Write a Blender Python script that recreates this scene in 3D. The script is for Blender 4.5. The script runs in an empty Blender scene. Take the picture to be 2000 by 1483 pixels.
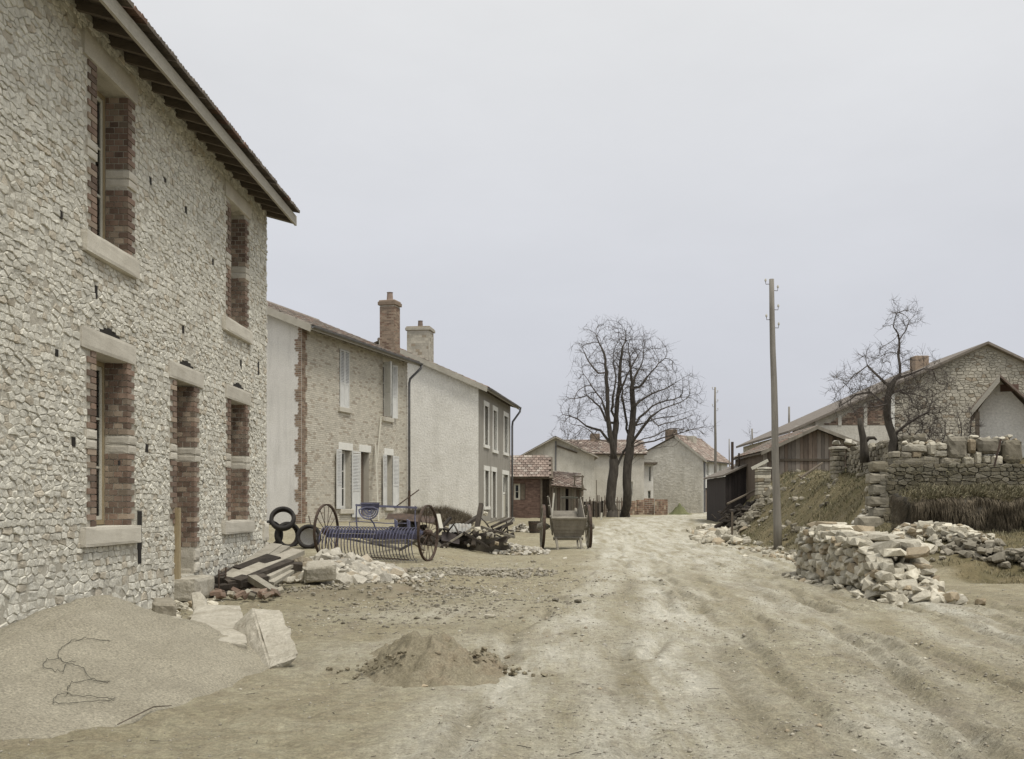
import bpy, bmesh, math, random
import numpy as np
from mathutils import Vector, Matrix, Euler, Quaternion
random.seed(11); np.random.seed(11)
R = math.radians
sc = bpy.context.scene
col = sc.collection

# ---------------------------------------------------------------- camera
EYE = 1.35
cam_data = bpy.data.cameras.new('camera')
cam = bpy.data.objects.new('camera', cam_data)
col.objects.link(cam)
cam.location = (0, 0, EYE)
cam.rotation_euler = (R(90), 0, 0)
cam_data.sensor_fit = 'HORIZONTAL'
cam_data.sensor_width = 36
cam_data.lens = 37.8
cam_data.shift_x = -0.025
cam_data.shift_y = 0.123
cam_data.clip_start = 0.1
cam_data.clip_end = 3000
sc.camera = cam

# ---------------------------------------------------------------- world: overcast daylight
SUN_EL, SUN_AZ = 64.0, 136.0          # azimuth clockwise from +Y (north); behind the camera, to the right
w = bpy.data.worlds.new('World'); sc.world = w; w.use_nodes = True
nt = w.node_tree; nt.nodes.clear()
wo = nt.nodes.new('ShaderNodeOutputWorld'); bg = nt.nodes.new('ShaderNodeBackground')
sky = nt.nodes.new('ShaderNodeTexSky'); sky.sky_type = 'NISHITA'; sky.sun_disc = False
sky.sun_elevation = R(SUN_EL); sky.sun_rotation = R(SUN_AZ)
sky.air_density = 1.0; sky.dust_density = 2.0
tc = nt.nodes.new('ShaderNodeTexCoord')
sep = nt.nodes.new('ShaderNodeSeparateXYZ'); nt.links.new(tc.outputs['Generated'], sep.inputs[0])
rp = nt.nodes.new('ShaderNodeValToRGB'); nt.links.new(sep.outputs['Z'], rp.inputs[0])
cr = rp.color_ramp
cr.elements[0].position = 0.0; cr.elements[0].color = (0.51, 0.515, 0.57, 1)
cr.elements[1].position = 1.0; cr.elements[1].color = (1.10, 1.10, 1.09, 1)
e = cr.elements.new(0.18); e.color = (0.59, 0.595, 0.63, 1)
e = cr.elements.new(0.45); e.color = (0.735, 0.735, 0.73, 1)
mp = nt.nodes.new('ShaderNodeMapping'); nt.links.new(tc.outputs['Generated'], mp.inputs[0])
mp.inputs['Scale'].default_value = (1.0, 1.0, 2.6)
nz = nt.nodes.new('ShaderNodeTexNoise'); nt.links.new(mp.outputs[0], nz.inputs['Vector'])
nz.inputs['Scale'].default_value = 2.2; nz.inputs['Detail'].default_value = 6; nz.inputs['Roughness'].default_value = 0.6
mr = nt.nodes.new('ShaderNodeMapRange'); nt.links.new(nz.outputs['Fac'], mr.inputs['Value'])
mr.inputs['From Min'].default_value = 0.3; mr.inputs['From Max'].default_value = 0.7
mr.inputs['To Min'].default_value = 6.1; mr.inputs['To Max'].default_value = 6.7
vm = nt.nodes.new('ShaderNodeVectorMath'); vm.operation = 'SCALE'
nt.links.new(rp.outputs['Color'], vm.inputs[0]); nt.links.new(mr.outputs[0], vm.inputs['Scale'])
mx = nt.nodes.new('ShaderNodeMix'); mx.data_type = 'RGBA'; mx.inputs[0].default_value = 0.93   # cloud cover
nt.links.new(sky.outputs[0], mx.inputs[6]); nt.links.new(vm.outputs[0], mx.inputs[7])
nt.links.new(mx.outputs[2], bg.inputs['Color']); bg.inputs['Strength'].default_value = 0.10
nt.links.new(bg.outputs[0], wo.inputs[0])

sd = bpy.data.lights.new('sun', 'SUN'); sun = bpy.data.objects.new('sun', sd); col.objects.link(sun)
sd.energy = 1.5; sd.angle = R(15); sd.color = (1.0, 0.95, 0.86)
az, el = R(SUN_AZ), R(SUN_EL)
sdir = Vector((math.sin(az)*math.cos(el), math.cos(az)*math.cos(el), math.sin(el)))
sun.rotation_euler = sdir.to_track_quat('Z', 'Y').to_euler()
sun.location = (10, -10, 30)

sc.view_settings.view_transform = 'Standard'
sc.view_settings.look = 'None'
sc.view_settings.gamma = 1.0
sc.view_settings.exposure = 0.80
sc.view_settings.use_curve_mapping = False

# ---------------------------------------------------------------- helpers
def hide_fold(): pass

def tag(o, label=None, cat=None, group=None, kind=None):
    if label: o['label'] = label
    if cat: o['category'] = cat
    if group: o['group'] = group
    if kind: o['kind'] = kind
    return o

XF = {}
def thing(name, label, cat, loc=(0,0,0), rotz=0.0, group=None):
    o = bpy.data.objects.new(name, None); col.objects.link(o)
    o.empty_display_size = 0.2
    o.location = loc; o.rotation_euler = (0, 0, rotz)
    XF[o.name] = Matrix.Translation(Vector(loc)) @ Matrix.Rotation(rotz, 4, 'Z')
    return tag(o, label, cat, group)

def mk(verts, faces, m, smooth=False):
    me = bpy.data.meshes.new('mesh')
    me.from_pydata([tuple(v) for v in verts], [], [tuple(f) for f in faces])
    if m is not None: me.materials.append(m)
    if smooth: me.polygons.foreach_set('use_smooth', [True]*len(me.polygons))
    me.update()
    return me

def obj(name, verts, faces, m, parent=None, smooth=False, **kw):
    me = mk(verts, faces, m, smooth); me.name = name
    o = bpy.data.objects.new(name, me); col.objects.link(o)
    if parent is not None:
        o.parent = parent
        XF[o.name] = XF[parent.name]
    else:
        XF[o.name] = Matrix.Identity(4)
    if kw: tag(o, **kw)
    return o

class B:
    """mesh accumulator"""
    def __init__(s): s.v = []; s.f = []
    def add(s, vf):
        n = len(s.v); s.v += [tuple(a) for a in vf[0]]; s.f += [tuple(i+n for i in f) for f in vf[1]]; return s
    def out(s, name, m, parent=None, smooth=False, **kw): return obj(name, s.v, s.f, m, parent, smooth, **kw)

BF = [(0,3,2,1),(4,5,6,7),(0,1,5,4),(1,2,6,5),(2,3,7,6),(3,0,4,7)]
def box(x0,x1,y0,y1,z0,z1):
    return ([(x0,y0,z0),(x1,y0,z0),(x1,y1,z0),(x0,y1,z0),(x0,y0,z1),(x1,y0,z1),(x1,y1,z1),(x0,y1,z1)], BF)

def xf(vf, M): return ([tuple(M @ Vector(v)) for v in vf[0]], vf[1])

def bbox(x0,x1,y0,y1,z0,z1, c=0.01, j=0.0):
    """box with chamfered edges (24 verts, 26 faces), optional corner jitter"""
    vs = []; idx = {}
    for sx in (0,1):
        for sy in (0,1):
            for sz in (0,1):
                jx,jy,jz = (random.uniform(-j,j) for _ in range(3))
                X = (x0,x1)[sx]+jx; Y = (y0,y1)[sy]+jy; Z = (z0,z1)[sz]+jz
                dx,dy,dz = (c,-c)[sx],(c,-c)[sy],(c,-c)[sz]
                for a,(px,py,pz) in enumerate(((X,Y+dy,Z+dz),(X+dx,Y,Z+dz),(X+dx,Y+dy,Z))):
                    idx[(sx,sy,sz,a)] = len(vs); vs.append((px,py,pz))
    fs = []
    g = lambda x,y,z,a: idx[(x,y,z,a)]
    fs += [(g(0,0,0,0),g(0,0,1,0),g(0,1,1,0),g(0,1,0,0)),(g(1,0,0,0),g(1,1,0,0),g(1,1,1,0),g(1,0,1,0))]
    fs += [(g(0,0,0,1),g(1,0,0,1),g(1,0,1,1),g(0,0,1,1)),(g(0,1,0,1),g(0,1,1,1),g(1,1,1,1),g(1,1,0,1))]
    fs += [(g(0,0,0,2),g(0,1,0,2),g(1,1,0,2),g(1,0,0,2)),(g(0,0,1,2),g(1,0,1,2),g(1,1,1,2),g(0,1,1,2))]
    for sx in (0,1):
        for sy in (0,1): fs.append((g(sx,sy,0,0),g(sx,sy,0,1),g(sx,sy,1,1),g(sx,sy,1,0)))
    for sx in (0,1):
        for sz in (0,1): fs.append((g(sx,0,sz,0),g(sx,0,sz,2),g(sx,1,sz,2),g(sx,1,sz,0)))
    for sy in (0,1):
        for sz in (0,1): fs.append((g(0,sy,sz,1),g(0,sy,sz,2),g(1,sy,sz,2),g(1,sy,sz,1)))
    for sx in (0,1):
        for sy in (0,1):
            for sz in (0,1): fs.append((g(sx,sy,sz,0),g(sx,sy,sz,1),g(sx,sy,sz,2)))
    return (vs, fs)

def beam(p0, p1, w_, h_, up=(0,0,1), taper=1.0):
    """rectangular bar from p0 to p1"""
    p0 = Vector(p0); p1 = Vector(p1); d = (p1-p0).normalized(); up = Vector(up)
    s = d.cross(up)
    if s.length < 1e-4: s = d.cross(Vector((1,0,0)))
    s.normalize(); u = s.cross(d)
    vs = []
    for p,k in ((p0,1.0),(p1,taper)):
        for a,b in ((-1,-1),(1,-1),(1,1),(-1,1)): vs.append(tuple(p + s*(a*w_/2*k) + u*(b*h_/2*k)))
    return (vs, [(3,2,1,0),(4,5,6,7),(0,1,5,4),(1,2,6,5),(2,3,7,6),(3,0,4,7)])

def tube(pts, rad, n=6, cap=True, closed=False):
    pts = [Vector(p) for p in pts]; m_ = len(pts)
    if not hasattr(rad,'__len__'): rad = [rad]*m_
    vs = []; fs = []; ref = None
    for i,p in enumerate(pts):
        if closed: d = pts[(i+1)%m_]-pts[i-1]
        else: d = pts[min(i+1,m_-1)]-pts[max(i-1,0)]
        if d.length < 1e-7: d = Vector((0,0,1))
        d.normalize()
        if ref is None:
            ref = d.orthogonal().normalized()
        ref = (ref - d*ref.dot(d))
        if ref.length < 1e-5: ref = d.orthogonal()
        ref.normalize(); b = d.cross(ref)
        for k in range(n):
            a = 2*math.pi*k/n; vs.append(tuple(p + (ref*math.cos(a)+b*math.sin(a))*rad[i]))
    L = m_ if closed else m_-1
    for i in range(L):
        j = (i+1)%m_
        for k in range(n):
            fs.append((i*n+k, i*n+(k+1)%n, j*n+(k+1)%n, j*n+k))
    if cap and not closed:
        fs.append(tuple(range(n-1,-1,-1))); fs.append(tuple((m_-1)*n+k for k in range(n)))
    return (vs, fs)

def ring(c, r, minor, axis, nseg=24, n=6, sx=1.0):
    """torus about axis through c"""
    a = Vector(axis).normalized(); u = a.orthogonal().normalized(); v = a.cross(u)
    return tube([Vector(c)+(u*math.cos(t)+v*math.sin(t))*r for t in [2*math.pi*i/nseg for i in range(nseg)]], minor, n, False, True)

def flatring(c, r0, r1, th, axis, nseg=28):
    a = Vector(axis).normalized(); u = a.orthogonal().normalized(); v = a.cross(u); c = Vector(c)
    vs = []; fs = []
    for i in range(nseg):
        t = 2*math.pi*i/nseg; d = u*math.cos(t)+v*math.sin(t)
        for rr,s in ((r0,-1),(r1,-1),(r1,1),(r0,1)): vs.append(tuple(c+d*rr+a*(s*th/2)))
    for i in range(nseg):
        j = (i+1)%nseg
        for k in range(4): fs.append((i*4+k, i*4+(k+1)%4, j*4+(k+1)%4, j*4+k))
    return (vs, fs)

def cam_size(parent, verts):
    Mx = XF[parent.name] if parent is not None else Matrix.Identity(4)
    lo = [1e9]*2; hi = [-1e9]*2; c = Vector((0,0,0))
    n = len(verts)
    step = max(1, n//8)
    for v in verts[::step]:
        p = Mx @ Vector(v)
        y = max(p.y, 0.5)
        for k,a in ((0,p.x/y),(1,(p.z-EYE)/y)):
            lo[k] = min(lo[k],a); hi[k] = max(hi[k],a)
    u = (lo[0]+hi[0])/2
    s = (hi[0]-lo[0])*(hi[1]-lo[1])
    if abs(u+0.024) > 0.50: s *= 0.02
    return s

def pieces(parent, name, lst, m, maxn=300, smooth=False, rest_name=None):
    """lst: list of (verts,faces); the largest in view become objects, the rest one joined part"""
    if not lst: return
    if maxn <= 0: big = []; rest = list(range(len(lst)))
    elif len(lst) <= maxn: big = list(range(len(lst))); rest = []
    else:
        sc_ = [(cam_size(parent, vf[0]), i) for i,vf in enumerate(lst)]
        sc_.sort(reverse=True); ids = [i for _,i in sc_]
        big, rest = ids[:maxn], ids[maxn:]
    for i in big: obj(name, lst[i][0], lst[i][1], m, parent, smooth)
    if rest:
        b = B()
        for i in rest: b.add(lst[i])
        b.out(rest_name or name, m, parent, smooth, kind='stuff')

# rocks ------------------------------------------------------------
def hull_rock(n=13, flat=1.0):
    bm = bmesh.new()
    for i in range(n):
        v = Vector([random.gauss(0,1) for _ in range(3)]).normalized()
        v = Vector([math.copysign(abs(c)**0.6, c) for c in v])
        v *= random.uniform(0.86,1.0)*0.62
        bm.verts.new(v)
    r = bmesh.ops.convex_hull(bm, input=bm.verts)
    bmesh.ops.delete(bm, geom=[g for g in r['geom_interior'] if isinstance(g, bmesh.types.BMVert)], context='VERTS')
    bm.verts.index_update()
    vs = [v.co.copy() for v in bm.verts]; fs = [tuple(v.index for v in f.verts) for f in bm.faces]
    bm.free()
    lo = [min(v[k] for v in vs) for k in range(3)]; hi = [max(v[k] for v in vs) for k in range(3)]
    vs = [Vector([(v[k]-lo[k])/(hi[k]-lo[k])-0.5 for k in range(3)]) for v in vs]   # unit bounding box
    return (vs, fs)
ROCKS = [hull_rock(random.randint(15,22)) for _ in range(30)]
SLABS = [hull_rock(random.randint(18,24)) for _ in range(12)]
def rock(c, size, rot=None, lib=None):
    vs, fs = random.choice(lib or ROCKS)
    if rot is None: rot = (random.uniform(-.35,.35), random.uniform(-.35,.35), random.uniform(0,6.28))
    Mx = Matrix.Translation(Vector(c)) @ Euler(rot).to_matrix().to_4x4() @ Matrix.Diagonal((*size,1))
    return ([tuple(Mx @ v) for v in vs], fs)

def rough_block(x0,x1,y0,y1,z0,z1, n=6, amp=0.02, seed=0):
    """subdivided block with noisy surfaces: hewn stone"""
    bm = bmesh.new()
    bmesh.ops.create_cube(bm, size=1.0)
    bmesh.ops.subdivide_edges(bm, edges=bm.edges, cuts=n, use_grid_fill=True)
    rnd = random.Random(seed)
    from mathutils import noise
    o_ = Vector((rnd.random()*50, rnd.random()*50, rnd.random()*50))
    sx,sy,sz = x1-x0,y1-y0,z1-z0
    for v in bm.verts:
        p = Vector((v.co.x*sx, v.co.y*sy, v.co.z*sz))
        edge = sum(1 for k in (0,1,2) if abs(abs(v.co[k])-.5) < 1e-4)
        nrm = Vector([math.copysign(1,v.co[k]) if abs(abs(v.co[k])-.5)<1e-4 else 0 for k in (0,1,2)])
        nn = noise.fractal(p*3.0+o_, 0.8, 2.2, 5)
        n2 = noise.noise(p*14+o_)
        q = p + nrm*(nn*amp + n2*amp*0.35) - nrm*(amp*1.1 if edge >= 2 else 0)
        v.co = q + Vector(((x0+x1)/2,(y0+y1)/2,(z0+z1)/2))
    bm.verts.index_update()
    r = ([v.co[:] for v in bm.verts], [tuple(v.index for v in f.verts) for f in bm.faces])
    bm.free(); return r

# ---------------------------------------------------------------- noise for terrain (numpy)
_perm = np.random.RandomState(3).permutation(512)
_perm = np.concatenate([_perm,_perm,_perm])
_gr = np.random.RandomState(5).uniform(-1,1,(512,))
def vnoise(x, y):
    xi = np.floor(x).astype(int); yi = np.floor(y).astype(int)
    xf_ = x-xi; yf_ = y-yi
    u = xf_*xf_*(3-2*xf_); v = yf_*yf_*(3-2*yf_)
    def g(a,b): return _gr[_perm[(_perm[a & 511] + b) & 511]]
    return (g(xi,yi)*(1-u)+g(xi+1,yi)*u)*(1-v) + (g(xi,yi+1)*(1-u)+g(xi+1,yi+1)*u)*v
def fbm(x, y, o=4):
    s = 0; a = 1.0; f = 1.0
    for i in range(o):
        s = s + a*vnoise(x*f+17.3*i, y*f-9.1*i); a *= 0.5; f *= 2.03
    return s
def sm(t):
    t = np.clip(t, 0, 1); return t*t*(3-2*t)

RY = [-20, 0, 6.3, 13.4, 22, 30, 48, 62, 75, 95, 130, 400]
RX = [-1.2, 1.0, 1.95, 2.7, 3.3, 3.8, 4.6, 6.6, 10, 15.8, 30, 150]
TRK = ((-2.3,.075,.032,1.0),(-1.25,.07,.036,2.1),(-.45,.07,.034,3.3),(.1,.065,.036,.4),(.7,.07,.04,5.1),(1.2,.075,.036,.9),(1.5,.065,.036,4.0),(2.0,.075,.042,2.7),(2.35,.065,.036,5.6),(2.8,.08,.045,1.9),(3.2,.07,.036,3.0),(3.6,.085,.05,.2),(3.95,.07,.036,3.7))
def road_x(y): return np.interp(y, RY, RX)
def bank_x(y): return np.interp(y, [0,15.5,17.8,19.6,22.5,42,52,70,100,400], [14,12,9.3,7.5,7.2,7.3,8.6,11.8,20,120])
def ground_np(x, y, detail=True):
    x = np.asarray(x, float); y = np.asarray(y, float)
    z = 0.6*sm((y-34)/32.0)
    z = z + 0.75*sm((y-22)/13.0)*sm((-1.0-x)/3.0)
    # ramp down far left foreground against the house wall
    t = x - bank_x(y)
    prof_slope = 2.5*sm(t/3.3)
    # terraces below the plateau: rubble slope, then the turf ledge, then the retaining wall
    lo_ = 0.78*sm((y-18.9)/3.6)*sm((x-6.7)/1.5) + 0.74*sm((x-8.25-0.36*(y-23.2))/0.2)*sm((y-23.2)/0.2)
    prof_wall = lo_
    wx_ = sm((x-8.45)/0.25)
    k = sm((y-27.15)/0.2)*wx_ + sm((y-25.0)/3.0)*(1-wx_)
    far = 1 - 0.35*sm((y-60)/30)
    z = z + (prof_slope*k + prof_wall*(1-k))*far + 0.03*np.maximum(t-3,0)*sm((60-y)/20)*0.5
    on_bank = sm((t+0.3)/1.0)
    if detail:
        z = z + 0.035*fbm(x*0.7, y*0.7, 3) + 0.012*fbm(x*4, y*4, 3)
        z = z + on_bank*0.10*fbm(x*1.6+5, y*1.6, 4)
        # wheel ruts following the road
        o_ = x - road_x(y) + 0.12*vnoise(y*0.35, y*0+3.3)
        amp = sm((y+2)/4)*sm((60-y)/20)
        for c,dp,wd in ((-1.5,.035,.09),(-0.72,.05,.08),(0.55,.045,.10),(0.95,.03,.06),(1.75,.05,.09),(2.35,.04,.10),(3.1,.055,.10),(-2.4,.02,.08)):
            q = (o_-c-0.10*vnoise(y*0.5+c*9, y*0+c))/wd
            brk = 0.4+0.6*sm(0.5+1.2*vnoise(y*0.45+c*31, y*0+7*c))
            z = z - amp*.55*dp*brk*np.exp(-q*q) + amp*dp*0.22*brk*(np.exp(-(q-1.9)**2)+np.exp(-(q+1.9)**2))
        # narrow cart tracks that wander and cross
        for (c,wd,dp,ph) in TRK:
            off = c + .55*np.sin(y*.23+ph*2) *.5 + .12*vnoise(y*.8+ph*13, y*0+ph)
            q = (o_-off)/wd
            brk = sm(.55+1.5*vnoise(y*.7+ph*29, y*0+2*ph))
            z = z - amp*1.1*dp*brk*np.exp(-q*q) + amp*dp*.6*brk*(np.exp(-(q-1.8)**2)+np.exp(-(q+1.8)**2))
        # churned mud
        ch = sm(0.5+1.3*fbm(x*0.35+4, y*0.35+9, 2))*sm((o_+2.8)/0.8)*sm((4.2-o_)/1)
        z = z + ch*0.018*fbm(x*9, y*5, 4)*(1-on_bank) + 0.008*fbm(x*2.2,y*2.2,3)*(1-on_bank)
        z = z + 0.006*fbm(x*14, y*14, 2)*sm((18-y)/6)
    return z
import bisect
GRID = {}
def G(x, y):
    """height of the ground mesh (bilinear)"""
    xs, ys, Z = GRID['xs'], GRID['ys'], GRID['Z']
    i = min(max(bisect.bisect_right(xs, x)-1, 0), len(xs)-2); j = min(max(bisect.bisect_right(ys, y)-1, 0), len(ys)-2)
    a = min(max((x-xs[i])/(xs[i+1]-xs[i]),0),1); b = min(max((y-ys[j])/(ys[j+1]-ys[j]),0),1)
    return (Z[j][i]*(1-a)+Z[j][i+1]*a)*(1-b) + (Z[j+1][i]*(1-a)+Z[j+1][i+1]*a)*b
def at(u, v, Y):
    """world point seen at photo pixel (u,v) at distance Y"""
    return Vector(((u-1050)/2100*Y, Y, EYE+(988-v)/2100*Y))
# ---------------------------------------------------------------- materials
def N(nt, t, **kw):
    n = nt.nodes.new(t)
    for k,v in kw.items(): setattr(n, k, v)
    return n
def mathn(nt, op, a, b=None, c=None):
    n = nt.nodes.new('ShaderNodeMath'); n.operation = op
    for i,x in enumerate((a,b,c)):
        if x is None: continue
        if isinstance(x,(int,float)): n.inputs[i].default_value = x
        else: nt.links.new(x, n.inputs[i])
    return n.outputs[0]
def mixc(nt, fac, a, b, mode='MIX'):
    n = nt.nodes.new('ShaderNodeMix'); n.data_type = 'RGBA'; n.blend_type = mode
    for i,x in ((0,fac),(6,a),(7,b)):
        if isinstance(x,(int,float)): n.inputs[i].default_value = x
        elif isinstance(x,tuple): n.inputs[i].default_value = (*x[:3],1)
        else: nt.links.new(x, n.inputs[i])
    return n.outputs[2]
def noise_(nt, vec, scale, detail=5, rough=0.6):
    n = nt.nodes.new('ShaderNodeTexNoise'); nt.links.new(vec, n.inputs['Vector'])
    n.inputs['Scale'].default_value = scale; n.inputs['Detail'].default_value = detail; n.inputs['Roughness'].default_value = rough
    return n.outputs['Fac']
def rng(nt, v, a, b, c=0.0, d=1.0):
    n = nt.nodes.new('ShaderNodeMapRange'); nt.links.new(v, n.inputs['Value'])
    for k,x in zip(('From Min','From Max','To Min','To Max'),(a,b,c,d)): n.inputs[k].default_value = x
    return n.outputs[0]
def piece_rand(nt):
    g = N(nt,'ShaderNodeNewGeometry'); oi = N(nt,'ShaderNodeObjectInfo')
    s = mathn(nt,'ADD', g.outputs['Random Per Island'], mathn(nt,'MULTIPLY', oi.outputs['Random'], 7.31))
    wn = N(nt,'ShaderNodeTexWhiteNoise'); wn.noise_dimensions = '1D'; nt.links.new(s, wn.inputs['W'])
    sepc = N(nt,'ShaderNodeSeparateColor'); nt.links.new(wn.outputs['Color'], sepc.inputs[0])
    return sepc.outputs[0], sepc.outputs[1], sepc.outputs[2]

def cool(c, k=0.22):
    if c is None: return None
    l=.3*c[0]+.5*c[1]+.2*c[2]; n=(l*1.0,l*1.0,l*.92)
    return tuple(c[i]*(1-k)+n[i]*k for i in range(3))

def M(name, c1, c2, scale=3.0, rough=0.92, bump=0.4, bscale=40, piece=0.0, c3=None, c3p=0.0, stretch=(1,1,1),
      streak=0.0, stain=None, stain_amt=0.0, stain_scale=0.8, metallic=0.0, bdist=0.01, fine=0.12, spec=0.25):
    c1, c2, c3, stain = cool(c1), cool(c2), cool(c3), cool(stain)
    m = bpy.data.materials.new(name); m.use_nodes = True; nt = m.node_tree
    bs = nt.nodes['Principled BSDF']
    tc = N(nt,'ShaderNodeTexCoord'); mp = N(nt,'ShaderNodeMapping'); nt.links.new(tc.outputs['Object'], mp.inputs[0])
    mp.inputs['Scale'].default_value = stretch; vec = mp.outputs[0]
    f1 = rng(nt, noise_(nt, vec, scale, 6, 0.62), 0.32, 0.68)
    c = mixc(nt, f1, c1, c2)
    r1,r2,r3 = piece_rand(nt)
    if c3 is not None:
        c = mixc(nt, mathn(nt,'MULTIPLY', mathn(nt,'LESS_THAN', r2, c3p), 0.75), c, c3)
    if stain is not None:
        st = rng(nt, noise_(nt, tc.outputs['Object'], stain_scale, 7, 0.68), 0.48, 0.70)
        c = mixc(nt, mathn(nt,'MULTIPLY', st, stain_amt), c, stain)
    if streak > 0:
        ms = N(nt,'ShaderNodeMapping'); nt.links.new(tc.outputs['Object'], ms.inputs[0]); ms.inputs['Scale'].default_value = (2.4,2.4,0.28)
        sk = rng(nt, noise_(nt, ms.outputs[0], 1.6, 7, 0.7), 0.50, 0.72)
        c = mixc(nt, mathn(nt,'MULTIPLY', sk, streak), c, tuple(q*0.62 for q in c1))
    ff = rng(nt, noise_(nt, vec, bscale*1.3, 3, 0.7), 0.25, 0.75, 1-fine*2, 1+fine)
    if piece > 0:
        ff = mathn(nt,'MULTIPLY', ff, rng(nt, r1, 0, 1, 1-piece, 1+piece*0.6))
    sc_ = N(nt,'ShaderNodeVectorMath', operation='SCALE'); nt.links.new(c, sc_.inputs[0]); nt.links.new(ff, sc_.inputs['Scale'])
    nt.links.new(sc_.outputs[0], bs.inputs['Base Color'])
    bs.inputs['Roughness'].default_value = rough; bs.inputs['Metallic'].default_value = metallic
    bs.inputs['Specular IOR Level'].default_value = spec
    if bump > 0:
        bn = noise_(nt, vec, bscale, 6, 0.65)
        b = N(nt,'ShaderNodeBump'); b.inputs['Strength'].default_value = bump; b.inputs['Distance'].default_value = bdist
        nt.links.new(bn, b.inputs['Height']); nt.links.new(b.outputs[0], bs.inputs['Normal'])
    return m

m_lime   = M('rubble limestone', (0.56,0.535,0.45), (0.74,0.715,0.625), 9, bump=0.9, bscale=26, piece=0.16, c3=(0.50,0.43,0.32), c3p=0.12, bdist=0.02,
             stain=(0.36,0.31,0.23), stain_amt=0.25, stain_scale=1.3)
m_mortar = M('lime mortar', (0.36,0.33,0.265), (0.52,0.485,0.40), 5, bump=1.0, bscale=30)
m_ashlar = M('dressed limestone', (0.50,0.46,0.38), (0.60,0.56,0.47), 3, bump=0.35, bscale=60, piece=0.08, stain=(0.36,0.33,0.27), stain_amt=0.4)
m_brick  = M('red brick', (0.185,0.115,0.08), (0.27,0.18,0.128), 6, bump=0.4, bscale=70, piece=0.42, c3=(0.36,0.28,0.20), c3p=0.22, stain=(0.30,0.26,0.21), stain_amt=0.4, stain_scale=2.2)
m_quoin  = M('brown quoin brick', (0.27,0.195,0.135), (0.35,0.26,0.185), 5, bump=0.4, bscale=70, piece=0.30, c3=(0.24,0.14,0.09), c3p=0.25)
m_brick_b= M('buff brick', (0.53,0.485,0.395), (0.62,0.575,0.48), 4, bump=0.35, bscale=70, piece=0.12, c3=(0.40,0.33,0.25), c3p=0.12)
m_bjoint = M('pale brick mortar', (0.47,0.435,0.36), (0.55,0.515,0.435), 5, bump=0.3, bscale=50)
m_brick_d= M('dark red brick', (0.135,0.08,0.062), (0.19,0.118,0.09), 6, bump=0.4, bscale=60, piece=0.30)
m_brick_p= M('stacked new tile', (0.29,0.17,0.11), (0.38,0.25,0.17), 6, bump=0.3, bscale=50, piece=0.40, c3=(0.46,0.37,0.26), c3p=0.25)
m_plaster= M('stained pale plaster', (0.64,0.62,0.58), (0.74,0.72,0.69), 1.4, streak=0.40, bump=0.35, bscale=22, stain=(0.40,0.38,0.345), stain_amt=0.55, stain_scale=0.7)
m_plast2 = M('rough cream plaster', (0.73,0.71,0.655), (0.82,0.80,0.75), 2.2, streak=0.22, bump=0.8, bscale=12, stain=(0.46,0.43,0.36), stain_amt=0.35, stain_scale=0.9, bdist=0.03)
m_render = M('grey cement render', (0.27,0.25,0.215), (0.35,0.325,0.28), 1.6, streak=0.5, bump=0.4, bscale=26, stain=(0.24,0.22,0.19), stain_amt=0.5)
m_farwall= M('old lime wall', (0.50,0.47,0.40), (0.62,0.59,0.52), 1.1, streak=0.5, bump=0.6, bscale=9, stain=(0.35,0.32,0.26), stain_amt=0.5, stain_scale=0.4, bdist=0.03)
m_farstone=M('weathered rubble masonry', (0.42,0.385,0.31), (0.52,0.48,0.39), 2.0, bump=0.8, bscale=10, piece=0.16, c3=(0.30,0.23,0.15), c3p=0.12, stain=(0.27,0.25,0.20), stain_amt=0.5, stain_scale=0.6)
m_oldwall= M('mossy old masonry', (0.20,0.18,0.135), (0.31,0.28,0.215), 3.0, bump=0.9, bscale=20, piece=0.28, c3=(0.16,0.135,0.085), c3p=0.3, stain=(0.09,0.085,0.05), stain_amt=0.7, stain_scale=1.2)
m_white  = M('white paint', (0.68,0.67,0.62), (0.76,0.75,0.70), 3, bump=0.15, bscale=40, rough=0.7)
m_shut   = M('pale grey shutter paint', (0.56,0.565,0.55), (0.66,0.66,0.64), 4, bump=0.15, bscale=40, rough=0.7)
m_frame  = M('ochre window frame wood', (0.30,0.225,0.11), (0.38,0.30,0.17), 6, bump=0.2, bscale=60, stretch=(1,1,0.15), rough=0.7)
m_framew = M('pale window sash wood', (0.48,0.46,0.38), (0.56,0.53,0.44), 6, bump=0.2, bscale=60, rough=0.7)
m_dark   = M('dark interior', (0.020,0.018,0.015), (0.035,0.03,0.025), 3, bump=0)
m_raft   = M('weathered rafter wood', (0.11,0.088,0.062), (0.165,0.13,0.095), 5, bump=0.4, bscale=40, stretch=(1,0.2,1), piece=0.15)
m_soff   = M('soffit board wood', (0.085,0.068,0.05), (0.13,0.105,0.078), 4, bump=0.4, bscale=50, stretch=(0.15,1,1), piece=0.25)
m_fascia = M('pale fascia board', (0.36,0.33,0.27), (0.46,0.43,0.36), 3, bump=0.3, bscale=50, stretch=(0.15,1,1))
m_tile   = M('weathered clay tile', (0.17,0.115,0.085), (0.27,0.20,0.155), 3, bump=0.4, bscale=30, piece=0.30, c3=(0.30,0.26,0.22), c3p=0.25)
m_tileg  = M('grey brown roof tile', (0.20,0.165,0.135), (0.28,0.24,0.20), 3, bump=0.4, bscale=30, piece=0.28, c3=(0.27,0.15,0.105), c3p=0.25)
m_tiler  = M('faded red roof tile', (0.23,0.165,0.13), (0.33,0.25,0.205), 3, bump=0.4, bscale=30, piece=0.30, c3=(0.42,0.36,0.30), c3p=0.25)
m_zinc   = M('dull zinc', (0.13,0.13,0.14), (0.20,0.20,0.21), 5, bump=0.1, bscale=20, rough=0.55, metallic=0.3)
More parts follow.
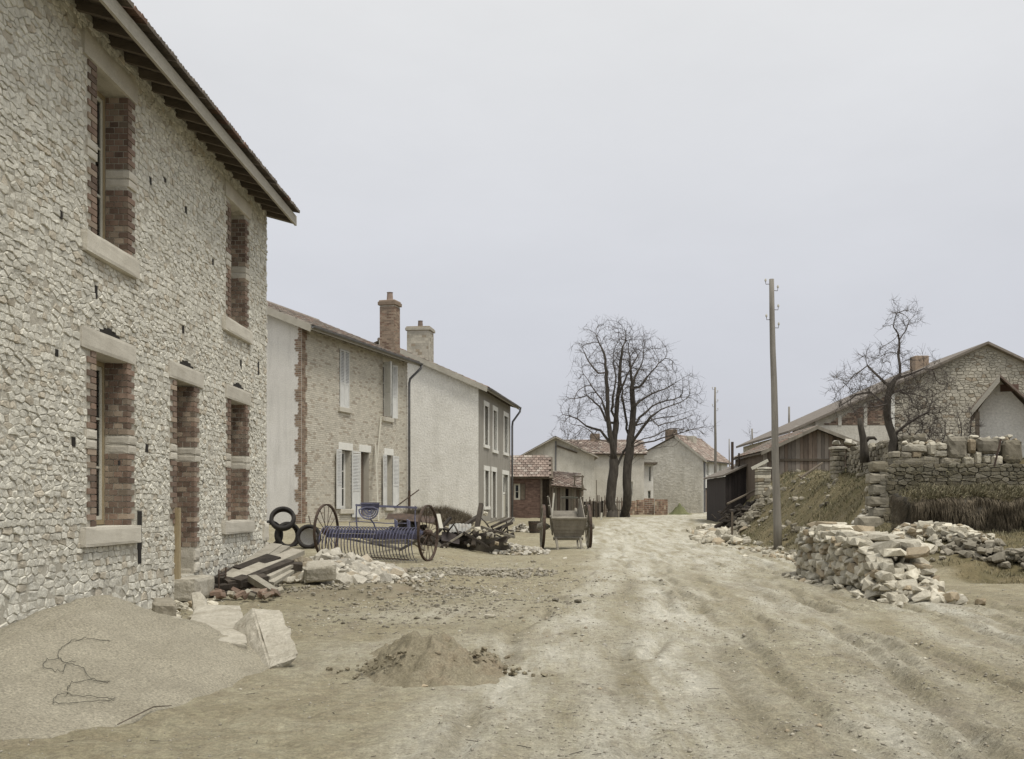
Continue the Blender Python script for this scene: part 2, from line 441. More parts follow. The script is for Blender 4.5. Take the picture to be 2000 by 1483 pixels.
m_iron   = M('rusty iron', (0.055,0.040,0.032), (0.12,0.075,0.05), 8, bump=0.3, bscale=60, rough=0.7, metallic=0.3)
m_blue   = M('faded violet blue paint', (0.12,0.125,0.225), (0.20,0.21,0.32), 8, bump=0.2, bscale=60, rough=0.6, stain=(0.10,0.075,0.06), stain_amt=0.85, stain_scale=7)
m_tine   = M('blue grey steel tine', (0.07,0.07,0.12), (0.13,0.125,0.20), 8, bump=0.1, bscale=60, rough=0.5, metallic=0.3)
m_rubber = M('perished black rubber', (0.018,0.016,0.015), (0.045,0.04,0.036), 6, bump=0.3, bscale=50, rough=0.8)
m_cart   = M('silvered oak boards', (0.19,0.165,0.13), (0.29,0.26,0.21), 4, bump=0.5, bscale=40, stretch=(1,1,0.12), piece=0.25)
m_cartw  = M('weathered wheel wood', (0.19,0.165,0.125), (0.30,0.27,0.21), 6, bump=0.4, bscale=50, piece=0.15)
m_plank  = M('grey sawn plank', (0.30,0.27,0.21), (0.43,0.395,0.32), 4, bump=0.5, bscale=30, piece=0.22, stretch=(1,1,1))
m_plankd = M('rotten dark timber', (0.035,0.028,0.022), (0.09,0.072,0.055), 5, bump=0.6, bscale=30, piece=0.3)
m_barn   = M('brown barn boards', (0.155,0.115,0.085), (0.25,0.19,0.145), 5, bump=0.5, bscale=30, stretch=(1,1,0.1), piece=0.40, c3=(0.30,0.26,0.22), c3p=0.2)
m_tar    = M('tarred boards', (0.038,0.031,0.031), (0.065,0.053,0.05), 5, bump=0.4, bscale=30, stretch=(1,1,0.1), piece=0.3)
m_stone  = M('broken limestone', (0.42,0.375,0.28), (0.61,0.565,0.45), 9, bump=1.0, bscale=26, piece=0.34, c3=(0.33,0.24,0.13), c3p=0.20, stain=(0.28,0.25,0.18), stain_amt=0.5, stain_scale=3.5, bdist=0.012)
m_stonew = M('white broken limestone', (0.38,0.35,0.28), (0.56,0.52,0.435), 9, bump=0.9, bscale=26, piece=0.28, c3=(0.38,0.31,0.21), c3p=0.15)
m_stoned = M('earthy rubble stone', (0.22,0.195,0.14), (0.36,0.32,0.245), 5, bump=0.7, bscale=30, piece=0.34, c3=(0.14,0.12,0.08), c3p=0.3)
m_slab   = M('quarried stone slab', (0.36,0.325,0.25), (0.54,0.50,0.41), 3.6, bump=1.0, bscale=22, stain=(0.27,0.23,0.16), stain_amt=0.6, stain_scale=2.4, bdist=0.02)
m_core   = M('pile core earth', (0.07,0.06,0.045), (0.11,0.095,0.07), 5, bump=0.5, bscale=20)
m_sand   = M('damp coarse sand', (0.27,0.24,0.17), (0.35,0.315,0.23), 2.0, bump=0.8, bscale=45, stain=(0.28,0.25,0.18), stain_amt=0.5, stain_scale=1.6, fine=0.30, bdist=0.012)
m_sandr  = M('reddish sand', (0.19,0.16,0.095), (0.30,0.26,0.17), 3.0, bump=0.8, bscale=45, stain=(0.20,0.135,0.075), stain_amt=0.6, stain_scale=2.6, fine=0.25, bdist=0.012)
m_grav   = M('loose gravel', (0.27,0.24,0.18), (0.38,0.345,0.27), 9, bump=0.3, bscale=60, piece=0.25)
m_bark   = M('dark bark', (0.050,0.042,0.034), (0.10,0.085,0.068), 9, bump=0.7, bscale=18, stretch=(1,1,0.3))
m_twig   = M('twig bark', (0.075,0.060,0.052), (0.12,0.10,0.085), 6, bump=0)
m_pole   = M('weathered pole wood', (0.20,0.18,0.15), (0.31,0.285,0.245), 5, bump=0.5, bscale=25, stretch=(1,1,0.06), stain=(0.09,0.078,0.065), stain_amt=0.35, stain_scale=0.6)
m_hay    = M('brown brushwood', (0.095,0.075,0.048), (0.19,0.15,0.095), 5, bump=0.3, piece=0.45)
m_grassd = M('dry winter grass', (0.20,0.17,0.09), (0.33,0.285,0.17), 2, bump=0, piece=0.5, c3=(0.10,0.10,0.04), c3p=0.25)
m_grassg = M('rough green grass', (0.085,0.095,0.035), (0.145,0.145,0.06), 2, bump=0, piece=0.45, c3=(0.23,0.19,0.095), c3p=0.30)
m_wire   = M('green rusty wire', (0.07,0.075,0.055), (0.11,0.10,0.075), 6, bump=0)
m_tin    = M('galvanised sheet', (0.26,0.265,0.25), (0.38,0.38,0.35), 5, bump=0.2, bscale=30, rough=0.6, metallic=0.4, stain=(0.16,0.11,0.07), stain_amt=0.6, stain_scale=3)

def glass():
    m = bpy.data.materials.new('window glass'); m.use_nodes = True; nt = m.node_tree; nt.nodes.clear()
    o = N(nt,'ShaderNodeOutputMaterial'); mix = N(nt,'ShaderNodeMixShader'); fr = N(nt,'ShaderNodeFresnel'); fr.inputs[0].default_value = 1.6
    t = N(nt,'ShaderNodeBsdfTransparent'); t.inputs[0].default_value = (.75,.78,.76,1)
    g = N(nt,'ShaderNodeBsdfGlossy'); g.inputs['Roughness'].default_value = 0.04
    nt.links.new(fr.outputs[0], mix.inputs[0]); nt.links.new(t.outputs[0], mix.inputs[1]); nt.links.new(g.outputs[0], mix.inputs[2])
    nt.links.new(mix.outputs[0], o.inputs[0]); return m
m_glass = glass()

def ground_mat():
    m = bpy.data.materials.new('muddy road earth'); m.use_nodes = True; nt = m.node_tree
    bs = nt.nodes['Principled BSDF']
    tc = N(nt,'ShaderNodeTexCoord'); P = tc.outputs['Object']
    mps = N(nt,'ShaderNodeMapping'); nt.links.new(P, mps.inputs[0]); mps.inputs['Scale'].default_value = (2.6,0.45,1); mps.inputs['Rotation'].default_value = (0,0,-0.12)
    at_ = N(nt,'ShaderNodeAttribute'); at_.attribute_name = 'track'
    ag = N(nt,'ShaderNodeAttribute'); ag.attribute_name = 'turf'
    big = rng(nt, noise_(nt, P, 0.35, 5, 0.6), 0.35, 0.65)
    mid = rng(nt, noise_(nt, P, 1.7, 7, 0.68), 0.36, 0.64)
    fine = rng(nt, noise_(nt, P, 14, 6, 0.7), 0.3, 0.7)
    mot = rng(nt, noise_(nt, P, 5.5, 7, 0.78), 0.40, 0.62)
    base = mixc(nt, mid, (0.275,0.25,0.165), (0.38,0.355,0.255))
    base = mixc(nt, mathn(nt,'MULTIPLY', big, 0.35), base, (0.27,0.225,0.13))
    base = mixc(nt, mathn(nt,'MULTIPLY', mot, 0.55), base, (0.215,0.175,0.115))
    # dry, worn wheel track: pale dust
    tr = mathn(nt,'MULTIPLY', at_.outputs['Fac'], rng(nt, noise_(nt, mps.outputs[0], 1.0, 8, 0.68), 0.34, 0.60))
    base = mixc(nt, mathn(nt,'MULTIPLY', tr, 0.85), base, (0.57,0.55,0.47))
    ar = N(nt,'ShaderNodeAttribute'); ar.attribute_name = 'rut'
    base = mixc(nt, mathn(nt,'MULTIPLY', ar.outputs['Fac'], rng(nt, noise_(nt, P, 3.2, 8, 0.75), 0.36, 0.56, 0.15, 0.85)), base, (0.215,0.19,0.13))
    # damp patches with a shape of their own
    mpz = N(nt,'ShaderNodeMapping'); nt.links.new(P, mpz.inputs[0]); mpz.inputs['Scale'].default_value = (1.6,0.55,1)
    wet = rng(nt, noise_(nt, mpz.outputs[0], 1.3, 9, 0.75), 0.53, 0.64)
    wet = mathn(nt,'MULTIPLY', wet, 0.50)
    base = mixc(nt, wet, base, (0.21,0.175,0.12))
    base = mixc(nt, ag.outputs['Fac'], base, mixc(nt, mid, (0.10,0.088,0.042), (0.19,0.155,0.085)))
    ff = mathn(nt,'MULTIPLY', rng(nt, noise_(nt, P, 55, 4, 0.75), 0.25, 0.75, 0.58, 1.38), rng(nt, fine, 0, 1, 0.74, 1.20))
    s = N(nt,'ShaderNodeVectorMath', operation='SCALE'); nt.links.new(base, s.inputs[0]); nt.links.new(ff, s.inputs['Scale'])
    nt.links.new(s.outputs[0], bs.inputs['Base Color'])
    nt.links.new(rng(nt, wet, 0, 0.5, 0.92, 0.62), bs.inputs['Roughness'])
    bs.inputs['Specular IOR Level'].default_value = 0.25
    h = mathn(nt,'ADD', noise_(nt, P, 16, 8, 0.72), mathn(nt,'MULTIPLY', noise_(nt, P, 70, 4, 0.7), 0.35))
    b = N(nt,'ShaderNodeBump'); b.inputs['Strength'].default_value = 0.9; b.inputs['Distance'].default_value = 0.04
    nt.links.new(h, b.inputs['Height']); nt.links.new(b.outputs[0], bs.inputs['Normal'])
    return m
m_ground = ground_mat()
# ---------------------------------------------------------------- wall builders
def wall_panel(x0,x1,z0,z1,y0,y1,ops):
    xs = sorted({x0,x1,*[o[0] for o in ops],*[o[1] for o in ops]}); zs = sorted({z0,z1,*[o[2] for o in ops],*[o[3] for o in ops]})
    xs = [x for x in xs if x0<=x<=x1]; zs = [z for z in zs if z0<=z<=z1]
    def solid(i,j):
        if i<0 or j<0 or i>=len(xs)-1 or j>=len(zs)-1: return False
        cx=(xs[i]+xs[i+1])/2; cz=(zs[j]+zs[j+1])/2
        return not any(o[0]<cx<o[1] and o[2]<cz<o[3] for o in ops)
    v = []; f = []
    def q(*p):
        n=len(v); v.extend(p); f.append((n,n+1,n+2,n+3))
    for i in range(len(xs)-1):
        for j in range(len(zs)-1):
            if not solid(i,j): continue
            a,b,c,d = xs[i],xs[i+1],zs[j],zs[j+1]
            q((a,y0,c),(b,y0,c),(b,y0,d),(a,y0,d)); q((b,y1,c),(a,y1,c),(a,y1,d),(b,y1,d))
            if not solid(i-1,j): q((a,y1,c),(a,y0,c),(a,y0,d),(a,y1,d))
            if not solid(i+1,j): q((b,y0,c),(b,y1,c),(b,y1,d),(b,y0,d))
            if not solid(i,j-1): q((a,y0,c),(a,y1,c),(b,y1,c),(b,y0,c))
            if not solid(i,j+1): q((a,y0,d),(b,y0,d),(b,y1,d),(a,y1,d))
    return (v,f)

def poly_prism(pts, y0, y1):
    """polygon in x,z extruded along y"""
    n=len(pts); v=[(x,y0,z) for x,z in pts]+[(x,y1,z) for x,z in pts]
    f=[tuple(range(n)), tuple(range(2*n-1,n-1,-1))]
    for i in range(n):
        j=(i+1)%n; f.append((i,i+n,j+n,j))
    return (v,f)

def clip(poly, nx, nz, c):
    out=[]; L=len(poly)
    for i in range(L):
        a=poly[i]; b=poly[(i+1)%L]
        da=a[0]*nx+a[1]*nz-c; db=b[0]*nx+b[1]*nz-c
        if da<=0: out.append(a)
        if (da<0)!=(db<0) and abs(da-db)>1e-12:
            t=da/(da-db); out.append((a[0]+(b[0]-a[0])*t, a[1]+(b[1]-a[1])*t))
    return out

def voronoi_stones(x0,x1,z0,z1,cw,ch,ops=(),halfs=(),seed=1,prot=(0.012,0.05),gap=0.010,base=0.03,size_fn=None,yfn=None,course=0.30):
    """irregular rubble: cells in the x,z plane facing -y"""
    rnd=random.Random(seed); pts=[]
    z=z0-ch
    k=0
    while z<z1+ch:
        s=size_fn(z) if size_fn else 1.0
        rowh=ch*s*rnd.choice((.6,.8,1.0,1.1,1.6))
        x=x0-cw*rnd.random()
        while x<x1+cw:
            wv=cw*s*rnd.choice((0.5,0.65,0.8,1.0,1.15,1.45,1.9))
            pts.append((x+wv/2+rnd.uniform(-.1,.1)*cw, z+rowh/2+rnd.uniform(-course,course)*ch*s)); x+=wv
        z+=rowh; k+=1
    asp=cw/ch*0.82
    bs=cw*1.3; grid={}
    for i,(px,pz) in enumerate(pts): grid.setdefault((int(px//bs),int(pz*asp//bs)),[]).append(i)
    out=[]
    for i,(px,pz) in enumerate(pts):
        if px<x0 or px>x1 or pz<z0 or pz>z1: continue
        if any(o[0]<px<o[1] and o[2]<pz<o[3] for o in ops): continue
        if any(px*h[0]+pz*h[1]>h[2] for h in halfs): continue
        P=(px,pz*asp); R_=bs*1.6
        poly=[(P[0]-R_,P[1]-R_),(P[0]+R_,P[1]-R_),(P[0]+R_,P[1]+R_),(P[0]-R_,P[1]+R_)]
        gx,gz=int(px//bs),int(pz*asp//bs)
        nb=[]
        for a in (-2,-1,0,1,2):
            for b in (-2,-1,0,1,2):
                for j in grid.get((gx+a,gz+b),()):
                    if j!=i:
                        q=(pts[j][0],pts[j][1]*asp); d=(q[0]-P[0])**2+(q[1]-P[1])**2
                        nb.append((d,q))
        nb.sort()
        for d,q in nb[:22]:
            nx,nz=q[0]-P[0],q[1]-P[1]; c=(q[0]**2+q[1]**2-P[0]**2-P[1]**2)/2
            poly=clip(poly,nx,nz,c)
            if len(poly)<3: break
        if len(poly)<3: continue
        poly=[(a,b/asp) for a,b in poly]
        for nx,nz,c in ((-1,0,-x0),(1,0,x1),(0,-1,-z0),(0,1,z1)): 
            poly=clip(poly,nx,nz,c)
            if len(poly)<3: break
        if len(poly)<3: continue
        for h in halfs:
            poly=clip(poly,*h)
            if len(poly)<3: break
        if len(poly)<3: continue
        for o in ops:
            if min(p[0] for p in poly)<o[1] and max(p[0] for p in poly)>o[0] and min(p[1] for p in poly)<o[3] and max(p[1] for p in poly)>o[2]:
                opts=[(o[0]-px,(1,0,o[0])),(px-o[1],(-1,0,-o[1])),(o[2]-pz,(0,1,o[2])),(pz-o[3],(0,-1,-o[3]))]
                poly=clip(poly,*max(opts)[1])
                if len(poly)<3: break
        if len(poly)<3: continue
        # drop near-duplicate corners
        q=[]
        for p in poly:
            if not q or math.hypot(p[0]-q[-1][0],p[1]-q[-1][1])>0.006: q.append(p)
        if len(q)>2 and math.hypot(q[0][0]-q[-1][0],q[0][1]-q[-1][1])<0.006: q.pop()
        if len(q)<3: continue
        cx=sum(p[0] for p in q)/len(q); cz=sum(p[1] for p in q)/len(q)
        mw=max(p[0] for p in q)-min(p[0] for p in q); mh=max(p[1] for p in q)-min(p[1] for p in q)
        if mw<0.035 or mh<0.03: continue
        pr=rnd.uniform(*prot); n=len(q)
        # subdivide + wobble edges for ragged outlines
        q2=[]
        for a in range(n):
            p=q[a]; r=q[(a+1)%n]; q2.append(p)
            L_=math.hypot(p[0]-r[0],p[1]-r[1])
            if L_>0.09: q2.append(((p[0]+r[0])/2+rnd.uniform(-.006,.006),(p[1]+r[1])/2+rnd.uniform(-.006,.006)))
        q=q2; n=len(q); hw=mw/2; hh=mh/2
        sx0=max(0.3,1-gap/hw); sz0=max(0.3,1-gap/hh)
        tx,tz=rnd.uniform(-.09,.09),rnd.uniform(-.09,.09)
        vs=[]; yo = yfn(cx,cz) if yfn else 0.0
        for s,y,jt in ((1.0,base,0.0),(0.97,-pr*0.5,0.003),(0.84,-pr,0.0045)):
            for p in q:
                dx,dz=(p[0]-cx)*sx0*s,(p[1]-cz)*sz0*s
                vs.append((cx+dx+rnd.uniform(-jt,jt), yo+y+ (tx*dx+tz*dz if y<0 else 0)+rnd.uniform(-jt,jt)*0.8, cz+dz+rnd.uniform(-jt,jt)))
        vs.append((cx+rnd.uniform(-.3,.3)*hw, yo-pr-rnd.uniform(-.003,.004), cz+rnd.uniform(-.3,.3)*hh))
        fs=[]
        for a in range(n):
            b=(a+1)%n
            fs.append((a,b,n+b,n+a)); fs.append((n+a,n+b,2*n+b,2*n+a)); fs.append((2*n+a,2*n+b,3*n))
        out.append((vs,fs))
    return out

def brick_field(x0,x1,z0,z1,ops=(),bl=0.22,bh=0.057,j=0.011,y=-0.006,y1=0.02,halfs=(),seed=2,toothl=0,toothr=0):
    rnd=random.Random(seed); out=[]; k=0; z=z0
    while z+bh<=z1+1e-6:
        a=x0-(bl/2 if k%2 else 0); 
        segs=[(x0,x1)]
        for o in ops:
            if o[2]<z+bh/2<o[3]:
                ns=[]
                for s in segs:
                    if o[1]<=s[0] or o[0]>=s[1]: ns.append(s)
                    else:
                        if o[0]>s[0]: ns.append((s[0],o[0]))
                        if o[1]<s[1]: ns.append((o[1],s[1]))
                segs=ns
        for s0,s1 in segs:
            a=x0-(bl/2 if k%2 else 0)
            while a<s1:
                b=a+bl
                c,d=max(a,s0),min(b,s1)
                if d-c>0.05:
                    if not any(((c+d)/2)*h[0]+(z+bh)*h[1]>h[2] for h in halfs):
                        e=rnd.uniform(-.0035,.0035)
                        out.append(box(c+j/2,d-j/2,y+e,y1,z,z+bh))
                a+=bl
        z+=bh+j; k+=1
    return out

def tile_field(p0, a, s, La, Ls, tw=0.21, tl=0.30, th=0.022, seed=3, lift=0.03, skip=None):
    """overlapping tiles on a plane: p0 eave corner, a unit along the eave, s unit up the slope"""
    rnd=random.Random(seed); out=[]; p0=Vector(p0); a=Vector(a).normalized(); s=Vector(s).normalized(); n=a.cross(s).normalized()
    if n.z<0: n=-n
    na=int(La/tw); ns=int(Ls/tl)+1
    for r in range(ns):
        for c in range(na):
            o_=p0+a*(c*tw+(tw/2 if r%2 else 0)+rnd.uniform(-.004,.004))+s*(r*tl+rnd.uniform(-.008,.008))
            ln=tl*1.15; l0=lift+rnd.uniform(-.004,.006); l1=0.004
            vs=[]
            for t,h in ((0,l0),(1,l1)):
                for u_,hh in ((0,0),(0.12,th*0.9),(0.5,th*0.55),(0.88,th*0.9),(1,0)):
                    vs.append(tuple(o_+a*(u_*tw*0.98)+s*(t*ln)+n*(h+hh)))
            for t,h in ((0,l0),(1,l1)):
                vs.append(tuple(o_+s*(t*ln)+n*(h-0.018))); vs.append(tuple(o_+a*(tw*0.98)+s*(t*ln)+n*(h-0.018)))
            fs=[(0,1,6,5),(1,2,7,6),(2,3,8,7),(3,4,9,8),(10,0,1,2,3,4,11),(10,12,5,0),(11,4,9,13)]
            out.append((vs,fs))
    return out

def slab_poly(p, n, th):
    """quad p (4 points) thickened along -n"""
    p=[Vector(q) for q in p]; n=Vector(n).normalized()
    v=[tuple(q) for q in p]+[tuple(q-n*th) for q in p]
    return (v,[(0,1,2,3),(7,6,5,4),(0,4,5,1),(1,5,6,2),(2,6,7,3),(3,7,4,0)])

def window(parent, x0,x1,z0,z1,y, m=None, m2=None, rows=3, name='window', t=0.055, ins=0.045, leaves=2):
    """casement window: frame part with sash bars, glass panes as sub-parts"""
    m=m or m_frame; m2=m2 or m_framew
    b=B()
    b.add(box(x0,x0+t,y,y+.06,z0,z1)).add(box(x1-t,x1,y,y+.06,z0,z1)).add(box(x0+t,x1-t,y,y+.06,z1-t,z1)).add(box(x0+t,x1-t,y,y+.06,z0,z0+t))
    fr=b.out(name, m, parent)
    s=B(); wl=(x1-x0-2*t)/leaves
    for k in range(leaves):
        a=x0+t+k*wl+.004; c=x0+t+(k+1)*wl-.004; zz0=z0+t+.004; zz1=z1-t-.004
        s.add(box(a,a+ins,y+.008,y+.045,zz0,zz1)).add(box(c-ins,c,y+.008,y+.045,zz0,zz1))
        s.add(box(a+ins,c-ins,y+.008,y+.045,zz0,zz0+ins)).add(box(a+ins,c-ins,y+.008,y+.045,zz1-ins,zz1))
        h=(zz1-zz0-2*ins)/rows
        for r in range(1,rows): s.add(box(a+ins,c-ins,y+.012,y+.04,zz0+ins+r*h-.013,zz0+ins+r*h+.013))
        for r in range(rows):
            lo=zz0+ins+r*h+(.013 if r else 0); hi=zz0+ins+(r+1)*h-(.013 if r<rows-1 else 0)
            obj('pane', *box(a+ins,c-ins,y+.024,y+.028,lo,hi), m_glass, fr)
    s.out('sash', m2, fr)
    return fr

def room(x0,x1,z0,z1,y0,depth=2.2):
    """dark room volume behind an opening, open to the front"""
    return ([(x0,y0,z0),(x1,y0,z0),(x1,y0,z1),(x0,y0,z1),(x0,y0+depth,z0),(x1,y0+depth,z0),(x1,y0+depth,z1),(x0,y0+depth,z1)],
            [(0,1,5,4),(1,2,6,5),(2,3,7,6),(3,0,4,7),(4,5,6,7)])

def shutter(parent, hinge_x, w_, z0, z1, side, y=-0.03, ang=0.0, m=None):
    """louvred leaf; side=-1 opens to the left; ang = how far it stands off the wall"""
    m = m or m_shut
    b=B(); t=.045; ww=w_
    b.add(box(0,t,-.03,0,z0,z1)).add(box(ww-t,ww,-.03,0,z0,z1)).add(box(t,ww-t,-.03,0,z1-t*1.3,z1)).add(box(t,ww-t,-.03,0,z0,z0+t*1.6))
    mid=z0+(z1-z0)*0.40; b.add(box(t,ww-t,-.03,0,mid,mid+t))
    b.add(box(t,ww-t,-.018,-.008,z0+t*1.6,mid))
    z=mid+t+.01
    while z<z1-t*1.3-.03:
        b.add(([(t,-.028,z),(ww-t,-.028,z),(ww-t,-.004,z+.035),(t,-.004,z+.035),(t,-.028,z+.008),(ww-t,-.028,z+.008),(ww-t,-.004,z+.043),(t,-.004,z+.043)],BF))
        z+=.052
    Mx=Matrix.Translation((hinge_x,y,0)) @ Matrix.Rotation(ang*(-1 if side>0 else 1),4,'Z')
    if side<0: Mx=Mx @ Matrix.Diagonal((-1,1,1,1))
    v,f=xf((b.v,b.f),Mx)
    if side<0: f=[tuple(reversed(q)) for q in f]
    return obj('shutter',v,f,m,parent)

# ---------------------------------------------------------------- terrain
def build_ground():
    def axis(lo,hi,f0,f1,st,grow=1.12,mx=25):
        a=[f0]
        while a[-1]<f1: a.append(a[-1]+st)
        s=st
        while a[-1]<hi: s=min(s*grow,mx); a.append(a[-1]+s)
        s=st; b=[f0]
        while b[-1]>lo: s=min(s*grow,mx); b.append(b[-1]-s)
        return np.array(sorted(set(b[1:]+a)))
    xs=axis(-500,500,-5.2,7.2,0.042); ys=axis(-60,900,4.8,15,0.045,1.014,0.6)
    ys=np.concatenate([ys[ys<130], np.arange(130,900,20)])
    ys=ys[(ys>=4.6)|(np.arange(len(ys))%1==0)]
    X,Y=np.meshgrid(xs,ys); Z=ground_np(X,Y)
    nx,ny=len(xs),len(ys)
    GRID['xs']=xs.tolist(); GRID['ys']=ys.tolist(); GRID['Z']=Z.tolist()
    co=np.stack([X,Y,Z],-1).reshape(-1,3)
    idx=np.arange(nx*ny).reshape(ny,nx)
    q=np.stack([idx[:-1,:-1],idx[:-1,1:],idx[1:,1:],idx[1:,:-1]],-1).reshape(-1,4)
    me=bpy.data.meshes.new('ground'); me.vertices.add(len(co)); me.vertices.foreach_set('co',co.ravel())
    me.loops.add(q.size); me.loops.foreach_set('vertex_index',q.ravel().astype(np.int32))
    me.polygons.add(len(q)); me.polygons.foreach_set('loop_start',np.arange(0,q.size,4,dtype=np.int32)); me.polygons.foreach_set('loop_total',np.full(len(q),4,np.int32))
    me.update(); me.polygons.foreach_set('use_smooth',np.ones(len(q),bool)); me.validate()
    t=X-bank_x(Y); turf=sm((t+0.25+0.5*fbm(X*1.1,Y*1.1,3))/0.7)
    o_=X-road_x(Y)
    wob=0.35*fbm(X*0.8,Y*0.3,3)
    tr=0
    for c,wd in ((-1.1,.55),(0.3,.5),(0.8,.4),(1.9,.35),(2.7,.3),(-2.1,.4)):
        tr=np.maximum(tr,np.exp(-((o_-c+wob)/wd)**2)*(0.6+0.4*sm(0.5+1.5*vnoise(Y*0.3+c*5,Y*0+c))))
    fary=sm((Y-17)/10)
    tr=np.maximum(tr, fary*sm((2.6-np.abs(o_))/1.0)*0.9)
    # dusty patch between the heaps and the road
    tr=np.maximum(tr, 0.9*np.exp(-(((X+0.2)/1.6)**2+((Y-9.6)/1.4)**2)*0.9))
    tr=np.maximum(tr, 0.55*np.exp(-(((X+1.2)/1.2)**2+((Y-13.6)/1.2)**2)))
    tr=tr*(1-turf)*sm((Y+30)/10)
    rut=0
    for c,wd in ((-1.5,.16),(-0.72,.15),(0.55,.20),(0.95,.12),(1.75,.18),(2.35,.2),(3.1,.24),(3.9,.2)):
        q=(o_+0.12*vnoise(Y*0.35,Y*0+3.3)-c-0.10*vnoise(Y*0.5+c*9,Y*0+c))/wd
        rut=np.maximum(rut,np.exp(-q*q)*sm(0.45+1.3*vnoise(Y*0.45+c*31,Y*0+7*c)))
    for (c,wd,dp,ph) in TRK:
        off=c+.55*np.sin(Y*.23+ph*2)*.5+.12*vnoise(Y*.8+ph*13,Y*0+ph)
        q=(o_-off)/(wd*1.25)
        rut=np.maximum(rut,.95*np.exp(-q*q)*sm(.55+1.5*vnoise(Y*.7+ph*29,Y*0+2*ph)))
    mudz=sm(.5+1.8*fbm(X*.5+2,Y*.22+5,3))*np.exp(-((o_-1.4)/1.9)**2)*sm((17-Y)/6)
    rut=np.maximum(rut*.8,mudz*.75)*(1-turf)*sm((34-Y)/16)
    for nm,val in (('track',tr),('turf',turf),('rut',rut)):
        a=me.attributes.new(nm,'FLOAT','POINT'); a.data.foreach_set('value',np.asarray(val,np.float32).ravel())
    me.materials.append(m_ground)
    o=bpy.data.objects.new('ground',me); col.objects.link(o); tag(o,kind='structure'); XF['ground']=Matrix.Identity(4)
    return o
build_ground()

# ================================================================ HOUSE 1: unfinished rubble stone house, left foreground
H1Y=6.0
def h1x(u): return 10500.0/(1050-u)-H1Y
h1=thing('stone_house','tall unfinished rubble stone house with brick jambs, nearest on the left','house',(-5,H1Y,0),R(90))
L1=h1x(520.5); D1=8.0; ZT=6.72
openA=(h1x(185),h1x(247),1.11,3.08); openD=(h1x(343),h1x(378),0.36,3.085); openC=(h1x(449),h1x(478.5),1.11,3.07)
openA2=(openA[0]+.02,openA[1]+.02,4.39,6.32); openC2=(h1x(449),h1x(477.5),4.36,6.30)
ops1=[openA,openD,openC,openA2,openC2]
b=B(); b.add(wall_panel(0,L1,-0.4,ZT+.25,0.0,0.45,ops1))
b.add(box(L1-.45,L1,.45,D1,-.4,ZT+.2)).add(box(0,.45,.45,D1,-.4,ZT+.2)).add(box(.45,L1-.45,D1-.45,D1,-.4,ZT+.2))
for xx in (0,L1-.45):
    v,f=poly_prism([(.46,ZT+.2),(D1,ZT+.2),(D1/2,ZT+1.3)],0,.45); b.add(([(xx+y_,x_,z_) for x_,y_,z_ in v],f))
b.out('wall',m_mortar,h1)
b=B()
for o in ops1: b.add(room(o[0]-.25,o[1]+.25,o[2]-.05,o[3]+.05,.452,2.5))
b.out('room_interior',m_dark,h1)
# members that interrupt the rubble: lintels, sills, brick jambs
lint=[(h1x(155),h1x(262),3.08,3.33),(h1x(327),h1x(395),3.085,3.325),(h1x(439),h1x(488),3.07,3.31),
      (h1x(160),h1x(265),6.32,6.60),(h1x(438),h1x(488),6.30,6.56)]
sill=[(h1x(155),h1x(266),.885,1.11),(h1x(432),h1x(490),.885,1.105),(h1x(158),h1x(262),4.145,4.39),(h1x(433),h1x(487),4.13,4.36)]
stone_ops=[]
for i,l in enumerate(lint):
    obj('lintel',*rough_block(l[0],l[1],-.035,.22,l[2],l[3],5,.006,i),m_ashlar,h1); stone_ops.append(l)
for i,s in enumerate(sill):
    obj('sill',*rough_block(s[0],s[1],-.075,.24,s[2],s[3],5,.006,i+9),m_ashlar,h1); stone_ops.append(s)
bricks=[]; blocks=[]
def jamb(xe, side, z0, z1, zb, bot_stone=0.0):
    """brick jamb at opening edge xe; side -1 = solid lies to smaller x"""
    rnd=random.Random(int(xe*100)+side); z=z0; k=0; bh=.062; j=.011
    lo=99; hi=-99; wmax=.235
    while z+bh<=z1+.004:
        if zb[0]<=z+bh/2<=zb[1]:
            if lo>z: 
                blocks.append((xe,side,zb[0]+.004,zb[1]-.004))
            lo=zb[0]; z=zb[1]+.005; k+=1; continue
        w1=.225 if k%2 else .125
        xa,xb=(xe-w1,xe) if side<0 else (xe,xe+w1)
        e=rnd.uniform(-.004,.004)
        cuts=[-.022,.10,.215,.262] if k%2 else [-.022,.045,.155,.262]
        for a_,b_ in zip(cuts[:-1],cuts[1:]):
            bricks.append(box(xa+.003,xb+.008+e, a_+.006,b_-.005,z,z+bh) if side<0 else box(xa-.008+e,xb-.003,a_+.006,b_-.005,z,z+bh))
        z+=bh+j; k+=1
for o,zb in ((openA,(1.97,2.21)),(openC,(1.95,2.2)),(openA2,(5.22,5.44)),(openC2,(5.2,5.43))):
    for xe,s in ((o[0],-1),(o[1],1)):
        jamb(xe,s,o[2]+.004,o[3]-.004,zb)
for xe,s in ((openD[0],-1),(openD[1],1)): jamb(xe,s,1.10 if s<0 else .75,openD[3]-.004,(1.97,2.20))
for o in ops1:
    z0=o[2] if o is not openD else 1.10
    stone_ops.append((o[0]-.235,o[1]+.235,z0,o[3])); 
stone_ops.append((openD[0],openD[1]+.0,.36,1.1))
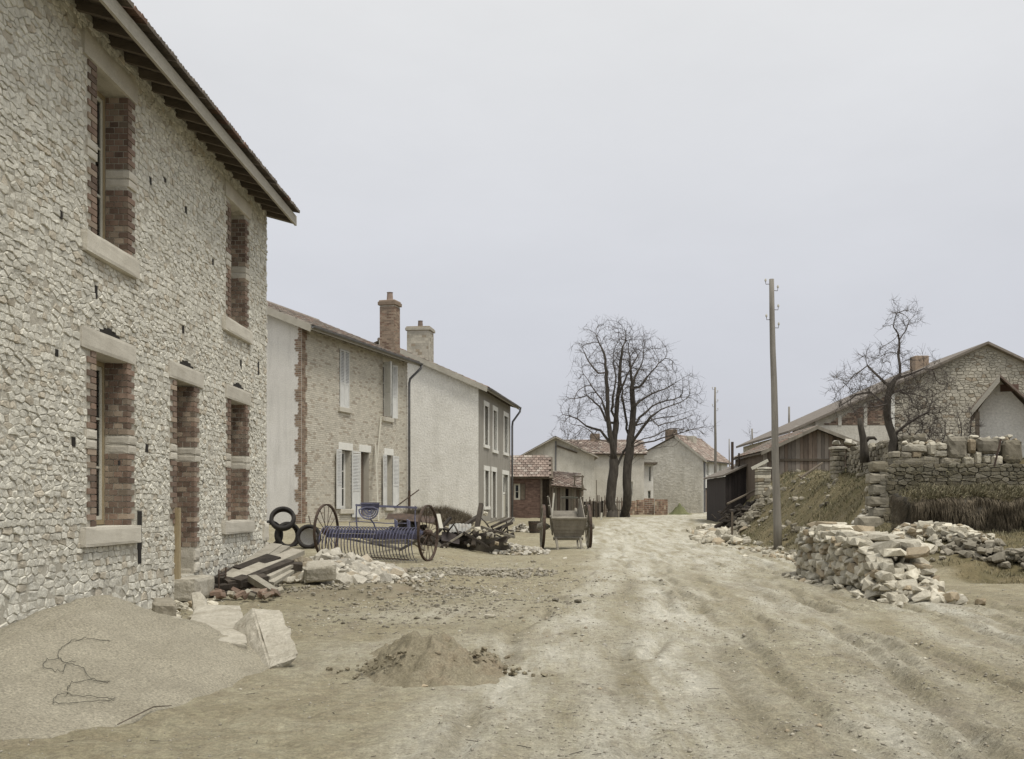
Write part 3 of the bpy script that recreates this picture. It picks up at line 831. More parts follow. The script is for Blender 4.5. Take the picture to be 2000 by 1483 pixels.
# lower part of the door jamb is stone
for zz,hh in ((.37,.17),(.55,.19)):
    obj('jamb_stone',*rough_block(openD[1],openD[1]+.26,-.03,.3,zz,zz+hh-.012,3,.008,int(zz*10)),m_ashlar,h1)
stone_ops.append((openD[1],openD[1]+.26,.36,.75))
for (xe,side,a_,b_) in blocks:
    xa,xb=(xe-.27,xe) if side<0 else (xe,xe+.27)
    hh=(b_-a_)/2
    for k in (0,1): obj('jamb_stone',*rough_block(xa-(.008 if side>0 else 0),xb+(.008 if side<0 else 0),-.03,.262,a_+k*hh+.003,a_+(k+1)*hh-.003,3,.005,int(xe*10)+k),m_ashlar,h1)
    stone_ops.append((xa,xb,a_,b_))
for o in ops1:   # mortar bed behind the jamb bricks
    pass
pieces(h1,'brick',bricks,m_brick,300)
# relieving slits above the lower lintels and scaffold holes: dark plates stand in for their shade
holes=[]
def hole(u,v,wp,hp):
    Y=10500/(1050-u); x=Y-H1Y; z=EYE+(988-v)/2100*Y; k=Y/2100
    holes.append((x-wp*k*2.6,x+wp*k*2.6,z-hp*k/2,z+hp*k/2))
for h_ in ((187,571,2.2,24),(357,644,2.2,14),(286,876,2.6,16),(470,712,1.8,16),(504,720,1.9,26),(143,864,3,18),(293,354,2,14),(321,352,2.5,8),(362,411,2.3,14),(110,690,2.5,14),(415,512,2,12),(232,905,2,10),(395,940,1.8,10),(118,420,2.6,16)): hole(*h_)
arch=[]
for l in lint[:3]:
    c=(l[0]+l[1])/2+.02; hw=min(.30,(l[1]-l[0])*.22)
    for k in range(5):
        a=c-hw+k*2*hw/5; zc=l[3]+.002; hh=(.035,.065,.08,.06,.03)[k]
        arch.append((a,a+2*hw/5,zc,zc+hh))
st_hole=[(h1x(268),h1x(276),.80,1.28),(h1x(269),h1x(275),.62,.80)]
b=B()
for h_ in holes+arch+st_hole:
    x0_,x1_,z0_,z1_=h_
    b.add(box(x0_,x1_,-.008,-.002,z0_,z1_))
b.out('hole_shade_and_stain',m_dark,h1,kind='stuff')  # near-black plates: painted hole shade, and the dark stain streak by the sill
from mathutils import noise as _mn
stn=voronoi_stones(0,L1+.02,-.12,ZT+.05,.132,.062,ops=stone_ops+holes+arch+st_hole,seed=5,prot=(.003,.019),gap=.0045,course=.14,
                   size_fn=lambda z: 1.75 if z<0.12 else (1.3 if z<0.6 else 1.0),
                   yfn=lambda x,z: .011*float(_mn.noise(Vector((x*.9,z*1.3,2)))+.6*_mn.noise(Vector((x*3.1,z*4,7)))) )
# corner
q=[]
pieces(h1,'stone',stn,m_lime,300)
# stones on the receding end wall are hidden; the corner shows a few quoins
for k in range(3):
    z=.02+k*.34; obj('quoin_stone',*rough_block(L1-.32+.1*(k%2),L1+.03,-.05,.4,z,z+.33,4,.01,k+40),m_ashlar,h1)
# windows + door
for o in (openA,openC,openA2,openC2): window(h1,o[0]+.002,o[1]-.002,o[2]+.01,o[3]-.002,.266,rows=3)
b=B(); b.add(box(openD[0],openD[0]+.07,.28,.36,.37,3.08)).add(box(openD[1]-.07,openD[1],.28,.36,.37,3.08)).add(box(openD[0]+.07,openD[1]-.07,.28,.36,3.0,3.08))
b.out('door_frame',m_frame,h1)
dr=obj('door',*box(openD[0]+.07,openD[1]-.07,.31,.35,.37,3.0),m_raft,h1)
obj('door_guard_board',*box(openD[0]-.075,openD[0]-.002,-.075,.02,.33,1.32),m_frame,h1)
obj('doorstep',*rough_block(openD[0]-.1,openD[1]+.06,-.30,.28,.02,.345,5,.012,3),m_slab,h1)
# iron boot scraper beside the door
s=B(); s.add(tube([(openD[1]+.30,-.28,.12),(openD[1]+.30,-.28,.40)],.012)).add(tube([(openD[1]+.62,-.28,.10),(openD[1]+.66,-.28,.42)],.012)).add(tube([(openD[1]+.30,-.28,.31),(openD[1]+.62,-.28,.31)],.016))
s.out('boot_scraper',m_iron,h1)
# roof: rafters, soffit boards, fascia, tiles
SL=R(15); tn=math.tan(SL); OV=.5; XE=L1+.17
def roof_z(y): return ZT+.11+y*tn
raf=[]; x=.1
while x<XE-.05:
    y0_=-OV+.03; y1_=.6
    raf.append(([(x,y0_,roof_z(y0_)-.11),(x+.07,y0_,roof_z(y0_)-.11),(x+.07,y1_,roof_z(y1_)-.11),(x,y1_,roof_z(y1_)-.11),
                 (x,y0_,roof_z(y0_)-.002),(x+.07,y0_,roof_z(y0_)-.002),(x+.07,y1_,roof_z(y1_)-.002),(x,y1_,roof_z(y1_)-.002)],BF)); x+=.46
rf=B()
rf.add(([(-.3,-OV+.02,roof_z(-OV+.02)+.025),(XE-.02,-OV+.02,roof_z(-OV+.02)+.025),(XE-.02,D1/2,roof_z(D1/2)+.025),(-.3,D1/2,roof_z(D1/2)+.025),
         (-.3,-OV+.02,roof_z(-OV+.02)+.06),(XE-.02,-OV+.02,roof_z(-OV+.02)+.06),(XE-.02,D1/2,roof_z(D1/2)+.06),(-.3,D1/2,roof_z(D1/2)+.06)],BF))
rf.add(([(-.3,D1/2,roof_z(D1/2)+.025),(XE-.02,D1/2,roof_z(D1/2)+.025),(XE-.02,D1+.5,roof_z(-.5)+.025),(-.3,D1+.5,roof_z(-.5)+.025),
         (-.3,D1/2,roof_z(D1/2)+.06),(XE-.02,D1/2,roof_z(D1/2)+.06),(XE-.02,D1+.5,roof_z(-.5)+.06),(-.3,D1+.5,roof_z(-.5)+.06)],BF))
roof1=rf.out('roof',m_soff,h1)
for r_ in raf: obj('rafter',*r_,m_raft,roof1)
y=-OV+.03
while y<.1:
    y2=y+.148
    obj('soffit_board',*([(-.3,y,roof_z(y)),(XE-.03,y,roof_z(y)),(XE-.03,y2,roof_z(y2)),(-.3,y2,roof_z(y2)),(-.3,y,roof_z(y)+.02),(XE-.03,y,roof_z(y)+.02),(XE-.03,y2,roof_z(y2)+.02),(-.3,y2,roof_z(y2)+.02)],BF),m_soff,roof1); y+=.155
zf=roof_z(-OV)
obj('fascia',*box(-.3,XE,-OV-.02,-OV+.018,zf-.145,zf+.03),m_fascia,roof1)
obj('end_board',*([(XE-.018,-OV+.02,zf-.12),(XE,-OV+.02,zf-.12),(XE,.6,roof_z(.6)-.12),(XE-.018,.6,roof_z(.6)-.12),(XE-.018,-OV+.02,zf+.02),(XE,-OV+.02,zf+.02),(XE,.6,roof_z(.6)+.02),(XE-.018,.6,roof_z(.6)+.02)],BF),m_fascia,roof1)
tl=tile_field((-.3,-OV-.10,roof_z(-OV-.1)+.075),(1,0,0),(0,math.cos(SL),math.sin(SL)),XE+.3,1.3,tw=.20,tl=.33,th=.035,lift=.03)
pieces(roof1,'roof_tile',tl,m_tileg,260)

# ---------------------------------------------------------------- generic village house (front on local y=0, near gable at x=0)
def gutter(parent,x0,x1,y,z,r=.065):
    pts=8; v=[]; f=[]
    for i,x in enumerate((x0,x1)):
        for k in range(pts+1):
            t=math.pi*k/pts; v.append((x,y-math.cos(t)*r,z-math.sin(t)*r))
        for k in range(pts+1):
            t=math.pi*(1-k/pts); v.append((x,y-math.cos(t)*(r-.008),z-math.sin(t)*(r-.008)))
    n=2*(pts+1)
    for k in range(n): f.append((k,(k+1)%n,n+(k+1)%n,n+k))
    f.append(tuple(range(n-1,-1,-1))); f.append(tuple(range(n,2*n)))
    return obj('gutter',v,f,m_zinc,parent)

def house_shell(h,L,D,H,slope,ops,m_front,m_gable,z0=-.6,t=.4,ovf=.42,ovg=.30,m_tl=None,tiles=True,maxt=200,ridge_y=None,tw=.21,m_barge=None,y_front=0.0):
    ry=ridge_y or D/2; tn=math.tan(slope); zr=H+ry*tn
    obj('front_wall',*wall_panel(0.012,L-.012,z0,H,y_front,t,ops),m_front,h)
    b=B(); g=B()
    for xx,bb in ((0,g),(L-t,b)):
        v,f=poly_prism([(.012,z0),(D,z0),(D,H+(D-D)*0),(ry,zr-.05),(.012,H-.02)],0,t); bb.add(([(xx+y_,x_,z_) for x_,y_,z_ in v],f))
    g.out('gable_wall',m_gable,h)
    b.add(box(t,L-t,D-t,D,z0,H)); b.out('rear_wall',m_gable,h)
    r=B()
    ya=-ovf; za=H-ovf*tn+.02; xa,xb=-ovg,L+ovg*.7
    nv=Vector((0,-math.sin(slope),math.cos(slope)))
    r.add(slab_poly([(xa,ya,za+.05),(xb,ya,za+.05),(xb,ry,zr+.07),(xa,ry,zr+.07)],nv,.05))
    tn2=(zr-H)/(D-ry); yb=D+.3
    r.add(slab_poly([(xa,ry,zr+.069),(xb,ry,zr+.069),(xb,yb,H-.3*tn2+.05),(xa,yb,H-.3*tn2+.05)],Vector((0,tn2,1)),.05))
    roof=r.out('roof',m_soff,h)
    if tiles:
        tl_=tile_field((xa,ya-.04,za+.055-.04*tn),(1,0,0),(0,math.cos(slope),math.sin(slope)),xb-xa,(ry+ovf)/math.cos(slope)-.05,tw=tw,tl=.32,th=.03,lift=.028,seed=int(L*10))
        pieces(roof,'roof_tile',tl_,m_tl,maxt)
        obj('ridge_capping',*tube([(xa,ry,zr+.09),(xb,ry,zr+.09)],.09,8),m_tl,roof)
    # barge board up the near gable, fascia along the eave
    mb=m_barge or m_fascia
    v=[]
    for x_ in (xa-.025,xa):
        for yy,zz in ((ya,za),(ry,zr)):
            v+= [(x_,yy,zz-.17),(x_,yy,zz+.075)]
    obj('barge_board',v,[(0,1,3,2),(4,6,7,5),(0,4,5,1),(2,3,7,6),(1,5,7,3),(0,2,6,4)],mb,roof)
    obj('eave_board',*box(xa,xb,ya-.02,ya,za-.10,za+.05),mb,roof)
    for k in range(int((L+.2)/.6)):
        x=.05+k*.6; obj('rafter_tail',*([(x,ya+.01,za-.10),(x+.07,ya+.01,za-.10),(x+.07,0.02,H-.13),(x,0.02,H-.13),(x,ya+.01,za-.002),(x+.07,ya+.01,za-.002),(x+.07,0.02,H-.005),(x,0.02,H-.005)],BF),m_raft,roof)
    return roof,za,zr,ya

def chimney(parent,cx,cy,wx,wy,z0,z1,m,mj,pot=True,cap=.06,bh=.06,m_pot=None):
    b=B(); b.add(box(cx-wx/2+.008,cx+wx/2-.008,cy-wy/2+.008,cy+wy/2-.008,z0,z1-.02)); 
    ch=b.out('chimney',mj,parent)
    ps=[]; z=z0; k=0
    while z+bh<z1-.2:
        for (x0_,x1_,y0_,y1_,al) in ((cx-wx/2,cx+wx/2,cy-wy/2,cy-wy/2+.03,'x'),(cx-wx/2,cx-wx/2+.03,cy-wy/2+.032,cy+wy/2,'y')):
            L_=(x1_-x0_) if al=='x' else (y1_-y0_); n_=max(2,round(L_/.22)); s=L_/n_
            off=(s/2 if k%2 else 0); a=-off
            while a<L_-.01:
                c_,d_=max(a,0),min(a+s,L_)
                if d_-c_>.04:
                    if al=='x': ps.append(box(x0_+c_+.004,x0_+d_-.004,y0_,y1_,z,z+bh-.008))
                    else: ps.append(box(x0_,x1_,y0_+c_+.004,y0_+d_-.004,z,z+bh-.008))
                a+=s
        z+=bh; k+=1
    pieces(ch,'brick',ps,m,120)
    obj('chimney_cap',*bbox(cx-wx/2-cap,cx+wx/2+cap,cy-wy/2-cap,cy+wy/2+cap,z1-.2,z1-.06,.012),m,ch)
    obj('chimney_cap',*bbox(cx-wx/2-cap*.4,cx+wx/2+cap*.4,cy-wy/2-cap*.4,cy+wy/2+cap*.4,z1-.058,z1,.012),m,ch)
    if pot: obj('chimney_pot',*tube([(cx,cy,z1),(cx,cy,z1+.32),(cx,cy,z1+.34)],[.13,.11,.13],12),m_pot or m_tiler,ch,smooth=False)
    return ch

# ================================================================ HOUSE 2: brick front, plaster gable
C2=Vector((-7.67,35.0,0)); A2=R(90-15.2)
h2=thing('brick_house','two storey buff brick house with pale shutters and a plastered gable','house',C2,A2)
d2=Vector((math.cos(A2),math.sin(A2)))
def t2(u,C=C2,d=d2):
    r=(u-1050)/2100.0; return (C.y*r-C.x)/(d.x-d.y*r)
def z2(u,v,C=C2,d=d2):
    Y=C.y+d.y*t2(u,C,d); return EYE+(988-v)/2100.0*Y
L2=t2(796); HH2=7.28; DD2=8.2
w2=[(t2(663),t2(681),z2(671,797),z2(671,684)),(t2(748),t2(764),z2(755,816),z2(755,710)),
    (t2(665),t2(685),z2(674,995),z2(674,880)),(t2(705),t2(721),z2(712,1010),z2(712,884)),(t2(753.5),t2(765),z2(759,990),z2(759,890))]
ops2=w2
roof2,za2,zr2,ya2=house_shell(h2,L2,DD2,HH2,R(22.5),ops2,m_bjoint,m_plaster,z0=.2,m_tl=m_tileg,maxt=300,ovf=.45,ovg=.28,y_front=.012)
b=B()
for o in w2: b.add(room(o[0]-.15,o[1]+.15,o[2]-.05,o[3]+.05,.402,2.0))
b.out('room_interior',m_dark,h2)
lin2=[(o[0]-.16,o[1]+.16,o[3],o[3]+.26) for o in w2[2:]]+[(o[0]-.1,o[1]+.1,o[3],o[3]+.22) for o in w2[:2]]
sil2=[(o[0]-.12,o[1]+.12,o[2]-.17,o[2]) for o in (w2[0],w2[1],w2[2],w2[4])]
for k,l in enumerate(lin2): obj('lintel',*bbox(l[0],l[1],-.018,.2,l[2],l[3],.01),m_white if k<3 else m_brick_b,h2)
for l in sil2: obj('sill',*bbox(l[0],l[1],-.09,.2,l[2],l[3],.012),m_ashlar,h2)
full=[(o[0],o[1],o[2],o[3]) for o in ops2]+lin2+sil2
# toothed quoin of redder brick wrapping the corner
qz=.25; k=0; teeth=[]; ql=[]
while qz<HH2-.05:
    hh=.408; wdt=(.36,.24)[k%2]; teeth.append((0,wdt,qz,min(qz+hh,HH2)))
    ql+=brick_field(0,wdt,qz,min(qz+hh,HH2)-.005,y=-.012,seed=k+60)
    # on the gable face (plane x=0)
    wg=(.15,.27)[k%2]
    gl=brick_field(0.014,wg,qz,min(qz+hh,HH2)-.005,y=-.010,y1=.02,seed=k+90)
    ql+= [([(y_,x_,z_) for x_,y_,z_ in v],[tuple(reversed(q)) for q in f]) for v,f in gl]
    qz+=hh; k+=1
pieces(h2,'quoin_brick',ql,m_quoin,300,rest_name='quoin_brick')
bf=brick_field(0,L2,.25,HH2-.02,ops=full+teeth,seed=8,y=-.004)
pieces(h2,'brick',bf,m_brick_b,300)
window(h2,w2[2][0]+.02,w2[2][1]-.02,w2[2][2]+.01,w2[2][3]-.01,.2,m_white,m_white,rows=3)
window(h2,w2[4][0]+.02,w2[4][1]-.02,w2[4][2]+.01,w2[4][3]-.01,.2,m_white,m_white,rows=3)
window(h2,w2[1][0]+.02,w2[1][1]-.02,w2[1][2]+.01,w2[1][3]-.01,.22,m_white,m_white,rows=3)
o=w2[3]; obj('door',*box(o[0]+.02,o[1]-.02,.22,.26,o[2]+.02,o[3]-.02),m_barn,h2)
# flower box in the upper window
obj('window_basket',*bbox(w2[1][0]+.12,w2[1][0]+.45,.02,.16,w2[1][2],w2[1][2]+.26,.02),m_brick_d,h2)
# upper left: closed pair; others folded back or half open
o=w2[0]; hw=(o[1]-o[0])/2
shutter(h2,o[0]+.005,hw-.008,o[2]+.01,o[3]-.01,1,y=-.004); shutter(h2,o[1]-.005,hw-.008,o[2]+.01,o[3]-.01,-1,y=-.004)
o=w2[1]; shutter(h2,o[0]-.01,.44,o[2]+.01,o[3]-.01,-1,y=-.03,ang=R(62)); shutter(h2,o[1]+.01,.40,o[2]+.01,o[3]-.01,1,y=-.03,ang=R(8))
o=w2[2]; shutter(h2,o[0]-.01,.50,o[2]+.01,o[3]-.01,-1,y=-.03,ang=R(6)); shutter(h2,o[1]+.01,.60,o[2]-.3,o[3]-.01,1,y=-.03,ang=R(5))
o=w2[4]; shutter(h2,o[0]-.01,.46,o[2]+.01,o[3]-.01,-1,y=-.03,ang=R(6)); shutter(h2,o[1]+.01,.46,o[2]+.01,o[3]-.01,1,y=-.03,ang=R(8))
gutter(h2,-.28,L2+.25,ya2-.085,za2+.02)
obj('downpipe',*tube([(L2+.18,ya2-.085,za2-.04),(L2+.18,ya2-.06,za2-.18),(L2-.02,-.12,za2-.62),(L2-.04,-.09,za2-.8),(L2-.04,-.09,.9)],.052,8),m_zinc,h2,smooth=True)
obj('downpipe_shoe',*tube([(L2-.04,-.09,.55),(L2-.04,-.09,1.95)],.06,8),m_iron,h2)
# chimneys: position from the ridge
def at_plane(u,v,yl,C,d):
    pass
def h_local(C,a,p): 
    v=Matrix.Rotation(-a,4,'Z') @ (Vector(p)-C); return v
p=at(761.5,640,42.3); lc=h_local(C2,A2,p)
chimney(h2,lc.x,lc.y,.58,.62,HH2+.0,EYE+(988-589)/2100*42.3,m_quoin,m_bjoint)

# leaning white board and thin rods against the front of the brick house
lb=[(t2(741),-.10,z2(741,820)),(t2(724),-.14,z2(724,905)),(t2(701),-1.0,z2(704,992)-.05)]
rz=Matrix.Translation(C2) @ Matrix.Rotation(A2,4,'Z')
def W2(p): return tuple(rz @ Vector(p))
tag(obj('leaning_board',*beam(W2((t2(729),-.10,z2(729,868))),W2((t2(703),-.75,.62)),.17,.03,up=(1,0,0)),m_framew),'long pale board leaning on the brick house beside its door','board')
tag(obj('leaning_pole',*tube([W2((t2(741),-.06,z2(741,815))),W2((t2(727),-.20,z2(727,905)))],.028,6),m_framew),'thin pale pole hanging from the upper window sill of the brick house','pole')

# ================================================================ HOUSE 3: big plaster gable, grey front
C3=Vector((-2.63,48.0,0)); A3=R(90-7.3); d3=Vector((math.cos(A3),math.sin(A3)))
h3=thing('plastered_house','tall house with a blank cream gable, grey rendered front and white window surrounds','house',C3,A3)
T3=lambda u: t2(u,C3,d3); Z3=lambda u,v: z2(u,v,C3,d3)
L3=T3(997); HH3=6.72; DD3=9.0
w3=[(T3(946),T3(953),Z3(949,870),Z3(949,794)),(T3(963),T3(970),Z3(966,880),Z3(966,803)),(T3(984),T3(991),Z3(987,885),Z3(987,814)),
    (T3(946.5),T3(954),Z3(950,990),Z3(950,920)),(T3(961),T3(968),Z3(964,1012),Z3(964,922)),(T3(982),T3(992),Z3(987,1012),Z3(987,928))]
roof3,za3,zr3,ya3=house_shell(h3,L3,DD3,HH3,R(24),w3,m_render,m_plast2,z0=.2,m_tl=m_tileg,maxt=120,ovf=.42,ovg=.25)
b=B()
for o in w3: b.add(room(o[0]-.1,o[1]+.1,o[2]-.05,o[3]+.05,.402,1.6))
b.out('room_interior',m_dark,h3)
for i,o in enumerate(w3):
    s_=B(); t_=.20
    s_.add(box(o[0]-t_,o[0],-.03,.1,o[2],o[3])).add(box(o[1],o[1]+t_,-.03,.1,o[2],o[3])).add(box(o[0]-t_-.04,o[1]+t_+.04,-.034,.1,o[3],o[3]+.22))
    if i<4: s_.add(box(o[0]-t_-.04,o[1]+t_+.04,-.06,.1,o[2]-.14,o[2]))
    s_.out('window_surround',m_white,h3)
    if i in (0,1,2,3): window(h3,o[0]+.01,o[1]-.01,o[2]+.01,o[3]-.01,.14,m_white,m_white,rows=3)
o=w3[5]; obj('door',*box(o[0]+.01,o[1]-.01,.15,.19,o[2]+.02,o[2]+1.2),m_framew,h3); window(h3,o[0]+.01,o[1]-.01,o[2]+1.22,o[3]-.01,.14,m_white,m_white,rows=1)
o=w3[4]; obj('door',*box(o[0]+.01,o[1]-.01,.17,.21,o[2]+.02,o[3]-.02),m_render,h3)
gutter(h3,-.25,L3+.25,ya3-.085,za3+.02)
obj('downpipe',*tube([(L3+.2,ya3-.085,za3-.04),(L3+.2,ya3-.06,za3-.2),(L3+.0,-.12,za3-.75),(L3-.03,-.10,za3-1.0),(L3-.03,-.10,.75)],.055,8),m_zinc,h3,smooth=True)
p=at(821,660,53.2); lc=h_local(C3,A3,p)
chimney(h3,lc.x,lc.y,1.0,1.12,HH3+.2,EYE+(988-641)/2100*53.2,m_farstone,m_bjoint,pot=True,cap=.07,bh=.14)
p=at(811,636,53.2)
pb=[]
# rough stones of the gable wall base and its plinth
obj('plinth',*box(L3*.62,L3+.05,-.22,0,.3,Z3(980,1012)),m_render,h3)
# ================================================================ MIDDLE DISTANCE
def gable_box(b, x0,x1,z0,pts,y0,y1):
    """prism with an x,z outline"""
    b.add(poly_prism(pts,y0,y1)); return b
GZ=lambda x,y: G(x,y)

# red brick outbuilding with tiled roof, right of the tall houses
s1=thing('brick_outbuilding','low dark red brick outbuilding with faded tiled roof and small window','outbuilding',(-4.2,64,0))
def X64(u): return (u-1050)/2100*64+4.2
def Zv(v,Y): return EYE+(988-v)/2100*Y
xw=X64(1056); xe=X64(1077); ze=Zv(934,64); zr_=Zv(893,66.6)
wo_=(X64(1003.5),X64(1026),Zv(977,64),Zv(945,64))
obj('wall',*wall_panel(0,xw,.3,ze+.05,0,.3,[wo_]),m_brick_d,s1)
obj('room_interior',*room(wo_[0]-.1,wo_[1]+.1,wo_[2]-.1,wo_[3]+.1,.302,1.2),m_dark,s1)
pieces(s1,'brick',brick_field(0,xw,.5,ze,ops=[(wo_[0]-.02,wo_[1]+.02,wo_[2]-.02,wo_[3]+.02)],bl=.24,bh=.075,y=-.012,seed=31),m_brick_d,0)
window(s1,wo_[0]+.0,wo_[0]+(wo_[1]-wo_[0])*.55,wo_[2],wo_[3],.08,m_framew,m_framew,rows=2,leaves=1)
obj('shutter',*box(wo_[0]+(wo_[1]-wo_[0])*.58,wo_[1]-.01,.05,.08,wo_[2]+.02,wo_[3]-.02),m_raft,s1)
for k in range(4): obj('board',*box(xw+.02+k*.17,xw+.17+k*.17,.6,.63,.4,ze+.1),m_raft,s1)
obj('side_wall',*wall_panel(-.0,.2,.3,ze,.3,5,[]),m_brick_d,s1)
obj('post',*box(xe-.12,xe,-.05,.07,.4,ze),m_raft,s1)
obj('post',*box(xw-.02,xw+.1,-.06,.04,.4,ze),m_raft,s1)
obj('rear_wall',*box(0,xe,4.9,5.1,.3,ze),m_brick_d,s1)
rb=B(); rb.add(slab_poly([(-.3,-.25,ze),(xe+.1,-.25,ze),(xe+.1,2.6,zr_),(-.3,2.6,zr_)],(0,-.4,1),.06)); rb.add(slab_poly([(-.3,2.6,zr_-.003),(xe+.1,2.6,zr_-.003),(xe+.1,5.3,ze),(-.3,5.3,ze)],(0,.4,1),.06))
r_=rb.out('roof',m_raft,s1)
sl=Vector((0,2.85,zr_-ze))
pieces(r_,'roof_tile',tile_field((-.3,-.3,ze+.01),(1,0,0),sl,xe+.4,sl.length-.05,tw=.26,tl=.36,th=.05,lift=.04),m_tiler,150)
v,f=poly_prism([(0,ze-.1),(5,ze-.1),(2.6,zr_-.05)],0,.05)
obj('gable_boards',[(xe+y_,x_,z_) for x_,y_,z_ in v],f,m_barn,s1)

# collapsing lean-to
s2=thing('lean_to','sagging lean-to of grey boards under broken red tiles beside the brick outbuilding','shed',(.8,63.5,0))
px=lambda u: (u-1050)/2100*63.5-.8
r2=obj('roof',*slab_poly([(0,0,Zv(950,63.5)),(px(1146),0,Zv(957,63.5)),(px(1128),4.2,Zv(938,67.5)),(0,4.2,Zv(921,67.5))],(0,-.3,1),.05),m_raft,s2)
pieces(r2,'roof_tile',tile_field((0,-.1,Zv(950,63.5)+.0),(1,0,-.09),(0,4.2,Zv(921,67.5)-Zv(950,63.5)),px(1140),4.2,tw=.26,tl=.36,th=.05,lift=.05,seed=9),m_tiler,80)
x=.05; rnd=random.Random(4)
while x<px(1134):
    if not (.75<x<1.0): obj('board',*box(x,x+.15,.5+rnd.uniform(-.02,.02),.53+rnd.uniform(0,.02),.45,Zv(953,63.5)+.1),m_cart if rnd.random()<.6 else m_barn,s2)
    x+=.165
obj('wall_shadow_boards',*box(0,px(1134),.9,.95,.4,Zv(953,63.5)),m_tar,s2)  # one dark sheet standing in for the shade behind the boards
for u in (1079,1122,1137): obj('post',*beam((px(u),.1,.4),(px(u)+.03,.1,Zv(948,63.5)),.12,.12),m_raft,s2)
obj('crossbar',*beam((px(1118),.1,Zv(931,63.5)),(px(1141),.1,Zv(932,63.5)),.08,.08),m_raft,s2)
for u in (1122,1137): obj('upper_post',*beam((px(u),.1,Zv(948,63.5)),(px(u)+.02,.1,Zv(929,63.5)),.09,.09),m_raft,s2)

# gabled house behind
s3=thing('gabled_house','pale gabled house standing behind the red brick outbuilding','house',(1.33,80,0))
zp=Zv(855,80); zl=Zv(890,80)
hw=2.5
s=B(); s.add(poly_prism([(-hw,.3),(hw+.4,.3),(hw+.4,zl),(0,zp),(-hw,zl)],0,9)); s.out('wall',m_farwall,s3)
r3=B(); r3.add(slab_poly([(-hw-.3,-.35,zl-.12),(0,-.35,zp+.1),(0,9.2,zp+.1),(-hw-.3,9.2,zl-.12)],(-.5,0,1),.12)); r3.add(slab_poly([(0,-.35,zp+.098),(hw+.7,-.35,zl-.1),(hw+.7,9.2,zl-.1),(0,9.2,zp+.098)],(.5,0,1),.12))
r3.out('roof',m_tileg,s3)
obj('barge_board',*beam((0,-.36,zp-.02),(-hw-.3,-.36,zl-.2),.05,.22,up=(0,-1,0.01)),m_fascia,s3)
obj('barge_board',*beam((0,-.36,zp-.02),(hw+.7,-.36,zl-.2),.05,.22,up=(0,-1,0.01)),m_fascia,s3)
obj('corner_pipe',*tube([(.02,-.06,.8),(.02,-.06,zp-.3)],.05,6),m_zinc,s3)
obj('tie_beam',*beam((.1,-.05,zp-.62),(1.6,-.05,zp-1.15),.1,.12),m_raft,s3)

# long pale house behind the trees
s4=thing('long_farmhouse','long pale farmhouse with low red tiled roof, half hidden behind the two trees','house',(2.6,88,0))
x1_=(1258-1050)/2100*88-2.6; ze4=Zv(886,88); zr4=Zv(861,92)
f4=[((1180-1050)/2100*88-2.6,)*2]
obj('wall',*wall_panel(0,x1_,.3,ze4,0,.4,[(3.1,3.7,2.2,3.3),(4.7,5.2,2.2,3.3)]),m_farwall,s4)
obj('room_interior',*room(3.0,5.3,2.1,3.4,.402,1),m_dark,s4)
window(s4,3.1,3.7,2.2,3.3,.15,m_white,m_white,rows=2); window(s4,4.7,5.2,2.2,3.3,.15,m_white,m_white,rows=2)
obj('side_wall',*poly_prism([(0,.3),(.2,.3),(.2,ze4),(0,ze4)],.4,8),m_farwall,s4)
r4=B(); r4.add(slab_poly([(-.3,-.35,ze4-.1),(x1_+.2,-.35,ze4-.1),(x1_+.2,4,zr4),(-.3,4,zr4)],(0,-.3,1),.08)); r4.add(slab_poly([(-.3,4,zr4-.003),(x1_+.2,4,zr4-.003),(x1_+.2,8.3,ze4),(-.3,8.3,ze4)],(0,.3,1),.08))
r4o=r4.out('roof',m_raft,s4)
sl=Vector((0,4.35,zr4-ze4+.1))
pieces(r4o,'roof_tile',tile_field((-.3,-.38,ze4-.09),(1,0,0),sl,x1_+.5,sl.length-.05,tw=.30,tl=.42,th=.05,lift=.05,seed=19),m_tiler,0)
obj('chimney',*bbox(1.9,2.7,3.4,4.3,zr4-.4,zr4+.55,.03),m_quoin,r4o)

# far white-fronted house
C5=Vector((15.4,100,0)); A5=R(90-26); d5=Vector((math.cos(A5),math.sin(A5)))
s5=thing('white_fronted_house','far house with rough stone gable, white front and red tiled roof','house',C5,A5)
T5=lambda u: t2(u,C5,d5); Z5=lambda u,v: z2(u,v,C5,d5)
L5=T5(1421)
w5=[(T5(1380),T5(1385),Z5(1382,930),Z5(1382,903)),(T5(1405),T5(1409),Z5(1407,926),Z5(1407,904)),
    (T5(1376),T5(1388),Z5(1381,1001),Z5(1381,954)),(T5(1407),T5(1411.5),Z5(1409,984),Z5(1409,954))]
roof5,za5,zr5,ya5=house_shell(s5,L5,7.1,5.78,R(38),w5,m_white,m_farwall,z0=.2,m_tl=m_tiler,maxt=0,ridge_y=2.7,ovf=.4,ovg=.2,tw=.3)
b=B()
for o in w5: b.add(room(o[0]-.1,o[1]+.1,o[2]-.05,o[3]+.05,.402,1))
b.out('room_interior',m_dark,s5)
for o in (w5[0],w5[1],w5[3]): window(s5,o[0]+.01,o[1]-.01,o[2]+.01,o[3]-.01,.12,m_white,m_white,rows=2)
obj('door',*box(w5[2][0]+.02,w5[2][1]-.02,.15,.2,w5[2][2],w5[2][3]-.1),m_barn,s5)
gutter(s5,-.1,L5+.1,ya5-.09,za5+.02,.08)
obj('downpipe',*tube([(.15,-.1,za5-.1),(.15,-.1,.7)],.08,6),m_zinc,s5)
gs=voronoi_stones(0.05,7.05,.6,5.8+2.05,.34,.18,halfs=[(math.sin(R(38))*-1,math.cos(R(38)),math.cos(R(38))*5.68)],seed=77,prot=(.004,.02),gap=.01)
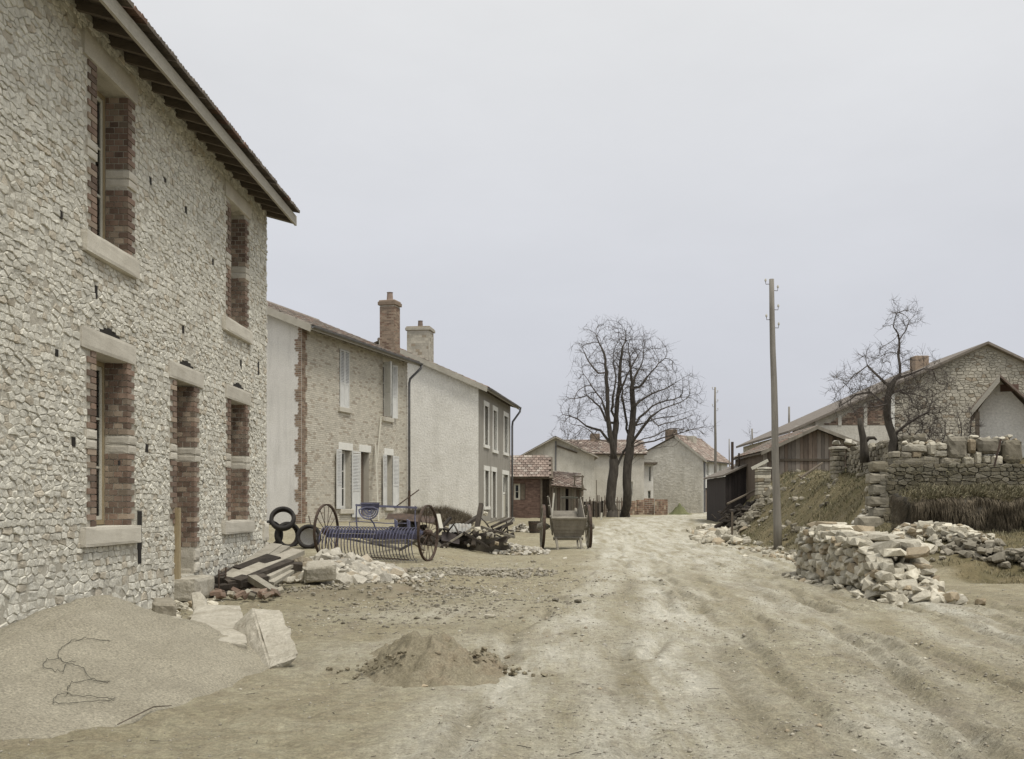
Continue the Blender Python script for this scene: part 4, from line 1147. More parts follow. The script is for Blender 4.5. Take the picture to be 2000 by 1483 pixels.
tn5=(5.78+2.7*math.tan(R(38))-5.78)/(7.1-2.7); n5=math.atan(tn5)
gs=[g for g in gs if max(v[2] for v in g[0]) < 5.68+ (7.1-max(v[0] for v in g[0]))*tn5 and max(v[2] for v in g[0]) < 5.7+min(v[0] for v in g[0])*math.tan(R(38))+.1]
b=B()
for v_,f_ in gs: b.add(([(y_,x_,z_) for x_,y_,z_ in v_],[tuple(reversed(q)) for q in f_]))
b.out('gable_stone',m_farwall,s5,kind='stuff')
p=at(1311,850,104); lc=h_local(C5,A5,p); obj('chimney',*bbox(lc.x-.4,lc.x+.4,lc.y-.5,lc.y+.5,6.4,8.7,.03),m_quoin,roof5)
p=at(1350,865,104); lc=h_local(C5,A5,p); obj('chimney',*bbox(lc.x-.5,lc.x+.5,lc.y-.4,lc.y+.4,6.2,8.05,.03),m_farstone,roof5)

# narrow flat-roofed annex
s6=thing('narrow_annex','narrow flat-eaved pale annex with slit windows left of the far stone gable','annex',(8.3,95,0))
x=lambda u:(u-1050)/2100*95-8.3
wa=[(x(1267),x(1271.5),Zv(941,95),Zv(912,95)),(x(1252.5),x(1256.5),Zv(968,95),Zv(928,95)),(x(1265),x(1271),Zv(975,95),Zv(959,95))]
obj('wall',*wall_panel(0,x(1276),.3,Zv(908,95),0,.4,wa),m_plast2,s6)
obj('room_interior',*room(x(1250),x(1273),Zv(980,95),Zv(910,95),.402,1),m_dark,s6)
for o in wa: window(s6,o[0],o[1],o[2],o[3],.15,m_white,m_white,rows=2,leaves=1,t=.03,ins=.03)
obj('side_wall',*box(x(1276)-.4,x(1276),.402,5,.3,Zv(908,95)),m_plast2,s6)
obj('roof',*box(x(1246),x(1283),-.5,5,Zv(908,95),Zv(904,95)),m_raft,s6)
obj('roof_edge',*box(x(1232),x(1246)-.01,-.3,5,Zv(909,95),Zv(906,95)),m_fascia,s6)

# ---------------------------------------------------------------- trees by space colonisation
def colonise(seeds, attr, D=.3, di=2.2, dk=.5, iters=120, grav=0.0, rs=1, mom=.8):
    """seeds: list of (pos, parent)"""
    rnd=np.random.RandomState(rs)
    pos=[np.array(p,float) for p,_ in seeds]; par=[q for _,q in seeds]
    A=np.array(attr,float); near=np.full(len(A),-1); nd=np.full(len(A),1e9)
    def upd(i0):
        for i in range(i0,len(pos)):
            d=np.linalg.norm(A-pos[i],axis=1); m=d<nd; near[m]=i; nd[m]=d[m]
    upd(0)
    for it in range(iters):
        keep=nd>dk
        A=A[keep]; near=near[keep]; nd=nd[keep]
        if len(A)==0: break
        act=nd<di
        if not act.any(): break
        n0=len(pos)
        for i in np.unique(near[act]):
            m=(near==i)&act
            d=A[m]-pos[i]; d/=np.linalg.norm(d,axis=1)[:,None]
            s=d.sum(0)+rnd.normal(0,.12,3); 
            if np.linalg.norm(s)<1e-3: continue
            s=s/np.linalg.norm(s)
            if par[i] is not None:
                pd=pos[i]-pos[par[i]]; pd/=np.linalg.norm(pd)+1e-9; s=s+mom*pd
            s[2]+=grav; s/=np.linalg.norm(s)
            newp=pos[i]+s*D
            ok=True
            for j in range(max(0,len(pos)-60),len(pos)):
                if par[j]==i and np.linalg.norm(pos[j]-newp)<D*.25: ok=False; break
            if ok: pos.append(newp); par.append(i)
        if len(pos)==n0: break
        upd(n0)
    return pos, par

def tree_mesh(pos, par, rtip=.010, e=2.3, rmax=None, twigs=2, tl=.45, split=.07, seed=1, wig=0.0, nseed=0):
    rnd=random.Random(seed); n=len(pos); ch=[[] for _ in range(n)]
    for i,p in enumerate(par):
        if p is not None: ch[p].append(i)
    s=[0.0]*n
    for i in range(n-1,-1,-1):
        if not ch[i]: s[i]=rtip**e
        if par[i] is not None: s[par[i]]+=s[i]
    r=[v**(1/e) for v in s]
    if rmax:
        r0=r[0]; r=[rtip*.8+(rmax-rtip*.8)*(max(0,(q-rtip)/(r0-rtip))**1.12) for q in r]
    thick=B(); thin=B()
    V=[Vector(p) for p in pos]
    def chain(i):
        c=[i]
        while ch[c[-1]]: c.append(max(ch[c[-1]],key=lambda q:r[q]))
        return c
    starts=[i for i in range(n) if par[i] is None]
    for i in range(n):
        if ch[i]:
            m_=max(ch[i],key=lambda q:r[q])
            starts+=[c for c in ch[i] if c!=m_]
    for st in starts:
        c=chain(st); pts=[V[q] for q in c]; rr=[r[q] for q in c]
        if par[st] is not None: pts=[V[par[st]]]+pts; rr=[min(r[par[st]],rr[0]*1.25)]+rr
        # split thick / thin
        k=0
        while k<len(rr) and rr[k]>split: k+=1
        if k>=2: thick.add(tube(pts[:k+1],rr[:k+1],8))
        lo=max(0,k-1) if k>=2 else 0
        if len(pts)-lo>=2: thin.add(tube(pts[lo:],rr[lo:],4 if rr[lo]>.02 else 3,cap=False))
    for i in range(nseed,n):
        if r[i]<rtip*3.2 and rnd.random()<.8:
            for _ in range(twigs):
                pd=(V[i]-V[par[i]]).normalized() if par[i] is not None else Vector((0,0,1))
                d=(pd*0.7+Vector([rnd.gauss(0,.6) for _ in range(3)])+Vector((0,0,.15))).normalized()
                L=tl*rnd.uniform(.4,1.1); mid=V[i]+d*L*.5+Vector([rnd.gauss(0,.05*L) for _ in range(3)])*1.5
                thin.add(tube([V[i],mid,V[i]+d*L+Vector([rnd.gauss(0,.12*L) for _ in range(3)])],[rtip*.75,rtip*.6,rtip*.35],3,cap=False))
    return thick, thin

def ell(c, r, n, rs, zmin=None, power=.6):
    rn=np.random.RandomState(rs); d=rn.normal(0,1,(n,3)); d/=np.linalg.norm(d,axis=1)[:,None]
    p=np.array(c)+d*np.array(r)*(rn.uniform(0,1,(n,1))**power)
    if zmin is not None: p=p[p[:,2]>zmin]
    return p

YT=66.0
def zt(x,y,dy=0.0):
    u=1060+x*.2833; v=600+y*.2833
    p=at(u,v,YT); return np.array([p.x,p.y+dy,p.z])
def chainseed(lists):
    seeds=[]; ids={}
    for li,(par0,pts,step) in enumerate(lists):
        prev=par0 if not isinstance(par0,tuple) else ids[par0]
        last=None
        for k,p in enumerate(pts):
            p=np.array(p,float)
            if prev is not None:
                a=np.array(seeds[prev][0]); L=np.linalg.norm(p-a); m=max(1,int(L/step))
                for q in range(1,m+1):
                    seeds.append((a+(p-a)*q/m + (np.random.normal(0,.03,3) if q<m else 0),prev)); prev=len(seeds)-1
            else: seeds.append((p,None)); prev=0
            ids[(li,k)]=prev
    return seeds
def village_tree(name_label, base, lists, attr, rmax, seed, rtip=.011, D=.28, twigs=2, tl=.5, di=2.0, dk=.42, bark=m_bark, group=None, split=.07, flare=True,ee=2.0):
    t=thing('bare_tree',name_label,'tree',tuple(base),0,group)
    seeds=chainseed(lists)
    pos,par=colonise(seeds,attr,D,di,dk,140,.02,seed)
    off=np.array(base)
    pos=[p-off for p in pos]
    a,b=tree_mesh(pos,par,rtip,ee,rmax,twigs,tl,split,seed,nseed=len(seeds))
    if flare:
        q=Vector(pos[0]); a.add(tube([q+Vector((0,0,-.4)),q+Vector((0,0,.02)),q+Vector((0.01,0,.5))],[rmax*1.7,rmax*1.35,rmax*.98],9))
    a.out('trunk',bark,t,True); b.out('crown',m_twig,t,False)
    return t
b1=np.array([4.59,66,G(4.59,66)-.05])
att1=np.concatenate([ell(zt(455,400),(2.4,2.5,3.1),900,1,power=.45),ell(zt(330,640),(2.1,1.8,1.3),260,2,power=.45),ell(zt(290,900),(1.9,1.5,.8),170,3),ell(zt(220,740),(1.2,1.2,.7),80,4),ell(zt(560,300),(2.0,1.8,1.9),300,8)])
l1=[(None,[b1,zt(470,1300),zt(488,1150),zt(490,1060)],.4),((0,3),[zt(492,930,.1),zt(508,800,.2),zt(515,650,.1),zt(530,480,.1),zt(545,330),zt(575,200)],.35),
    ((0,3),[zt(480,960,-.3),zt(450,800,-.5),zt(440,620,-.6),zt(438,460,-.5),zt(420,330,-.5),zt(370,220,-.5)],.35),((0,2),[zt(540,1040,.3),zt(590,960,.5),zt(585,800,.5),zt(560,650,.6),zt(540,450,.7)],.35),
    ((2,0),[zt(440,930,-.5),zt(370,920,-.9),zt(330,870,-1.1),zt(260,830,-1.2),zt(200,820,-1.2)],.35),((1,1),[zt(440,780,.6),zt(400,680,.9),zt(310,600,1.1),zt(220,620,1.2)],.35),
    ((2,0),[zt(400,850,.2),zt(300,820,.2),zt(240,770,.2),zt(140,740,.2)],.35),((0,3),[zt(440,1020,-.3),zt(360,1000,-.5),zt(290,1010,-.6)],.35),
    ((2,1),[zt(410,680,-.9),zt(400,650,-1),zt(330,560,-1.1),zt(260,440,-1.1)],.35),((2,3),[zt(380,470,-.8),zt(310,390,-1)],.35),((1,2),[zt(560,520,-.4),zt(620,400,-.6),zt(680,300,-.6)],.35),
    ((1,1),[zt(470,720,-.4),zt(500,500,-.6),zt(480,350,-.7)],.35)]
village_tree('bare roadside tree on the left of the pair, with low left branches',b1,l1,att1,.30,21,group=None,D=.26,dk=.31,rtip=.0095,twigs=2,tl=.6)
b2=np.array([5.42,66.8,G(5.42,66.8)-.05])
att2=np.concatenate([ell(zt(690,520),(2.5,2.5,3.2),800,5,power=.45),ell(zt(870,620),(2.4,2.2,1.9),520,6,power=.45),ell(zt(900,850),(2.7,1.8,.8),360,7),ell(zt(640,330),(1.7,1.8,1.7),280,9),ell(zt(1010,800),(1.5,1.2,.6),130,10)])
l2=[(None,[b2,zt(585,1280),zt(583,1120),zt(600,970)],.4),((0,3),[zt(618,830,.2),zt(628,700,.1),zt(615,560),zt(605,430,-.1),zt(590,260,-.1)],.35),
    ((0,3),[zt(660,870,-.5),zt(730,770,-.9),zt(800,720,-1.2),zt(880,690,-1.3),zt(980,640,-1.4)],.35),((0,3),[zt(680,940,.4),zt(780,920,.8),zt(900,880,.9),zt(1050,835,1.0),zt(1150,820,1.)],.35),
    ((1,1),[zt(680,640,.7),zt(760,590,1.1),zt(860,550,1.3),zt(980,480,1.3)],.35),((0,2),[zt(620,1050,-.5),zt(660,1000,-.8),zt(800,975,-1.0),zt(880,970,-1.)],.35),
    ((0,3),[zt(650,930,-.8),zt(760,900,-1.2),zt(860,850,-1.5),zt(1000,860,-1.6)],.35),((1,0),[zt(670,760,.3),zt(760,680,.5),zt(860,640,.6),zt(1040,600,.7)],.35),
    ((1,0),[zt(680,800,1.),zt(790,760,1.4),zt(930,740,1.6),zt(1080,690,1.7)],.35),((1,2),[zt(660,560,-.5),zt(740,460,-.8),zt(830,370,-.9)],.35),((1,2),[zt(640,480,.5),zt(700,350,.8),zt(720,220,.9)],.35),
    ((0,2),[zt(615,1090,.4),zt(680,1040,.6),zt(760,1050,.7)],.35),((2,1),[zt(780,830,-1.2),zt(900,800,-1.5),zt(1020,760,-1.6)],.35)]
village_tree('bare roadside tree on the right of the pair, with long right-hand branches',b2,l2,att2,.27,22,D=.26,dk=.31,rtip=.0095,twigs=2,tl=.6)

def small_tree(label, base, h, w_, seed, n=220, rmax=.07, cat='tree'):
    base=np.array(base,float)
    top=base+np.array([0,0,h])
    at_=ell(base+np.array([0,0,h*.64]),(w_,w_*.9,h*.40),n,seed)
    return village_tree(label,base,[(None,[base,base+np.array([.05,0,h*.25]),base+np.array([-.05,.05,h*.6])],.3)],at_,rmax,seed,D=h*.035,di=h*.35,dk=h*.06,twigs=2,tl=h*.07,rtip=.012,split=.04)
small_tree('small bare tree rising behind the roof ridge of the pale gabled house',(-(1050-1110)/2100*96,96,3.0),6.6,1.7,31)
small_tree('slender bare tree far off between the telephone poles',((1466-1050)/2100*110,110,1.0),9.2,1.1,32,n=120)

# ---------------------------------------------------------------- tile stacks, stake fence, mound
def tile_stack(u0,u1,v0,Y,label,rot=0.0,seed=1):
    rnd=random.Random(seed); x0=(u0-1050)/2100*Y; x1=(u1-1050)/2100*Y; g=G((x0+x1)/2,Y); zt_=Zv(v0,Y)
    t=thing('tile_stack',label,'tile stack',((x0+x1)/2,Y,g),rot,'stacks of clay tiles beyond the two trees')
    ps=[]; w2_=(x1-x0)/2; h=zt_-g; z=0; k=0
    ch_=h/round(h/.16)
    while z<h-.02:
        n_=max(3,int(w2_*2/.14)); a=-w2_
        for i in range(n_):
            ps.append(box(a+i*w2_*2/n_+.006,a+(i+1)*w2_*2/n_-.006,rnd.uniform(-.02,.02)-.3,.5,z+.006,z+ch_-.008))
        z+=ch_; k+=1
    pieces(t,'tile',ps,m_brick_p,300); return t
tile_stack(1226,1243,979,84,'clay tile stack just right of the right-hand tree trunk',0,1)
tile_stack(1244,1258,977,84.6,'narrow clay tile stack, second from the right-hand tree trunk',0.05,2)
tile_stack(1259,1277,974,85,'clay tile stack second from the right end of the row',0,3)
tile_stack(1279,1304,976,84,'widest clay tile stack at the right end of the row',-.1,4)
f_=thing('stake_fence','dark wooden stake fence behind the two tree trunks','fence',(3.3,72,G(3.3,72)))
rnd=random.Random(8)
for k in range(30):
    x=k*.095; h=1.35+rnd.uniform(-.25,.15); obj('stake',*beam((x,rnd.uniform(-.05,.05),-.2),(x+rnd.uniform(-.05,.05),rnd.uniform(-.05,.05),h),.07,.05,taper=.7),m_barn,f_)
for z in (.45,1.0): obj('rail',*beam((-.05,.06,z),(2.85,.06,z),.05,.08),m_barn,f_)
f_=thing('plank_fence','low dark board fence between the lean-to and the trees','fence',((1136-1050)/2100*69,69,G(3,69)))
for k in range(10):
    obj('board',*box(k*.14,k*.14+.13,0,.03,-.2,1.0+rnd.uniform(-.15,.1)),m_plankd if k%2 else m_barn,f_)

def mound(name,label,cat,cx,cy,rx,ry,h,m,seed=1,n=40,rough=.12,sharp=.3,front=1.0,freq=3.0,amp=.25,fine=.02,kind=None,ffreq=14,flare=1.15):
    """heap with its own relief following the ground below"""
    xs=np.linspace(-1.25,1.25,n); X,Y=np.meshgrid(xs,xs); rr=np.sqrt(X**2+Y**2)*(1+.16*fbm(X*1.3+seed,Y*1.3-seed,3))
    q_=np.clip(1-(np.sqrt(rr**2+sharp**2)-sharp)/(math.sqrt(1+sharp**2)-sharp),0,1)
    prof=q_**flare
    wx=cx+X*rx; wy=cy+Y*ry*np.where(Y<0,front,1.0)
    z=ground_np(wx,wy)*1.0 - .02 + h*prof*(1+amp*fbm(X*freq+seed*3,Y*freq,4)) + fine*fbm(X*ffreq,Y*ffreq+seed,3)*np.clip(prof*6,0,1)
    z=z-.02*(1-np.clip(prof*8,0,1))
    g0=float(ground_np(np.array([cx]),np.array([cy]))[0])
    v=np.stack([wx-cx,wy-cy,z-g0],-1).reshape(-1,3); idx=np.arange(n*n).reshape(n,n)
    f=np.stack([idx[:-1,:-1],idx[:-1,1:],idx[1:,1:],idx[1:,:-1]],-1).reshape(-1,4)
    o=obj(name,v.tolist(),f.tolist(),m,None,True,label=label,cat=cat,kind=kind)
    o.location=(cx,cy,g0); return o
mound('grass_mound','small green mound beside the road in front of the far stone gable','mound',(1327-1050)/2100*88,88,1.0,1.0,.75,m_grassg,5)

# poles -------------------------------------------------------------
def pole(label,u0,v0,u1,v1,Y,r0,r1,group=None,fit=True,steps=False):
    a=at(u0,v0,Y); b_=at(u1,v1,Y); g=G(a.x,a.y); a=Vector((a.x,a.y,g-.3))
    t=thing('telephone_pole',label,'pole',tuple(a),0,group)
    L=b_-a
    pts=[L*k/8+Vector((.008*math.sin(k*1.7),0.006*math.cos(k*2.1),0)) for k in range(9)]
    obj('post',*tube(pts,[r0+(r1-r0)*k/8 for k in range(9)],10),m_pole,t,True)
    if fit:
        for k,(dz,sx) in enumerate(((.12,-1),(.32,1),(.9,1),(1.2,-1),(1.45,1))):
            c=L*(1-dz/L.length); x0=sx*(r1+.01)
            br=obj('insulator_bracket',*tube([c+Vector((x0*.4,0,-.03)),c+Vector((x0+sx*.09,-.03,-.04)),c+Vector((x0+sx*.10,-.03,.05))],.010,5),m_iron,t)
            obj('insulator',*tube([c+Vector((x0+sx*.10,-.03,.05)),c+Vector((x0+sx*.10,-.03,.09)),c+Vector((x0+sx*.10,-.03,.13))],[.03,.032,.018],8),m_framew,br)
    return t
pole('tall grey telephone pole at the foot of the bank, nearest the camera',1519.5,1062,1506.5,546,32.7,.135,.075)
pole('telephone pole standing in front of the far white house',1398,1003,1396.5,757,68,.12,.06)
pole('thin far pole rising above the barn roof',1543,900,1541,795,90,.12,.08,fit=False)
pole('thin far pole standing right of the stove pipe',1475,905,1468.5,838,95,.11,.07,fit=False)
pole('thinnest far pole just left of the stove pipe',1426,930,1424,858,100,.07,.05,fit=False)

# ---------------------------------------------------------------- two-wheeled cart
CY=33.7
def wheel(parent,c,axis,r,hubr,rimw,rimt,nsp,sp_r,m_r,m_tyre,m_h,hublen,rim_in=None,name='wheel'):
    axis=Vector(axis).normalized(); c=Vector(c)
    w_=obj(name,*flatring(c,r-rimt,r-.012,rimw,axis,36),m_r,parent)
    obj('tyre_iron',*flatring(c,r-.011,r,rimw*1.02,axis,36),m_tyre,w_)
    obj('hub',*tube([c-axis*hublen/2,c-axis*hublen*.3,c,c+axis*hublen*.3,c+axis*hublen/2],[hubr*.7,hubr,hubr*1.15,hubr,hubr*.7],12),m_h,w_)
    u=axis.orthogonal().normalized(); v=axis.cross(u)
    for k in range(nsp):
        a=2*math.pi*(k+.5)/nsp; d=u*math.cos(a)+v*math.sin(a)
        obj('spoke',*tube([c+d*hubr*.8+axis*(hublen*.12*(1 if k%2 else -1) if sp_r<.012 else 0),c+d*(r-rimt*.8)],[sp_r,sp_r*.85],6),m_r,w_)
    return w_
ct=thing('farm_cart','weathered two-wheeled farm cart tipped forward with its shafts on the ground','cart',(.88,CY,G(.88,CY)),R(4))
gz=0.0
for sx in (-1,1): wheel(ct,(sx*.72,0,.68),(1,0,0.03*sx),.69,.11,.085,.09,12,.026,m_cartw,m_iron,m_cartw,.36)
obj('axle',*beam((-.75,0,.68),(.75,0,.68),.09,.09),m_cartw,ct)
pit=R(29)
Mt=Matrix.Translation((0,0,.84)) @ Matrix.Rotation(pit,4,'X')   # nose (towards -y) down
def ca(vf): return xf(vf,Mt)
for sx in (-1,1):
    obj('shaft',*ca(tube([(sx*.40,.9,-.06),(sx*.40,-.3,-.06),(sx*.37,-1.0,-.07),(sx*.36,-1.66,-.10)],[.045,.05,.045,.032],7)),m_cartw,ct)
for k in range(5):
    y0_=-.85+k*.30; obj('floor_board',*ca(box(-.40,.40,y0_,y0_+.28,0,.03)),m_cart,ct)
for sx in (-1,1):
    for k in range(3): obj('side_board',*ca(([ (sx*(.41+.025*k),-.88,.03+k*.17),(sx*(.41+.025*k),.62,.03+k*.17),(sx*(.44+.025*k),.62,.03+k*.17),(sx*(.44+.025*k),-.88,.03+k*.17),
        (sx*(.44+.025*k),-.88,.19+k*.17),(sx*(.44+.025*k),.62,.19+k*.17),(sx*(.465+.025*k),.62,.19+k*.17),(sx*(.465+.025*k),-.88,.19+k*.17)],BF)),m_cart,ct)
    for yy in (-.75,-.1,.5): obj('stave',*ca(beam((sx*.47,yy,-.05),(sx*.55,yy,.62),.05,.05)),m_cartw,ct)
for k in range(5):
    z0_=-.02+k*.125; w_=.41+.02*k
    obj('front_board',*ca(([( -w_,-.92,z0_),(w_,-.92,z0_),(w_,-.89,z0_),(-w_,-.89,z0_),(-w_-.025,-.90,z0_+.119),(w_+.025,-.90,z0_+.119),(w_+.025,-.87,z0_+.119),(-w_-.025,-.87,z0_+.119)],BF)),m_cart,ct)
obj('front_rail',*ca(beam((-.54,-.92,.62),(.54,-.92,.62),.05,.06)),m_cartw,ct)
obj('crosspiece',*ca(beam((-.46,-.95,-.06),(.46,-.95,-.06),.08,.08)),m_cartw,ct)
obj('prop',*beam((.30,-.55,.42),(.28,-.95,.02),.05,.05),m_cartw,ct)
obj('rope_hoop',*ca(ring((.1,.2,.74),.26,.016,(0,.4,.9),20,5)),m_wire,ct)
obj('upright_pole',*beam((-.52,-.6,.6),(-.40,-.4,1.72),.035,.035),m_framew,ct)
obj('upright_pole',*beam((.50,.3,.7),(.44,.3,1.55),.05,.05),m_cartw,ct)

# ---------------------------------------------------------------- horse-drawn hay rake
pl=Vector((-4.98,25.35,0)); pr_=Vector((-2.52,24.72,0))
cen=(pl+pr_)/2; ang=math.atan2(pr_.y-pl.y,pr_.x-pl.x); Wd=(pr_-pl).length
gl=G(pl.x,pl.y); gr=G(pr_.x,pr_.y); rk_z=(gl+gr)/2
rk=thing('hay_rake','blue horse-drawn hay rake with two spoked iron wheels and curved tines','hay rake',(cen.x,cen.y,rk_z),ang)
hl=gl-rk_z
for sx in (-1,1):
    wheel(rk,(sx*Wd/2,0,.65+(hl if sx<0 else -hl)),(1,0,0),.65,.075,.055,.035,16,.009,m_iron,m_iron,m_iron,.2)
tilt=hl
def tz(x): return -2*tilt*x/Wd
hb=.66
obj('axle_beam',*beam((-Wd/2,0,hb+tz(-Wd/2)),(Wd/2,0,hb+tz(Wd/2)),.07,.07),m_blue,rk)
obj('tooth_bar',*beam((-Wd/2+.12,-.10,hb-.02+tz(-Wd/2)),(Wd/2-.12,-.10,hb-.02+tz(Wd/2)),.06,.05),m_blue,rk)
obj('tooth_rail',*beam((-Wd/2+.12,-.20,hb-.10+tz(-Wd/2)),(Wd/2-.12,-.20,hb-.10+tz(Wd/2)),.035,.10),m_tine,rk)
obj('lower_bar',*beam((-Wd/2+.3,-.56,.14+tz(-Wd/2)),(Wd/2-.25,-.56,.06+tz(Wd/2)),.02,.02),m_iron,rk)
nt_=30
for k in range(nt_):
    x=-Wd/2+.14+k*(Wd-.28)/(nt_-1); pts=[]
    for j in range(13):
        a=R(70)+R(-225)*j/12*-1
        a=R(60+210*j/12); 
        pts.append((x+random.uniform(-.002,.002), -.32+.36*math.cos(a)*(1.0), .40+.36*math.sin(a)*1.05+tz(x)))
    obj('tine',*tube(pts,[.0115]*9+[.010,.009,.008,.007],5,cap=False),m_tine,rk)
    obj('tine_spring',*ring((x,-.10,hb+.03+tz(x)),.035,.010,(1,0,0),10,4),m_blue,rk)
# seat: pierced dish on a sprung stalk
st=obj('seat_stalk',*tube([(.0,-.0,hb),(-.02,-.12,hb+.20),(-.03,-.30,hb+.30)],.018,6),m_blue,rk)
b=B(); sc_c=Vector((-.03,-.32,hb+.52))
for r_i in (.06,.115,.17,.225):
    pts=[sc_c+Vector((math.cos(t)*r_i*1.05, -.06*(r_i/.225)**2-.02, -math.sin(t)*r_i*.98)) for t in [math.pi*k/14 for k in range(15)]]
    b.add(tube(pts,.014 if r_i<.22 else .018,5))
for k in range(0,15):
    t=math.pi*k/14; b.add(beam(sc_c+Vector((math.cos(t)*.04,-.015,-math.sin(t)*.04)),sc_c+Vector((math.cos(t)*.235,-.08,-math.sin(t)*.22)),.018,.006))
b.add(tube([sc_c+Vector((-.24,-.06,0)),sc_c+Vector((-.1,-.03,.05)),sc_c+Vector((.1,-.03,.05)),sc_c+Vector((.24,-.06,0))],.016,5))
b.add(tube([sc_c+Vector((-.22,-.03,.14)),sc_c+Vector((.22,-.03,.14))],.012,5))
b.out('seat',m_blue,rk)
obj('seat_back',*poly_prism([(-.235,hb+.50),(.175,hb+.50),(.20,hb+.68),(-.26,hb+.68)],-.30,-.29),m_tine,rk)
obj('upper_bar',*beam((-.50,-.05,hb+.62),(1.02,-.05,hb+.56),.04,.05),m_blue,rk)
for x in (-.48,.98): obj('bar_bracket',*tube([(x,-.05,hb+.60),(x-.02,-.03,hb+.3),(x,0,hb+.02)],.017,5),m_blue,rk)
obj('lever',*tube([(.45,-.05,hb+.55),(.98,.2,hb+.98)],.014,5),m_iron,rk)
obj('hand_frame',*tube([(-.62,-.1,hb+.05),(-.64,-.1,hb+.22),(-.42,-.1,hb+.24),(.30,-.1,hb+.20),(.80,-.1,hb+.20),(.82,-.1,hb+.05)],.012,5),m_blue,rk)
for x in (.55,.86):
    obj('trip_bracket',*poly_prism([(x-.03,hb-.02),(x+.03,hb-.02),(x+.02,hb+.26),(x-.05,hb+.30)],-.16,-.12),m_blue,rk)
for sx in (-1,1): obj('shaft',*beam((sx*.62,.1,hb-.08),(sx*.30+.1,2.1,.16),.07,.06),m_cartw,rk)
obj('shaft_brace',*beam((-.60,.6,hb-.28),(.60,.6,hb-.28),.06,.04),m_cartw,rk)
obj('frame_pole',*beam((-1.0,.12,.52),(.25,.9,.22),.05,.05),m_cartw,rk)
obj('frame_pole',*beam((1.0,.12,.48),(.2,.95,.20),.05,.05),m_cartw,rk)
obj('frame_pole',*beam((-.35,.5,.40),(.55,.3,.44),.04,.04),m_cartw,rk)

# ---------------------------------------------------------------- old tyres by the corner
def tyre(label,u,v,Y,r,yaw,pitch,dark=True):
    p=at(u,v,Y); t=thing('old_tyre',label,'tyre',tuple(p),0,'old tyres piled behind the house corner')
    ax=Vector((math.sin(yaw)*math.cos(pitch),-math.cos(yaw)*math.cos(pitch),math.sin(pitch)))
    a=ax; u_=a.orthogonal().normalized(); v_=a.cross(u_)
    vs=[];fs=[]; N_=32; prof=[(.70,-.09),(.86,-.11),(.97,-.08),(1,0),(.97,.08),(.86,.11),(.70,.09),(.72,.05),(.85,.06),(.88,0),(.85,-.06),(.72,-.05)]
    M_=len(prof)
    for i in range(N_):
        tt=2*math.pi*i/N_; d=u_*math.cos(tt)+v_*math.sin(tt)
        for pr,pa in prof: vs.append(tuple(d*(r*pr)+a*(pa*.8)))
    for i in range(N_):
        for k in range(M_):
            fs.append((i*M_+k,i*M_+(k+1)%M_,((i+1)%N_)*M_+(k+1)%M_,((i+1)%N_)*M_+k))
    obj('tread',vs,fs,m_rubber,t,True)
    obj('bead_wire',*ring((0,0,0),r*.70,.012,ax,32,5),m_iron,t)
    return t
tyre('topmost old tyre of the pile behind the stone house corner',552,1014,27.4,.335,R(8),R(28))
tyre('old tyre at the bottom left, half hidden by the stone house corner',528,1044,27.6,.36,R(48),R(5))
tyre('old tyre standing under the topmost one',562,1046,27.5,.35,R(38),R(4))
tyre('old tyre with a pale disc inside, propped nearest the hay rake wheel',603,1049,27.0,.315,R(6),R(10))
p=at(603,1050,27.15); tag(obj('pale_disc',*tube([p+Vector((0,-.02,0)),p+Vector((0,.02,.0))],.22,24),m_plaster),'pale round disc set inside the tyre nearest the hay rake','disc')
tag(obj('leaning_stick',*tube([tuple(at(616,1062,27.3)),tuple(at(603,1008,27.6))],.018,5),m_raft),'thin dark stick leaning behind the tyre nearest the rake','stick')

# ---------------------------------------------------------------- rubbish heap between the rake and the cart
def rubble(name,label,cat,cx,cy,rx,ry,h,n,size,m,seed,core=True,maxn=120,flat=.7,yaw=0,group=None,peak=1.2,core_m=None):
    rnd=random.Random(seed); g0=G(cx,cy); t=thing(name,label,cat,(cx,cy,g0),yaw,group); ps=[]
    ca_,sa_=math.cos(yaw),math.sin(yaw)
    for i in range(n):
        while True:
            a,b_=rnd.uniform(-1,1),rnd.uniform(-1,1)
            if a*a+b_*b_<1: break
        rr=math.sqrt(a*a+b_*b_); lx,ly=a*rx,b_*ry
        wx,wy=cx+lx*ca_-ly*sa_, cy+lx*sa_+ly*ca_
        hz=G(wx,wy)-g0+h*(1-rr**peak)*rnd.uniform(.75,1.0)
        s=size*rnd.choice((.5,.7,.85,1,1.15,1.5))*rnd.uniform(.85,1.15)
        old=random.getstate(); random.seed(seed*1000+i)
        ps.append(rock((lx,ly,hz+s*.12),(s,s*rnd.uniform(.6,.95),s*flat*rnd.uniform(.6,1)),(rnd.uniform(-.6,.6),rnd.uniform(-.6,.6),rnd.uniform(0,6.28))))
        random.setstate(old)
    pieces(t,'stone',ps,m,maxn)
    if core:
        vs=[(0,0,h*.86)]; fs=[]; N_=20
        for k in range(N_):
            tt=2*math.pi*k/N_; 
            for q in (.5,1.0): 
                lx,ly=math.cos(tt)*rx*q,math.sin(tt)*ry*q; wx,wy=cx+lx*ca_-ly*sa_,cy+lx*sa_+ly*ca_
                vs.append((lx,ly,(G(wx,wy)-g0-.03)+ h*(1-q**peak)*.86))
        for k in range(N_):
            j=(k+1)%N_; fs.append((0,1+2*k,1+2*j)); fs.append((1+2*k,2+2*k,2+2*j,1+2*j))
        obj('earth_core',vs,fs,core_m or m_core,t)
    return t

